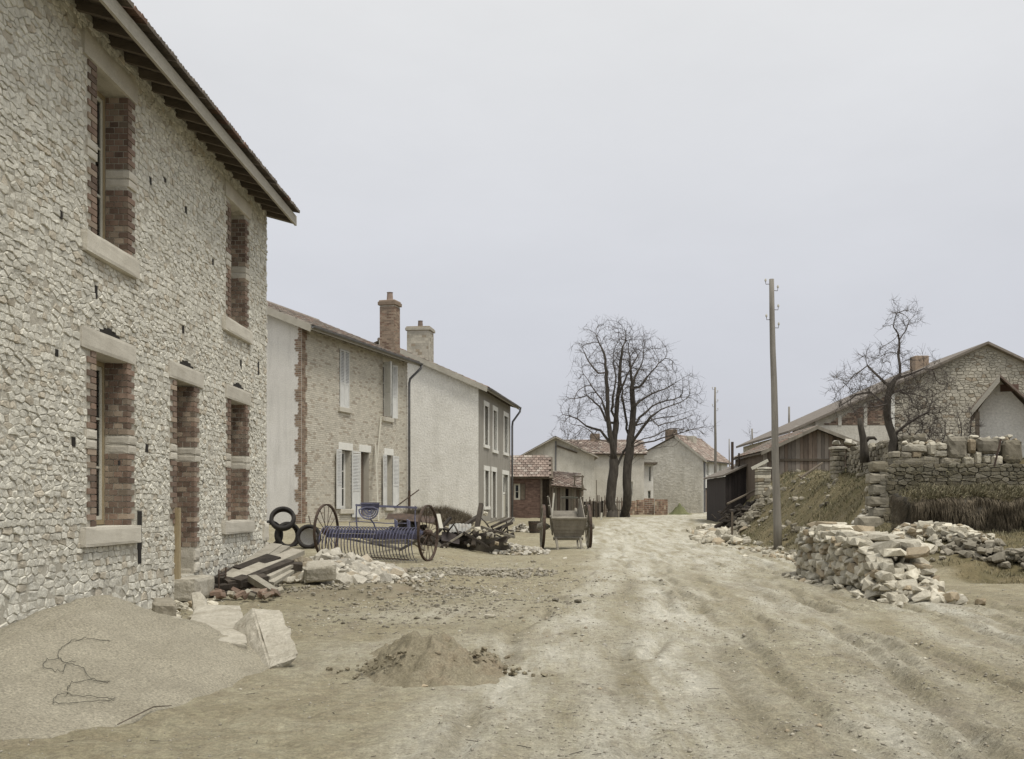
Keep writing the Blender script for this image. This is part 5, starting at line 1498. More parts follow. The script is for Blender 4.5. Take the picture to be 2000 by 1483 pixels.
def fuzz(b,n,fn,ln,wd,rnd,droop=.3,up=.6):
    """thin blades; fn gives a base point and a normal"""
    for i in range(n):
        p,nv=fn(); d=Vector([rnd.gauss(0,.5) for _ in range(3)])+nv*1.0+Vector((0,0,up)); d.normalize()
        L=ln*rnd.uniform(.45,1.2); s=d.orthogonal().normalized()*wd*rnd.uniform(.6,1.3)
        m_=p+d*L*.55; e_=m_+(d+Vector((0,0,-droop))).normalized()*L*.45
        k=len(b.v); b.v+=[tuple(p-s),tuple(p+s),tuple(m_+s*.6),tuple(m_-s*.6),tuple(e_)]; b.f+=[(k,k+1,k+2,k+3),(k+3,k+2,k+4)]

rb_=thing('rubbish_heap','heap of charred beams, tangled branches and bent metal sheets behind the rake','rubbish heap',(-1.9,30.2,G(-1.9,30.2)))
g0=G(-1.9,30.2); rnd=random.Random(14)
def RH(u,v,Y=30.2): p=at(u,v,Y); return Vector((p.x+1.9,p.y-30.2,p.z-g0))
for (a,c,w_,h_,mm) in (((858,1062,29.4),(936,1008,30.8),.14,.10,m_plankd),((846,1050,30),(930,1050,29.8),.16,.12,m_plankd),((880,1058,29.5),(975,1038,30.5),.12,.10,m_plankd),
    ((905,1062,29.6),(1000,1022,30.9),.10,.08,m_plankd),((925,1068,29.5),(940,985,30.2),.13,.13,m_plankd),((955,1066,29.6),(1003,1044,30),.12,.12,m_plankd),
    ((860,1030,30.2),(905,1046,29.7),.18,.05,m_plankd),((940,1030,30),(1005,1050,29.5),.09,.08,m_cartw),((870,1065,29.2),(925,1030,29.6),.07,.05,m_cartw),
    ((905,1040,29.4),(955,1070,29.3),.08,.06,m_plankd),((850,1045,29.9),(880,1012,30.6),.10,.08,m_plankd),((960,1030,30.2),(999,1012,30.8),.07,.06,m_plankd),((990,1010,30.4),(950,1024,30.3),.05,.04,m_cartw)):
    obj('beam',*beam(RH(*a),RH(*c),w_,h_,taper=.85),mm,rb_)
for k in range(26):
    a=RH(rnd.uniform(862,995),rnd.uniform(1030,1066),rnd.uniform(29.3,30.8)); d=Vector((rnd.uniform(-.5,.5),rnd.uniform(-.4,.3),rnd.uniform(.0,.5)))
    obj('branch',*tube([a,a+d*.5+Vector((0,0,rnd.uniform(0,.1))),a+d],[.03,.022,.01],5),m_plankd,rb_)
# corrugated sheet, bent
def sheet(name,c,w_,l_,ax,ay,m,bend=.2,corr=.012,nn=20,parent=None,**kw):
    ax=Vector(ax).normalized(); ay=Vector(ay).normalized(); nz_=ax.cross(ay).normalized(); vs=[];fs=[]; k2=8
    for i in range(nn+1):
        for j in range(k2+1):
            s=(i/nn-.5)*w_; t=(j/k2-.5)*l_; h=corr*math.sin(i*2.1)+bend*((j/k2-.5)**2-.1)+.02*math.sin(i*.3+j*.7)
            vs.append(tuple(Vector(c)+ax*s+ay*t+nz_*h))
    for i in range(nn):
        for j in range(k2): a=i*(k2+1)+j; fs.append((a,a+1,a+k2+2,a+k2+1))
    n0=len(vs); vs+= [tuple(Vector(q)-nz_*.004) for q in vs]; fs+=[tuple(reversed([q+n0 for q in f])) for f in fs]
    return obj(name,vs,fs,m,parent,True,**kw)
sheet('metal_sheet',RH(898,1034,29.7),.62,.42,(1,.05,.05),(0,.75,.5),m_tin,parent=rb_)
sheet('metal_sheet',RH(880,1052,29.3),.5,.3,(1,.2,-.2),(0,.5,.7),m_tar,parent=rb_,corr=.003)
obj('pale_post',*beam(RH(861,1034,29.6),RH(855,1006,29.8),.11,.10),m_framew,rb_)
for (u,v,s) in ((932,1034,.2),(957,1046,.24),(946,1037,.12),(970,1062,.14),(935,1052,.14),(915,1066,.12),(948,1004,.16),(989,1062,.13)):
    obj('stone',*rock(RH(u,v,29.5),(s,s*.8,s*.7)),m_stone,rb_)
obj('earth_core',*poly_prism([(-1.3,-.1),(1.2,-.1),(1.0,.28),(.3,.42),(-.5,.34),(-1.1,.22)],-.2,.8),m_core,rb_)
sheet('rusty_sheet',at(802,1014,28.9),1.3,.6,(1,.1,-.06),(0,.9,.25),m_iron,corr=.004,label='rusty flat metal sheet lying across the heap behind the rake',cat='metal sheet')
b=B(); b.add(rough_block(-1.0,.1,-.4,.5,0,.55,4,.05,5))
rbx=rubble('dark_rubble','dark rubble and scrap under the rusty sheet behind the rake','rubble',(800-1050)/2100*28.8,29.2,1.0,.7,.55,60,.24,m_plankd,41,maxn=60)
# brushwood mound against the plastered gable
bh=thing('brushwood_mound','long fuzzy mound of brown brushwood against the cream gable','brushwood',(-3.45,36.5,G(-3.45,36.5)))
rnd=random.Random(3); b=B(); bg_=G(-3.45,36.5)
def bf_():
    a=rnd.uniform(-1,1); t=rnd.uniform(0,math.pi); prof=(1-a*a)**.4; x=a*1.25; hmax=.44*prof*(1 if a<.3 else 1-.5*(a-.3))+.05
    return Vector((x,-math.cos(t)*.5,math.sin(t)*hmax+.0)),Vector((0,-math.cos(t),math.sin(t)))
fuzz(b,5200,bf_,.26,.006,rnd,.3,.2)
b.out('twigs',m_hay,bh,kind='stuff')
vs=[];fs=[]
for i in range(15):
    a=-1+2*i/14; prof=(1-a*a)**.4
    for j in range(9): t=math.pi*j/8; hmax=.44*prof*(1 if a<.3 else 1-.5*(a-.3))+.02; vs.append((a*1.25,-math.cos(t)*.5*max(prof,.1),math.sin(t)*hmax-.02))
for i in range(14):
    for j in range(8): k=i*9+j; fs.append((k,k+1,k+10,k+9))
obj('dense_core',vs,fs,m_hay,bh,True)
rubble('stone_spill','low spill of small pale stones between rubbish heap and cart','stones',(1008-1050)/2100*31.5,31.0,.95,1.6,.24,300,.12,m_stonew,42,maxn=140,core=True,core_m=m_ground)
rubble('pale_rubble','small white rubble heap in front of the red brick outbuilding','rubble',(1018-1050)/2100*47,47,.5,.5,.38,60,.16,m_stonew,43,maxn=60)
tb=thing('wooden_tub','dark wooden tub standing left of the cart wheel','tub',(-.12,45.5,G(-.12,45.5)))
for k in range(16):
    a=2*math.pi*k/16; c_,s_=math.cos(a),math.sin(a); tt=Vector((-s_,c_,0))
    p0=Vector((c_*.21,s_*.21,0)); p1=Vector((c_*.27,s_*.27,.50)); obj('stave',*beam(p0,p1,.098,.022,up=(c_,s_,0)),m_plankd,tb)
for z_,r_ in ((.12,.235),(.40,.272)): obj('hoop',*flatring((0,0,z_),r_-.004,r_+.008,.035,(0,0,1),24),m_iron,tb)
obj('base',*tube([(0,0,.02),(0,0,.05)],.2,16),m_plankd,tb)
p=at(1174,1024,60); tag(obj('short_post',*beam((p.x,60,G(p.x,60)-.1),(p.x+.03,60,Zv(1002,60)),.13,.12,taper=.8),m_framew),'short pale wooden post on the verge left of the tree trunks','post')
p=at(1166,1005,64); tag(obj('thin_stake',*tube([(p.x,64,G(p.x,64)-.1),(p.x-.04,64,Zv(938,64))],.022,5),m_raft),'tall thin stake standing between the lean-to and the trees','stake')
# ================================================================ RIGHT SIDE
# dark tarred shed
t=thing('tarred_shed','small black tarred board shed with a sloping roof beside the brown barn','shed',(9.26,54,G(9.3,54)-.3))
ox,oz=9.26,t.location.z
def P54(u,v): p=at(u,v,54); return (p.x-ox,p.z-oz)
a0=P54(1417,929); a1=P54(1490,896); zb=P54(1417,997)[1]
n_=12
for k in range(n_):
    x0=a0[0]+(a1[0]-a0[0])*k/n_; x1=a0[0]+(a1[0]-a0[0])*(k+1)/n_-.012; sl=(a1[1]-a0[1])/(a1[0]-a0[0])
    obj('board',*poly_prism([(x0,-.6),(x1,-.6),(x1,a0[1]+sl*(x1-a0[0])-.05),(x0,a0[1]+sl*(x0-a0[0])-.05)],0,.03),m_tar,t)
obj('side_wall',*box(a0[0]+.0,a0[0]+.05,.031,6,-.6,a0[1]-.06),m_tar,t)
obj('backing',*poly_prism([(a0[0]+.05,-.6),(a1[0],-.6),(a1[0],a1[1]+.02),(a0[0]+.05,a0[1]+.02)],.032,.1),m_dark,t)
obj('top_board',*poly_prism([(a0[0],a0[1]-.16),(a1[0],a1[1]-.16),(a1[0],a1[1]+.03),(a0[0],a0[1]+.03)],-.03,-.003),m_tar,t)
e0=P54(1410,932); 
obj('roof',*([(e0[0],-.3,e0[1]),(a1[0]+.1,-.3,a1[1]+.03),(a1[0]+.1,6,a1[1]+.03),(e0[0],6,e0[1]),(e0[0],-.3,e0[1]+.09),(a1[0]+.1,-.3,a1[1]+.13),(a1[0]+.1,6,a1[1]+.13),(e0[0],6,e0[1]+.09)],BF),m_tileg,t)
c=P54(1436,905); obj('stove_pipe',*tube([(c[0],.8,c[1]-.3),(c[0],.8,P54(1436,862)[1])],.07,8),m_iron,t)
c=P54(1450,905); obj('short_pipe',*tube([(c[0],.9,c[1]-.4),(c[0],.9,P54(1450,884)[1])],.05,8),m_iron,t)
q0=P54(1457,968);q1=P54(1471,936)
for k in range(4):
    w_=(q1[0]-q0[0])/4; obj('hatch_board',*box(q0[0]+k*w_,q0[0]+(k+1)*w_-.01,-.06,-.03,q0[1],q1[1]),m_cart,t)

# brown board barn
BY=50.0
t=thing('board_barn','brown weathered board barn with low gabled roof on top of the bank','barn',((1488-1050)/2100*BY,BY,G(11,BY)-.4))
ox,oz=t.location.x,t.location.z
def P50(u,v): p=at(u,v,BY); return (p.x-ox,p.z-oz)
L_=P50(1490,884); A_=P50(1593,838); R_=P50(1668,868)
def top_(x): 
    return L_[1]+(A_[1]-L_[1])*(x-L_[0])/(A_[0]-L_[0]) if x<A_[0] else A_[1]+(R_[1]-A_[1])*(x-A_[0])/(R_[0]-A_[0])
x=L_[0]; rnd=random.Random(6)
while x<R_[0]-.05:
    w_=rnd.choice((.16,.19,.22)); x1=min(x+w_-.014,R_[0]); e=rnd.uniform(-.012,.012)
    obj('board',*poly_prism([(x,-.5),(x1,-.5),(x1,top_(x1)-.02),(x,top_(x)-.02)],e,.03),m_barn,t); x+=w_
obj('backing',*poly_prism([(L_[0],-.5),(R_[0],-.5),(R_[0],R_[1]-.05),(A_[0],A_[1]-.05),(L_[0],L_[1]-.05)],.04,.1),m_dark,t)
obj('side_wall',*box(L_[0],L_[0]+.05,.11,7,-.5,L_[1]-.06),m_barn,t)
for v in (899,): z=P50(1500,v)[1]; obj('rail',*box(L_[0]+.3,R_[0]-.3,-.06,-.015,z-.05,z+.05),m_raft,t)
r=B()
def rs(p,q,th=.07): return ([(p[0],-.45,p[1]),(q[0],-.45,q[1]),(q[0],7.3,q[1]),(p[0],7.3,p[1]),(p[0],-.45,p[1]+th),(q[0],-.45,q[1]+th),(q[0],7.3,q[1]+th),(p[0],7.3,p[1]+th)],BF)
l2=P50(1483,888); r2_=P50(1676,871)
r.add(rs(l2,(A_[0]-.002,A_[1]+.03))).add(rs((A_[0]+.002,A_[1]+.03),r2_))
rf=r.out('roof',m_raft,t)
for a,c in ((l2,A_),(A_,r2_)):
    obj('verge_board',*([(a[0],-.48,a[1]-.06),(c[0],-.48,c[1]-.04),(c[0],-.452,c[1]-.04),(a[0],-.452,a[1]-.06),(a[0],-.48,a[1]+.10),(c[0],-.48,c[1]+.13),(c[0],-.452,c[1]+.13),(a[0],-.452,a[1]+.10)],BF),m_cart,rf)
sl=Vector((A_[0]-l2[0],0,A_[1]-l2[1]))
pieces(rf,'roof_tile',tile_field((l2[0],-.4,l2[1]+.10),(0,1,0),sl,7.6,sl.length-.1,tw=.25,tl=.36,th=.03,seed=5),m_tileg,100)

# big stone barn on the hill
HY=56.0
t=thing('stone_barn','large stone barn whose broad gable fills the hilltop behind the apple tree','barn',((1925-1050)/2100*HY,HY,1.0))
ox,oz=t.location.x,1.0
def P56(u,v): p=at(u,v,HY); return (p.x-ox,p.z-oz)
L_=P56(1552,841); A_=P56(1925,674); R_=(-L_[0]*.95,L_[1])
sL=(A_[1]-L_[1])/(A_[0]-L_[0])
bx0,bz0=P56(1592,832); bx1,bz1=P56(1738,780)
obj('gable_wall',*poly_prism([(L_[0],-.5),(R_[0],-.5),(R_[0],R_[1]),A_,(L_[0],L_[1])],0.03,.5),m_farstone,t)
obj('side_wall',*box(L_[0],L_[0]+.4,.51,14,-.5,L_[1]-.1),m_farwall,t)
obj('lower_render',*box(L_[0]+.05,bx1+.2,-.01,.028,-.4,bz0),m_farwall,t)
sx=bx1+.25
halfs=[(-sL,1,A_[1]-sL*A_[0]-.12),(sL*1.05,1,A_[1]+sL*1.05*A_[0]-.12)]
ps=voronoi_stones(sx,R_[0]*.6,.2,A_[1],.27,.14,halfs=halfs,seed=91,prot=(.004,.03),gap=.010)
pieces(t,'stone',ps,m_farstone,300)
# brick infill under the verge
hb=[(-sL,1,A_[1]-sL*A_[0]-.35)]
pieces(t,'brick',brick_field(bx0,bx1,bz0+.05,bz0+3.0,bl=.24,bh=.075,j=.015,halfs=hb,seed=3,y=-.02,y1=.028),m_brick,150)
for u in (1595,1640,1690,1735):
    x=P56(u,800)[0]; zt2=A_[1]+sL*(x-A_[0])-.3
    obj('timber_post',*box(x-.09,x+.09,-.045,-.021,bz0,max(bz0+.3,zt2)),m_farwall,t)
obj('timber_post',*box(bx1+.05,bx1+.24,-.05,.025,.5,A_[1]+sL*(bx1+.15-A_[0])-.3),m_white,t)
r=B()
def rs2(p,q,y0=-.35,y1=14.4,th=.13): return ([(p[0],y0,p[1]),(q[0],y0,q[1]),(q[0],y1,q[1]),(p[0],y1,p[1]),(p[0],y0,p[1]+th),(q[0],y0,q[1]+th),(q[0],y1,q[1]+th),(p[0],y1,p[1]+th)],BF)
r.add(rs2((L_[0]-.4,L_[1]-.4*sL),(A_[0]-.002,A_[1]))).add(rs2((A_[0]+.002,A_[1]),(R_[0]+.4,R_[1]-.2)))
rf=r.out('roof',m_tileg,t)
pc=at(1796,697,61.4); x=pc.x-ox; obj('chimney',*bbox(x-.40,x+.40,5.0,5.9,A_[1]+sL*x-.5,pc.z-oz,.03),m_quoin,rf)

# right-hand cottage at the frame edge
t=thing('edge_cottage','small stone cottage with steep overhanging roof at the right edge, above the block wall','cottage',((1952-1050)/2100*30.5,30.5,2.2),-R(22))
ox,oz=t.location.x,2.2
def P30(u,v): p=at(u,v,30.5); return (p.x-ox,p.z-oz)
A_=P30(1952,742); L_=P30(1914,800); 
obj('gable_wall',*poly_prism([(L_[0],-.4),(1.3,-.4),(1.3,1.2),A_,(L_[0],L_[1])],0,.3),m_plast2,t)
obj('side_wall',*box(L_[0],L_[0]+.25,.301,4,-.4,L_[1]-.1),m_plast2,t)
r=B(); r.add(rs2(P30(1899,806),(A_[0]-.001,A_[1]+.02),-.55,4.3,.07)).add(rs2((A_[0]+.001,A_[1]+.02),(1.7,1.05),-.55,4.3,.07))
rf=r.out('roof',m_tiler,t)
a,c=P30(1899,808),A_
obj('verge_board',*([(a[0],-.58,a[1]-.13),(c[0],-.58,c[1]-.13),(c[0],-.552,c[1]-.13),(a[0],-.552,a[1]-.13),(a[0],-.58,a[1]+.05),(c[0],-.58,c[1]+.08),(c[0],-.552,c[1]+.08),(a[0],-.552,a[1]+.05)],BF),m_fascia,rf)
obj('prop_post',*beam((P30(1912,850)[0],-.45,-.3),(P30(1912,802)[0],-.45,P30(1912,806)[1]),.12,.12),m_raft,t)
obj('brick_band',*box(A_[0]+.02,A_[0]+.5,-.02,-.002,A_[1]-.35,A_[1]-.15),m_brick_d,t)

# ---------------------------------------------------------------- stone pillars
def pillar(label,u0,u1,v0,Y,m,cap=True,seed=1):
    x0=(u0-1050)/2100*Y; x1=(u1-1050)/2100*Y; g=G((x0+x1)/2,Y)-.25; zt=Zv(v0,Y); t=thing('stone_pillar',label,'pillar',((x0+x1)/2,Y,g))
    w=(x1-x0)/2; z=0; h=zt-g; rnd=random.Random(seed)
    while z<h-.05:
        hh=rnd.uniform(.10,.19); n_=rnd.choice((1,2,2,3)); a=-w
        for i in range(n_):
            b_=-w+2*w*(i+1)/n_; 
            random.seed(seed*77+int(z*100)+i)
            obj('stone',*bbox(a+.006+rnd.uniform(-.02,.01),b_-.006+rnd.uniform(-.01,.02),-w+rnd.uniform(-.03,.03),w,z,min(z+hh-.012,h),.02,.008),m,t); a=b_
        z+=hh
    if cap: obj('capstone',*rough_block(-w-.06,w+.07,-w-.05,w+.05,h+.003,h+.10,4,.02,seed),m_ashlar,t)
    return t
pillar('pale stacked-stone gate pillar in front of the tarred shed',1477,1503,918,46,m_stone,True,3)
pillar('squat stone pillar at the end of the hilltop wall, in front of the barn',1624,1648,879,36,m_stoned,True,5)
p=at(1488,907,46); tag(obj('pale_stone',*rock((p.x,46,Zv(908,46)),(.3,.25,.13)),m_stonew),'white stone lying on top of the gate pillar','stone')
tag(obj('gate_board',*beam(at(1468,916,45.7),at(1500,900,45.8),.06,.12),m_framew),'pale slanting board resting on the gate pillar','board')

# ---------------------------------------------------------------- retaining wall below the plateau (faces the road)
Lw=6.2; Wa=0.0
rw=thing('retaining_wall','old mossy retaining wall of squared stones under the row of pale blocks','retaining wall',(8.62,27.02,0),Wa)
def wbat(x,z): return (z-.5)*.06
ps=voronoi_stones(0,Lw,.35,2.42,.25,.105,seed=51,prot=(.01,.06),gap=.008,course=.12,yfn=wbat,base=.06)
pieces(rw,'stone',ps,m_oldwall,300)
v,f=wall_panel(0,Lw,.1,2.4,.035,.3,[]); v=[(x,y+(z-.5)*.06,z) for x,y,z in v]; obj('backing',v,f,m_core,rw)
v,f=wall_panel(-.02,.0,.1,2.5,.03,1.2,[]); 
for k in range(7):
    z=.45+k*.29; obj('quoin_stone',*rough_block(-.18-.08*(k%2),.24,-.02+(z-.5)*.06,.5,z,z+.275,3,.02,k),m_stoned if k%2 else m_oldwall,rw)
    
g_=G(8.15,26.9)
tag(obj('stone_block',*rough_block(7.95,8.6,26.6,27.2,.35,Zv(1010,26.9),4,.03,4),m_stoned),'squared stone block standing at the foot of the retaining wall corner','stone block')

# blocks and loose stones on top of the wall
bw=thing('block_wall','rough wall of large pale salvaged blocks along the top of the bank','wall',(9.9,27.2,2.4))
def BW(u,v,Y): p=at(u,v,Y); return Vector((p.x-9.9,p.y-27.2,p.z-2.4))
random.seed(77)
for i,(u0,u1,v0,v1,Y,mm,am) in enumerate(((1742,1838,892,908,27.5,m_stoned,.03),(1838,1880,894,907,26.5,m_stoned,.03),(1782,1802,881,893,27.3,m_ashlar,.02),(1772,1812,868,882,27.3,m_ashlar,.03),(1824,1852,878,892,27,m_stone,.03),
    (1815,1832,864,890,27.4,m_ashlar,.03),(1834,1853,866,878,27.2,m_stone,.03),(1852,1892,853,894,26.8,m_stoned,.035),(1893,1908,858,883,26.2,m_ashlar,.025),(1906,1919,882,908,26,m_ashlar,.02),
    (1910,1958,856,885,26,m_stoned,.04),(1882,1904,893,910,26.3,m_stone,.03),(1921,1938,889,905,25.8,m_ashlar,.03),(1940,1962,890,908,25.5,m_stone,.03),(1962,2000,860,905,25.2,m_stoned,.04),(1760,1782,884,894,27.3,m_stoned,.02),(1742,1760,882,893,27.6,m_stoned,.02))):
    Y=27.2; a=BW(u0,v1,Y); c=BW(u1,v0,Y); mm=m_stone if mm is m_ashlar else mm
    obj('stone_block',*rough_block(a.x,c.x,a.y,a.y+.45,a.z-.03,c.z,4,am,i+3),mm,bw)
for i in range(26):
    u=1765+i*8.6+random.uniform(-3,3); Y=27.2; s=random.uniform(.12,.24)
    obj('stone',*rock(BW(u,857+random.uniform(-4,6) if u>1850 else 868+random.uniform(-5,5),Y+.3),(s,s*.9,s*.5)),m_stone,bw)
# low dry wall running from the pillar to the blocks
dw=thing('dry_stone_wall','low dark dry stone wall between the squat pillar and the pale blocks','wall',(10.35,36,2.3),math.atan2(-8.2,-.55))
ps=voronoi_stones(0,8.2,-.2,.82,.26,.14,seed=61,prot=(.0,.06),gap=.012,base=.25)
pieces(dw,'stone',ps,m_stoned,200)
for k in range(36):
    s=random.uniform(.18,.32); obj('stone',*rock((k*.232+random.uniform(-.05,.05),.12+random.uniform(-.05,.08),.84+random.uniform(-.03,.06)),(s,s*.9,s*.55)),m_stoned,dw)
obj('backing',*box(.02,8.15,.1,.35,-.2,.72),m_core,dw)
for (u,v,s) in ((1633,866,.26),(1657,864,.26),(1668,866,.2)):
    p=at(u,v,35.5); 
    tag(obj('white_stone',*rock((p.x,35.5,p.z),(s,s,s*.7)),m_stonew),{1633:'white stone perched on the squat pillar',1657:'white stone on the wall just right of the squat pillar',1668:'smaller white stone, second to the right of the squat pillar'}[u],'stone')

# ---------------------------------------------------------------- turf ledge in front of the retaining wall
tf=thing('turf_ledge','dark overhanging ledge of matted dry grass in front of the retaining wall','turf ledge',(8.05,23.0,.66),R(90))
TL=6.0
def prof_t(s):   # cross-section, s 0..1 from ground front up over the top to the back
    P=[(.08,-.35),(.05,.05),(0,.35),(-.06,.62),(-.10,.80),(.02,.90),(.35,.98),(.95,1.06)]
    k=s*(len(P)-1); i=min(int(k),len(P)-2); t=k-i; return (P[i][0]+(P[i+1][0]-P[i][0])*t, P[i][1]+(P[i+1][1]-P[i][1])*t)
from mathutils import noise as mnoise
def turf_pt(a,s):
    x,z=prof_t(s); nn=mnoise.fractal(Vector((a*1.3,s*3,4)),.8,2,4)
    endf=min(1,a/.5) if a<.5 else 1
    hs=math.sqrt(max(0,1-(1-endf)**2))
    bend=.10*math.sin(a*1.1)
    return Vector((x+bend+.20*nn+(1-hs)*.35, -a, (z if z<0 else z*(0.90+.1*hs))+.11*nn))
na,ns=74,18; vs=[];fs=[]
for i in range(na+1):
    for j in range(ns+1): vs.append(tuple(turf_pt(TL*i/na,j/ns)))
for i in range(na):
    for j in range(ns): k=i*(ns+1)+j; fs.append((k,k+ns+1,k+ns+2,k+1))
# end cap towards the left
c0=len(vs); fs.append(tuple(range(ns+1)))
obj('turf_body',vs,fs,m_core,tf,True)
rnd=random.Random(12); b=B(); b2=B()
for i in range(9500):
    a=rnd.uniform(0,TL)**1.0; s=rnd.uniform(.12,.72); p=turf_pt(a,s) if rnd.random()<.94 else turf_pt(rnd.uniform(0,.3),s); d=Vector((-.35+rnd.gauss(0,.15),rnd.gauss(0,.15),-1 if s<.66 else -.3)).normalized()
    L=rnd.uniform(.08,.28); w_=.006*rnd.uniform(.6,1.4); sd_=Vector((0,1,0))*w_
    k=len(b.v); m_=p+d*L*.5+Vector((-.03,0,.01)); e_=p+d*L
    b.v+=[tuple(p-sd_+Vector((-.01,0,0))),tuple(p+sd_+Vector((-.01,0,0))),tuple(m_+sd_*.6),tuple(m_-sd_*.6),tuple(e_)]; b.f+=[(k,k+1,k+2,k+3),(k+3,k+2,k+4)]
for i in range(1500):
    s=rnd.uniform(.1,1); p0=turf_pt(0,s); q0=turf_pt(0,1.0); p=p0.lerp(Vector((q0.x,0,min(p0.z,q0.z))),rnd.random()**.8); d=Vector((rnd.gauss(0,.2),.35,-1)).normalized(); L=rnd.uniform(.1,.28)
    k=len(b.v); b.v+=[tuple(p+Vector((-.007,.02,0))),tuple(p+Vector((.007,.02,0))),tuple(p+d*L*.5+Vector((.004,.05,0))),tuple(p+d*L*.5+Vector((-.004,.05,0))),tuple(p+d*L)]; b.f+=[(k,k+1,k+2,k+3),(k+3,k+2,k+4)]
b.out('hanging_grass',m_hay,tf,kind='stuff')
def tg():
    a=rnd.uniform(0,TL); s=rnd.uniform(.60,1.0); return turf_pt(a,s),Vector((-.4 if s<.75 else -.1,0,.8))
fuzz(b2,7000,tg,.17,.011,rnd,.5,.3)
b2.out('top_grass',m_grassd,tf,kind='stuff')

# ---------------------------------------------------------------- grass on the bank
def scatter_grass(name,n,xr,yr,cond,ln,wd,m,seed,up=.9,clump=True):
    rn=np.random.RandomState(seed); V=[];F=[]
    x=rn.uniform(*xr,n*3); y=rn.uniform(*yr,n*3)
    ok=cond(x,y); x=x[ok][:n]; y=y[ok][:n]
    if clump:
        d=fbm(x*2.2+seed,y*2.2,3); k=d>rn.uniform(-.45,.35,len(x)); x=x[k]; y=y[k]
    z=ground_np(x,y); n=len(x)
    L=ln*rn.uniform(.4,1.25,n)*(1+.5*fbm(x*1.1,y*1.1+7,2)); d=rn.normal(0,.42,(n,3)); d[:,2]=up+rn.uniform(0,.4,n); d/=np.linalg.norm(d,axis=1)[:,None]
    s=np.stack([np.cos(rn.uniform(0,6.28,n)),np.sin(rn.uniform(0,6.28,n)),np.zeros(n)],-1)*(wd*rn.uniform(.6,1.4,n))[:,None]
    p=np.stack([x,y,z-.02],-1); m_=p+d*(L*.55)[:,None]; d2=d.copy(); d2[:,2]-=.55; e=m_+d2*(L*.45)[:,None]
    V=np.stack([p-s,p+s,m_+s*.6,m_-s*.6,e],1).reshape(-1,3)
    k=(np.arange(n)*5)[:,None]
    F=[tuple(q) for q in (k+np.array([0,1,2,3]))]+[tuple(q) for q in (k+np.array([3,2,4]))]
    return obj(name,V.tolist(),F,m,None,False,kind='stuff',label=None)
tt=lambda x,y: x-bank_x(y)
o=scatter_grass('dry_grass',30000,(7,14),(24,52),lambda x,y:(tt(x,y)>.1)&((x<8.5)|(y>27.3))&(y>24.5),.15,.011,m_grassd,3); tag(o,'dry yellow winter grass covering the bank','grass')
o=scatter_grass('green_grass',22000,(7,13),(26,52),lambda x,y:(tt(x,y)>.0)&((x<8.5)|(y>27.3))&(y>25),.09,.013,m_grassg,4); tag(o,'short green grass growing between the dry grass on the bank','grass')
o=scatter_grass('foot_grass',12000,(6.8,11),(18.5,27),lambda x,y:(tt(x,y)>.1),.14,.007,m_grassd,5); tag(o,'sparse dead grass among the rubble below the retaining wall','grass')
o=scatter_grass('top_grass',5000,(8.7,14),(27.2,31),lambda x,y:(y>27.25),.16,.010,m_grassd,6); tag(o,'tufts of grass behind and on the retaining wall top','grass')
# grass sprouting from the retaining wall joints
rnd=random.Random(33); b=B(); rwM=XF[rw.name]
def wg():
    p=rwM @ Vector((rnd.uniform(.1,Lw),-.03,rnd.uniform(.5,2.6)**1.0)); return p,Vector((0,-1,.2))
fuzz(b,7000,wg,.12,.006,rnd,.8,.4)
tag(b.out('wall_weeds',m_grassd,None,kind='stuff'),'thin dry weeds growing out of the retaining wall joints','weeds')

# rubble at the foot of the retaining wall
def line_rubble(name,label,pts,n,size,m,seed,h=.3,spread=.35,maxn=250,cat='rubble'):
    rnd=random.Random(seed); c=pts[len(pts)//2]; g0=G(*c); t=thing(name,label,cat,(c[0],c[1],g0)); ps=[]
    st=random.getstate(); random.seed(seed)
    for i in range(n):
        k=rnd.uniform(0,len(pts)-1.001); j=int(k); f=k-j; x=pts[j][0]+(pts[j+1][0]-pts[j][0])*f; y=pts[j][1]+(pts[j+1][1]-pts[j][1])*f
        off=rnd.gauss(0,spread); x+=off; y+=rnd.gauss(0,spread*.5)
        s=size*rnd.choice((.5,.7,.9,1,1.2,1.6)); z=G(x,y)+h*math.exp(-(off/spread)**2)*rnd.uniform(.2,1)*(.5+.5*math.sin(y*1.3)**2)
        ps.append(rock((x-c[0],y-c[1],z-g0+s*.15),(s,s*rnd.uniform(.6,.95),s*rnd.uniform(.4,.75)),(rnd.uniform(-.4,.4),rnd.uniform(-.4,.4),rnd.uniform(0,6.28))))
    random.setstate(st)
    pieces(t,'stone',ps,m,maxn); return t
line_rubble('collapsed_wall','collapsed row of pale rubble behind the big stone pile, below the turf ledge',[(7.3,22.6),(7.7,22.3),(8.2,21.9),(8.7,21.6)],380,.18,m_stone,71,h=.38,spread=.24)
line_rubble('collapsed_wall','lower collapsed row of rubble under the turf at the right edge',[(8.2,21.0),(8.7,20.7),(9.2,20.3),(9.7,20.0)],260,.16,m_stoned,72,h=.25,spread=.28)
line_rubble('bank_stones','scatter of pale stones sliding down beside the retaining wall corner',[(8.15,28.0),(8.5,28.6),(8.9,28.9)],70,.17,m_stonew,73,h=.08,spread=.45,cat='stones',maxn=80)
line_rubble('roadside_stones','pale stones and debris along the foot of the bank beyond the near pole',[(6.6,36),(6.75,40),(7.0,44),(7.8,48)],300,.28,m_stone,74,h=.18,spread=.42,cat='stones',maxn=150)
line_rubble('verge_gravel','thin line of small stones along the verge between stone pile and near pole',[(6.5,21.5),(6.6,25),(6.7,30),(6.7,34)],320,.11,m_stone,75,h=.02,spread=.35,cat='stones',maxn=100)
line_rubble('bank_rubble','stones and broken pieces on the slope below the gate pillar',[(8.2,41),(8.8,44),(9.3,46)],110,.28,m_stoned,76,h=.2,spread=.5,maxn=80)
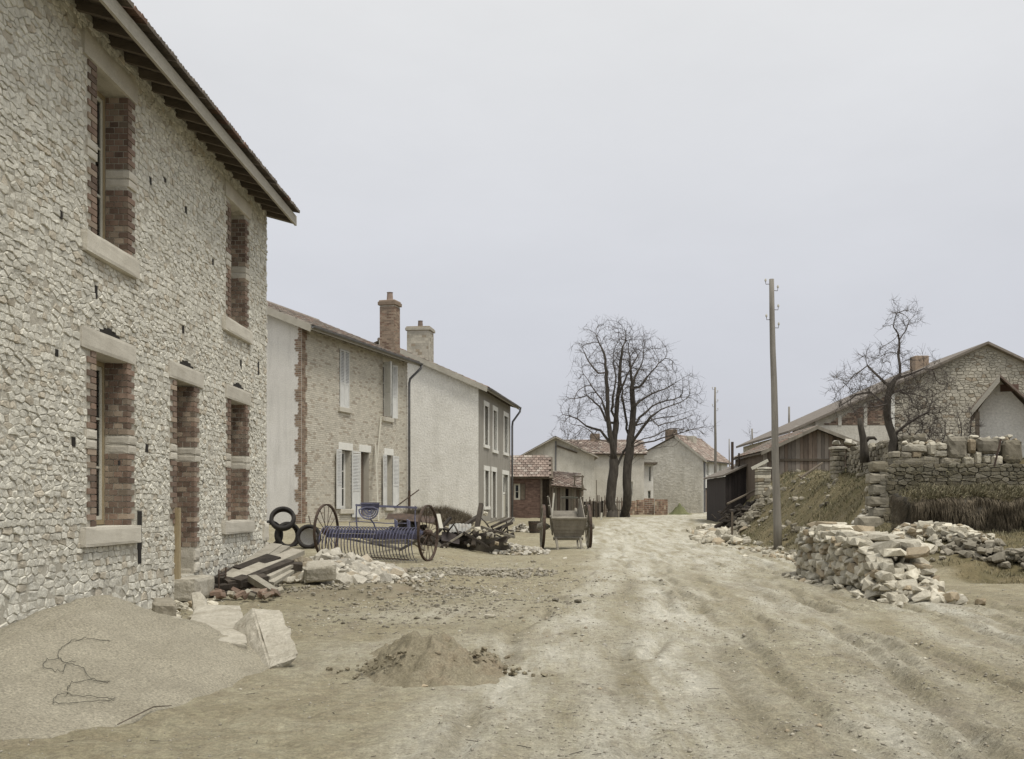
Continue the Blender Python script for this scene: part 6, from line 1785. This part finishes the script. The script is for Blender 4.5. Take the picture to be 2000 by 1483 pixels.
# blackened scrap heap
sh=rubble('scrap_heap','blackened heap of burnt roots and scrap at the foot of the bank','scrap heap',(1437-1050)/2100*46.5,46.3,.95,.8,.75,70,.34,m_plankd,77,maxn=70)
rnd=random.Random(5)
for k in range(18):
    a=Vector((rnd.uniform(-.9,.9),rnd.uniform(-.6,.1),rnd.uniform(.1,.6))); obj('branch',*tube([a,a+Vector((rnd.uniform(-.5,.5),rnd.uniform(-.3,.2),rnd.uniform(.0,.45)))],[.035,.015],5),m_plankd,sh)
tag(obj('slanting_pole',*tube([tuple(at(1420,985,45.5)),tuple(at(1502,945,47))],.05,6),m_raft),'long dark pole slanting up the bank from the burnt scrap heap','pole')
tag(obj('short_post',*beam(at(1430,1044,40)-Vector((0,0,.2)),at(1430,1000,40),.07,.07),m_raft),'short thin post standing among the roadside stones','post')
tag(obj('slanting_rail',*tube([tuple(at(1563,934,38)),tuple(at(1606,905,39))],.045,6),m_raft),'dark broken rail leaning on the grassy bank top','rail')
tag(obj('fallen_plank',*beam(at(1475,1003,43),at(1512,988,43.3),.22,.06),m_framew),'pale plank lying on the slope left of the near pole','plank')

# ---------------------------------------------------------------- apple tree, stump, shrubs
def za(x,y,dy=0.,Y=29.6): p=at(1360+x*.31,520+y*.31,Y); return np.array([p.x,p.y+dy,p.z])
gb=G(*za(1232,1170)[:2])
base=za(1232,1190); base[2]=gb-.1
la=[(None,[base,za(1245,1090),za(1213,1000),za(1203,880),za(1222,765)],.22),
    ((0,4),[za(1180,742,-.1),za(1110,690,-.3),za(1050,640,-.4),za(960,700,-.5)],.2),((0,4),[za(1255,715,.05),za(1290,680,.1),za(1280,560,.1),za(1282,465,.05)],.2),
    ((2,3),[za(1235,390,-.1),za(1245,310,-.2),za(1212,235,-.2)],.18),((2,3),[za(1330,400,.1),za(1385,310,.2),za(1412,240,.2)],.18),
    ((2,0),[za(1330,690,-.2),za(1400,660,-.4),za(1490,655,-.5)],.2),((0,1),[za(1300,1010,-.2),za(1370,960,-.3),za(1430,930,-.3)],.2),
    ((0,3),[za(1120,790,.3),za(1040,800,.5),za(960,860,.6)],.2),((0,4),[za(1270,790,.4),za(1360,790,.6),za(1460,800,.7)],.2),((0,2),[za(1170,880,-.4),za(1080,900,-.6)],.2)]
ata=np.concatenate([ell(za(1060,760),(1.15,1.0,.72),280,41),ell(za(1380,760),(1.2,1.1,.75),330,42),ell(za(1030,900),(.75,.8,.45),110,43),ell(za(1400,900),(.85,.8,.6),240,44),ell(za(1290,360),(.55,.5,.62),80,45),ell(za(1250,560),(1.2,.7,.35),90,46)])
village_tree('gnarled bare apple tree with twiggy crown on top of the bank',base,la,ata,.12,51,rtip=.0050,D=.105,di=.8,dk=.135,twigs=4,tl=.28,split=.045)
def zb2(x,y,dy=0.): return za(x,y,dy,31.5)
st_=thing('lopped_tree','lopped dark stump with one curled branch left of the apple tree','tree',tuple(zb2(1058,1180)))
c0=Vector(zb2(1058,1180))
def rel(*a): return Vector(zb2(*a))-c0
obj('trunk',*tube([rel(1062,1240),rel(1058,1160),rel(1050,1080),rel(1035,1010),rel(1028,958)],[.15,.125,.105,.09,.07],8),m_bark,st_,True)
obj('branch',*tube([rel(1052,1120),rel(1085,1085),rel(1120,1083),rel(1135,1097)],[.07,.06,.045,.03],7),m_bark,st_,True)
def shrub(label,u,vt,vb,Y,n,seed,w_=.35,thick=.03):
    base=at(u,vb,Y); base.z=G(base.x,base.y)-.05; h=Zv(vt,Y)-base.z; b=np.array(base)
    L=[(None,[b,b+np.array([0,0,h*.15])],.2)]
    rn=np.random.RandomState(seed)
    for k in range(4): 
        a=rn.uniform(0,6.28); L.append(((0,1),[b+np.array([math.cos(a)*w_*.3,math.sin(a)*w_*.3,h*.45]),b+np.array([math.cos(a)*w_*.55,math.sin(a)*w_*.55,h*.8])],.2))
    village_tree(label,b,L,ell(b+np.array([0,0,h*.6]),(w_,w_,h*.42),n,seed),thick,seed,rtip=.0055,D=.12,di=.8,dk=.14,twigs=5,tl=.24,split=.03,flare=False)
shrub('bare thicket of saplings just right of the apple tree',1800,790,885,29.5,150,61,.75)
shrub('thin bare shrub behind the white stones, right of the thicket',1832,815,885,28.6,80,62,.4)
shrub('twiggy bush growing in front of the edge cottage',1886,790,872,28.2,120,63,.4)
shrub('small dead shrub at the corner of the retaining wall',1707,868,925,27.6,60,64,.22,.035)
for k,(u0,v0,u1,v1) in enumerate(((1942,912,1955,858),)):
    tag(obj('iron_bar',*tube([tuple(at(u0,v0,24)),tuple(at(u1,v1,24))],.022,6),m_iron),'dark iron bar leaning against the block wall at the right edge','bar')

# stones lodged in the bank
rnd=random.Random(88); random.seed(88); ps=[]
for i in range(260):
    y=rnd.uniform(27.5,46); x=float(bank_x(y))+rnd.uniform(-.2,3.2)**1.0
    if fbm(np.array([x*1.3]),np.array([y*1.3]),2)[0]<-.15: continue
    s=rnd.choice((.06,.09,.13,.2,.3)); ps.append(rock((x-7,y-30,G(x,y)+s*.12),(s,s*.8,s*.6)))
t=thing('embedded_stones','earthy stones lodged all over the grassy bank','stones',(7,30,0))
pieces(t,'stone',ps,m_stoned,60)
# ================================================================ STONE PILE ON THE RIGHT
pA=Vector((4.85,20.2)); pB=Vector((5.02,15.7)); dv=(pB-pA); LP=dv.length; pang=math.atan2(dv.y,dv.x)
gA=G(5.2,18)
sp=thing('stone_pile','long dry-stacked pile of broken limestone on the right side of the road','stone pile',(pA.x,pA.y,gA),pang)
# local x runs from far end to near end, local y to the right (behind, +X side); front face at y=0
rnd=random.Random(101); random.seed(500)
def hp(x): return .92-.05*x+.03*math.sin(x*2.3)      # height along the pile
WP=.80
ps=[]
def add_rock(x,y,z,sx,sy,sz,rx=.2,ry=.2,rz=.4,lib=None):
    wx=pA.x+(math.cos(pang)*x-math.sin(pang)*y); wy=pA.y+(math.sin(pang)*x+math.cos(pang)*y)
    dz=G(wx,wy)-gA
    ps.append(rock((x,y,z+dz),(sx,sy,sz),(rnd.uniform(-rx,rx),rnd.uniform(-ry,ry),rnd.uniform(-rz,rz)),lib))
for face in ('front','end0','end1'):
    z=.04
    while True:
        hh=rnd.uniform(.09,.15)
        zz=z
        if face=='front':
            x=.0; any_=False
            while x<LP-.1:
                w_=rnd.choice((.12,.16,.2,.26,.32)); 
                hx=hp(x) if x<LP-.9 else hp(x)*(1-.35*((x-LP+.9)/.9))
                if zz<hx-.06:
                    any_=True; add_rock(x+w_/2,.06+.12*zz+rnd.uniform(-.05,.05),zz+hh/2+rnd.uniform(-.02,.02),w_*1.12,.26,hh*rnd.uniform(.95,1.35))
                x+=w_
            if not any_: break
        else:
            y=.05; hx=hp(0) if face=='end0' else hp(LP)*.72
            if zz>hx-.06: break
            while y<WP:
                w_=rnd.choice((.14,.2,.26)); add_rock((.05+.1*zz) if face=='end0' else LP-.1-.5*zz,y+w_/2,zz+hh/2,.26,w_*1.12,hh*1.2); y+=w_
        z+=hh*.88
# back face and top
x=0
while x<LP-.5:
    for z in np.arange(.1,hp(x)-.1,.2): add_rock(x,WP-.05,z,.28,.25,.22)
    x+=.25
x=.05
while x<LP-.35:
    y=.12
    w_=rnd.uniform(.22,.42)
    while y<WP-.05:
        d_=rnd.uniform(.2,.38); add_rock(x+w_/2+rnd.uniform(-.05,.05),y+d_/2,hp(x)+rnd.uniform(-.07,.03),w_*1.2,d_*1.2,rnd.uniform(.12,.2),.12,.12,1.5); y+=d_
    x+=w_
# big flat slabs capping the middle and far end
for (x,y,w_,d_,h_,z) in ((.45,.35,.6,.42,.12,.06),(1.1,.45,.55,.5,.11,.07),(1.75,.4,.6,.5,.12,.06),(2.5,.55,.6,.45,.11,.05),(3.1,.55,.6,.5,.10,.05),(2.3,.2,.4,.3,.1,.06),(.2,.7,.4,.4,.1,.05),(3.6,.5,.5,.4,.1,.0)):
    add_rock(x,y,hp(x)+z,w_,d_,h_*1.3,.08,.08,.5,SLABS)
# tumbled near end
for (x,y,z,sx,sy,sz) in ((LP-.15,.25,.20,.50,.38,.40),(LP+.15,.55,.14,.55,.42,.30),(LP-.45,.02,.14,.42,.3,.26),(LP+.05,-.02,.09,.42,.34,.16),(LP+.45,.85,.10,.6,.4,.18),(LP+.35,.35,.07,.4,.35,.13),(LP+.75,1.1,.07,.5,.38,.13),(LP+.2,1.1,.16,.45,.4,.3),(LP+.95,1.35,.05,.35,.3,.1),(LP+.55,.1+.5,.05,.3,.25,.1),(LP-.2,.8,.38,.4,.35,.25),(LP+1.0,.9,.04,.3,.2,.08),(LP+.65,1.55,.07,.4,.3,.14)):
    add_rock(LP+(x-LP)*.7,y*.62,z*.85,sx*.78,sy*.78,sz*.8,.5,.5,3)
for i in range(90):
    x=rnd.uniform(LP-.5,LP+.7); y=rnd.uniform(-.1,.85); s=rnd.uniform(.12,.26); add_rock(x,y,max(.04,.42*(1-(x-LP+.5)/1.5)*rnd.random()),s*1.2,s,s*.6,.5,.5,3)
for i in range(60):
    x=rnd.uniform(-.3,LP+1.2); y=rnd.choice((rnd.uniform(-.35,.0),rnd.uniform(0,1.2) if x>LP else rnd.uniform(-.3,0))); s=rnd.uniform(.05,.14); add_rock(x,y,s*.2,s*1.3,s,s*.7,.5,.5,3)
pieces(sp,'stone',ps,m_stone,300)
v,f=poly_prism([(.2,-.1),(LP-.35,-.1),(LP-.6,hp(LP)*.5),(LP-1.1,hp(LP)-.26),(2.0,hp(2)-.2),(.25,hp(0)-.2)],.26,WP-.2)
obj('earth_core',v,f,m_core,sp)
p=at(1545,1128,20.2); tag(obj('dark_block',*rock((p.x,20.3,G(p.x,20.3)+.04),(.3,.22,.11)),m_stoned),'dark flat stone lying at the far left foot of the stone pile','stone')

# ================================================================ FOREGROUND LEFT
sh_x,sh_y=-3.80,9.3
heap=mound('sand_heap','large smooth heap of coarse grey sand against the stone house','sand heap',sh_x,sh_y,1.60,2.2,.54,m_sand,2,110,amp=.12,sharp=.22,fine=.014,freq=2.6,flare=1.15,front=1.75)
HV=np.array([v.co[:] for v in heap.data.vertices]).reshape(110,110,3)
def heap_z(x,y):
    i=(x-(sh_x-1.25*1.60))/(2.5*1.60)*109; yy=(y-sh_y)/(2.2*(1.75 if y<sh_y else 1)); j=(yy+1.25)/2.5*109
    if 0<=i<108 and 0<=j<108: return max(HV[int(j),int(i),2]+heap.location.z, G(x,y))
    return G(x,y)
def ray_heap(u,v):
    """where the sight line meets heap or ground"""
    dx,dz=(u-1050)/2100,(988-v)/2100; Y=4.0
    while Y<30:
        x,z=dx*Y,EYE+dz*Y
        if z<=heap_z(x,Y): return Vector((x,Y,heap_z(x,Y)))
        Y+=.01
    return Vector((dx*12,12,0))
def wirepath(px): 
    out=[]
    P_=[px[0]]+list(px)+[px[-1]]
    for i in range(1,len(P_)-2):
        for k in range(6):
            t=k/6; c_=[.5*((2*P_[i][q])+(-P_[i-1][q]+P_[i+1][q])*t+(2*P_[i-1][q]-5*P_[i][q]+4*P_[i+1][q]-P_[i+2][q])*t*t+(-P_[i-1][q]+3*P_[i][q]-3*P_[i+1][q]+P_[i+2][q])*t**3) for q in (0,1)]
            out.append(ray_heap(*c_)+Vector((0,0,.010)))
    return out
tag(obj('wire_loop',*tube(wirepath([(215,1256),(165,1252),(130,1262),(113,1282),(125,1297),(160,1308),(178,1330),(215,1338)]),.0022,5),m_wire),'upper loop of thin green wire lying on the sand heap','wire')
tag(obj('wire_loop',*tube(wirepath([(120,1290),(95,1293),(84,1302),(95,1312),(120,1318),(130,1300),(150,1296)]),.0022,5),m_wire),'smallest loop of thin wire at the left side of the sand heap','wire')
tag(obj('wire_loop',*tube(wirepath([(215,1336),(170,1333),(140,1340),(132,1355),(150,1363),(225,1370),(170,1374),(108,1378),(112,1362),(135,1356)]),.0022,5),m_wire),'lower tangle of thin green wire near the foot of the sand heap','wire')
tag(obj('stick',*tube([ray_heap(230,1422)+Vector((0,0,.02)),ray_heap(300,1392)+Vector((0,0,.03)),ray_heap(335,1385)+Vector((0,0,.02))],[.004,.005,.003],5),m_raft),'thin dark stick lying at the bottom of the sand heap','stick')

def block_between(name,label,cat,corner_uvY,m,th,seed,amp=.02,n=6,thick_dir=(0,0,-1),**kw):
    """hewn slab from four top corners (world), thickness th"""
    q=[Vector(c) for c in corner_uvY]; bm_=rough_block(-.5,.5,-.5,.5,-.5,.5,n,.0,seed); vs=[]
    td=Vector(thick_dir).normalized()
    cx=sum((c for c in q),Vector())/4
    from mathutils import noise as mn
    for v in bm_[0]:
        a,b_,c_=v[0]+.5,v[1]+.5,v[2]+.5
        p=(q[0]*(1-a)+q[1]*a)*(1-b_)+(q[3]*(1-a)+q[2]*a)*b_+td*th*(1-c_)
        ctr=cx+td*th/2; dirn=(p-ctr); 
        nn=mn.fractal(p*3.1+Vector((seed*7,0,0)),.7,2.1,5)+.4*mn.noise(p*16)
        e=sum(1 for k in (a,b_,c_) if k<.001 or k>.999)
        p=p+dirn.normalized()*(nn*amp-(amp*1.3 if e>=2 else 0)); vs.append(p-cx)
    o=obj(name,[tuple(v) for v in vs],bm_[1],m,None,False,label=label,cat=cat,**kw); o.location=cx
    return o
def on(x,y,z): return Vector((x,y,G(x,y)+z))
block_between('stone_slab','broad pale stone slab lying tilted behind the sand heap','stone slab',
   [at(352,1243,9.25),at(484,1258,9.15),at(470,1182,11.1),at(385,1180,11.3)],m_slab,.17,3,.018,12)
block_between('stone_slab','upright broken fragment rising from the far edge of the broad slab','stone slab',
   [at(374,1192,11.1),at(408,1190,11.1),at(392,1152,11.5),at(372,1158,11.5)],m_slab,.22,4,.02,6,thick_dir=(0,.8,-.5))
block_between('stone_slab','hewn stone block leaning on the right side of the broad slab','stone slab',
   [at(528,1302,8.85),at(584,1280,8.95),at(552,1190,9.85),at(492,1186,9.85)],m_slab,.25,6,.03,16,thick_dir=(-.72,.0,-.68))
block_between('stone','rough grey stone between the sand heap and the broad slab','stone',
   [at(312,1212,10.6),at(362,1216,10.5),at(356,1203,11.1),at(320,1203,11.2)],m_slab,.15,8,.02,6)
block_between('stone','dark square stone lying near the doorstep, behind the sand heap','stone',
   [at(296,1178,11.6),at(345,1180,11.6),at(338,1166,12.6),at(300,1168,12.6)],m_stoned,.2,9,.02,6)
line_rubble('small_rubble','small rubble between the sand heap and the doorstep',[(-4.55,11.3),(-4.1,12.4),(-4.5,13.6),(-4.5,14.6)],90,.10,m_stone,81,h=.05,spread=.22,maxn=90)
tag(obj('stick',*tube([tuple(at(262,1186,11.2)),tuple(at(300,1201,10.9))],.014,5),m_framew),'short pale stick lying at the foot of the stone house wall','stick')

# reddish sand pile in the middle
rp=mound('earth_pile','small reddish sand pile standing alone in the middle of the foreground','sand pile',-.84,8.95,.80,1.15,.29,m_sandr,7,130,amp=.34,sharp=.2,fine=.03,freq=3.5,ffreq=12,flare=1.6)
line_rubble('crumbs','coarse crumbs and grit on and around the reddish sand pile',[(-1.2,8.6),(-.85,8.75),(-.4,8.8)],420,.034,m_sandr,82,h=.2,spread=.26,maxn=0,cat='grit')

# lumber and rubble against the house corner
lb=thing('lumber_heap','heap of grey planks and beams dumped against the far corner of the stone house','lumber heap',(-4.3,17.8,G(-4.3,17.8)))
o3=Vector(lb.location)
def LQ(u,v,Y): return at(u,v,Y)-o3
for a,c,w_,h_,mm in (((450,1128,16.6),(540,1066,18.6),.21,.07,m_plank),((462,1131,16.6),(556,1069,18.6),.20,.06,m_plank),((452,1133,16.3),(583,1078,18.2),.24,.08,m_plank),((460,1140,16.2),(565,1100,17.6),.18,.12,m_plankd),
    ((520,1128,16.8),(572,1102,17.6),.14,.05,m_plank),((528,1140,16.7),(568,1116,17.4),.12,.05,m_plank),((492,1130,16.3),(536,1158,15.7),.13,.10,m_plank),((425,1135,16.4),(470,1110,17.4),.16,.10,m_plankd),
    ((470,1118,16.9),(535,1092,17.6),.3,.12,m_plankd),((505,1100,17.4),(590,1108,17.6),.16,.12,m_plankd),((412,1150,16.0),(500,1138,16.4),.10,.08,m_plankd),((436,1112,17.1),(458,1140,16.3),.14,.04,m_raft),
    ((500,1124,17.2),(560,1098,18),.2,.06,m_plank),((440,1142,16.2),(520,1132,16.6),.2,.14,m_plankd)):
    obj('plank',*beam(LQ(*a),LQ(*c),w_,h_,up=(.1,-.2,1),taper=.97),mm,lb)
bb=thing('broken_bricks','scatter of broken red bricks and tile shards in front of the lumber heap','bricks',(-4.35,15.9,G(-4.35,15.9)))
rnd=random.Random(17); random.seed(18)
for k in range(46):
    u=rnd.uniform(408,545); v=rnd.uniform(1140,1168); Y=2100*(EYE-.07)/(v-988); p=at(u,v,Y)-Vector(bb.location)
    s=rnd.uniform(.08,.2); Mx=Matrix.Translation(p+Vector((0,0,.02)))@Euler((rnd.uniform(-.5,.5),rnd.uniform(-.5,.5),rnd.uniform(0,6))).to_matrix().to_4x4()
    obj('brick',*xf(bbox(-s/2,s/2,-.05,.05,-.03,.03,.006,.008),Mx),rnd.choice((m_brick,m_brick,m_stone,m_plankd,m_stoned)),bb)
rubble('rubble_heap','heap of pale broken stones beside the lumber, in front of the hay rake','rubble heap',-3.75,20.1,1.25,1.6,.42,420,.22,m_stonew,91,maxn=300,core_m=m_stoned)
rubble('grit_spill','low spill of grit and small stones running right from the pale rubble heap','stones',-2.75,19.6,1.1,.8,.07,240,.08,m_stonew,92,maxn=60,core=False)
block_between('hewn_block','large hewn brown-faced block lying on the edge of the pale rubble heap','stone block',
   [at(592,1112,18.2),at(657,1104,18.0),at(650,1092,18.8),at(600,1096,19.0)],m_slab,.26,12,.02,7)
block_between('stone_block','white squared block on top of the rubble heap beside the planks','stone block',
   [at(572,1086,18.9),at(592,1084,18.9),at(590,1076,19.3),at(574,1077,19.3)],m_stonew,.2,13,.02,5)
rubble('brown_debris','low brown mound of earth and grit right of the lumber heap','earth mound',-2.5,16.6,1.9,1.3,.20,260,.05,m_grav,93,maxn=0,core_m=m_sandr)
rubble('gravel_patch','flat patch of brown gravel and grit between the house and the road','gravel',-1.5,21.5,1.9,1.6,.07,500,.07,m_grav,94,maxn=0,core=False)

# individual stones strewn over the yard and road
rnd=random.Random(55); random.seed(56)
spots=[(955,1208,.14),(1103,1092,.16),(1041,1098,.15),(690,1150,.1),(1000,1120,.12),(1085,1178,.12),(965,1160,.10),(905,1078,.14),(866,1086,.12),(830,1340,.05),(1130,1180,.12)]
lab=['flat pale stone lying alone behind the reddish sand pile','pale stone right of the cart shafts','pale stone in front of the cart','small stone right of the broken bricks','stone in the muddy patch between rake and road','dark stone left of the wheel tracks','small stone in the gravel patch','white stone right of the hay rake wheel','white flat stone at the foot of the right hay rake wheel','tiny pale stone in front of the reddish sand pile','dark stone at the left edge of the worn track']
for (u,v,s),l in zip(spots,lab):
    Y=2100*EYE/(v-988); x=(u-1050)/2100*Y; tag(obj('loose_stone',*rock((x,Y,G(x,Y)+s*.15),(s,s*.8,s*.4)),m_stone if 'dark' not in l else m_stoned),l,'stone','loose stones on the ground')

def scatter_gravel(name,n,size,m,seed,cond,xr,yr,**kw):
    rn=np.random.RandomState(seed); x=rn.uniform(*xr,n*4); y=rn.uniform(yr[0]**.5,yr[1]**.5,n*4)**2
    k=rn.uniform(0,1,len(x))<cond(x,y); x=x[k][:n]; y=y[k][:n]; n=len(x); z=ground_np(x,y)
    base=np.array([[1,0,0],[.1,.9,.1],[-1,.1,0],[0,-1,.05],[.05,.1,.6],[0,0,-.4]])
    s=np.minimum(size*rn.lognormal(0,.5,n),size*3); a=rn.uniform(0,6.28,n)
    V=base[None]*(1+rn.uniform(-.3,.3,(n,6,1))); V=V*s[:,None,None]
    X=V[...,0]*np.cos(a)[:,None]-V[...,1]*np.sin(a)[:,None]+x[:,None]; Y_=V[...,0]*np.sin(a)[:,None]+V[...,1]*np.cos(a)[:,None]+y[:,None]
    Z=V[...,2]+z[:,None]+(s*.05)[:,None]
    co=np.stack([X,Y_,Z],-1).reshape(-1,3)
    tri=np.array([[0,1,4],[1,2,4],[2,3,4],[3,0,4],[1,0,5],[2,1,5],[3,2,5],[0,3,5]])
    F=(np.arange(n)[:,None,None]*6+tri[None]).reshape(-1,3)
    me=bpy.data.meshes.new(name); me.vertices.add(len(co)); me.vertices.foreach_set('co',co.ravel())
    me.loops.add(F.size); me.loops.foreach_set('vertex_index',F.ravel().astype(np.int32)); me.polygons.add(len(F))
    me.polygons.foreach_set('loop_start',np.arange(0,F.size,3,dtype=np.int32)); me.polygons.foreach_set('loop_total',np.full(len(F),3,np.int32))
    me.update(); me.validate(); me.materials.append(m); o=bpy.data.objects.new(name,me); col.objects.link(o); tag(o,kind='stuff',**kw)
pat=lambda x,y,s: sm(.5+1.6*fbm(x*s+3,y*s,3))
scatter_gravel('gravel',30000,.0045,m_grav,7,lambda x,y:(.15+.85*pat(x,y,.8))*(x>-5)*(x<bank_x(y)+.3),(-5,8.5),(4.8,16),label='fine grit strewn over the yard and road',cat='gravel')
scatter_gravel('pebbles',4500,.009,m_stone,8,lambda x,y:(.05+pat(x,y,.5)*np.where(x<0,1,.45))*(x<bank_x(y)+.3),(-6,8.5),(5.5,40),label='small pale pebbles strewn over the yard and road edges',cat='pebbles')
scatter_gravel('mud_clods',7000,.008,m_grav,9,lambda x,y:pat(x+9,y*.6,.6)*np.exp(-((x-road_x(y)-1.3)/2.4)**2)+.25*pat(x,y,.9)*(x<1),(-5,9),(5,30),label='crumbled mud clods along the ruts',cat='mud clods')
scatter_gravel('house_grit',4000,.016,m_stone,10,lambda x,y:np.exp(-((x+4.9)/.35)**2)*1.0,(-5,-3.6),(10,20),label='stone chips along the foot of the stone house',cat='stone chips')
scatter_gravel('yard_rubble',5200,.017,m_stoned,11,lambda x,y:np.exp(-(((x+1.6)/2.0)**2+((y-18)/4.5)**2))*(.25+.75*pat(x,y,.9)),(-4.8,2.2),(11,27),label='coarse brown stones and grit in the yard between house corner and cart',cat='rubble')
scatter_gravel('yard_chips',2600,.014,m_stonew,12,lambda x,y:np.exp(-(((x+1.2)/2.4)**2+((y-19)/5)**2))*pat(x+5,y,.7),(-4.8,2.4),(10,28),label='pale stone chips strewn over the yard in front of the hay rake',cat='stone chips')
# straw, chips and twig litter
rnd=random.Random(9); b=B()
for i in range(260):
    y=rnd.uniform(5.5**.5,24**.5)**2; x=rnd.uniform(-4.5,6.5); L=rnd.uniform(.02,.10); a=rnd.uniform(0,6.28); z=G(x,y)+.008
    d=Vector((math.cos(a)*L,math.sin(a)*L,rnd.uniform(-.006,.01))); b.add(beam(Vector((x,y,z)),Vector((x,y,z))+d,.004,.003))
tag(b.out('litter',m_plankd,None,kind='stuff'),'scattered twigs, chips and straw on the ground','litter')
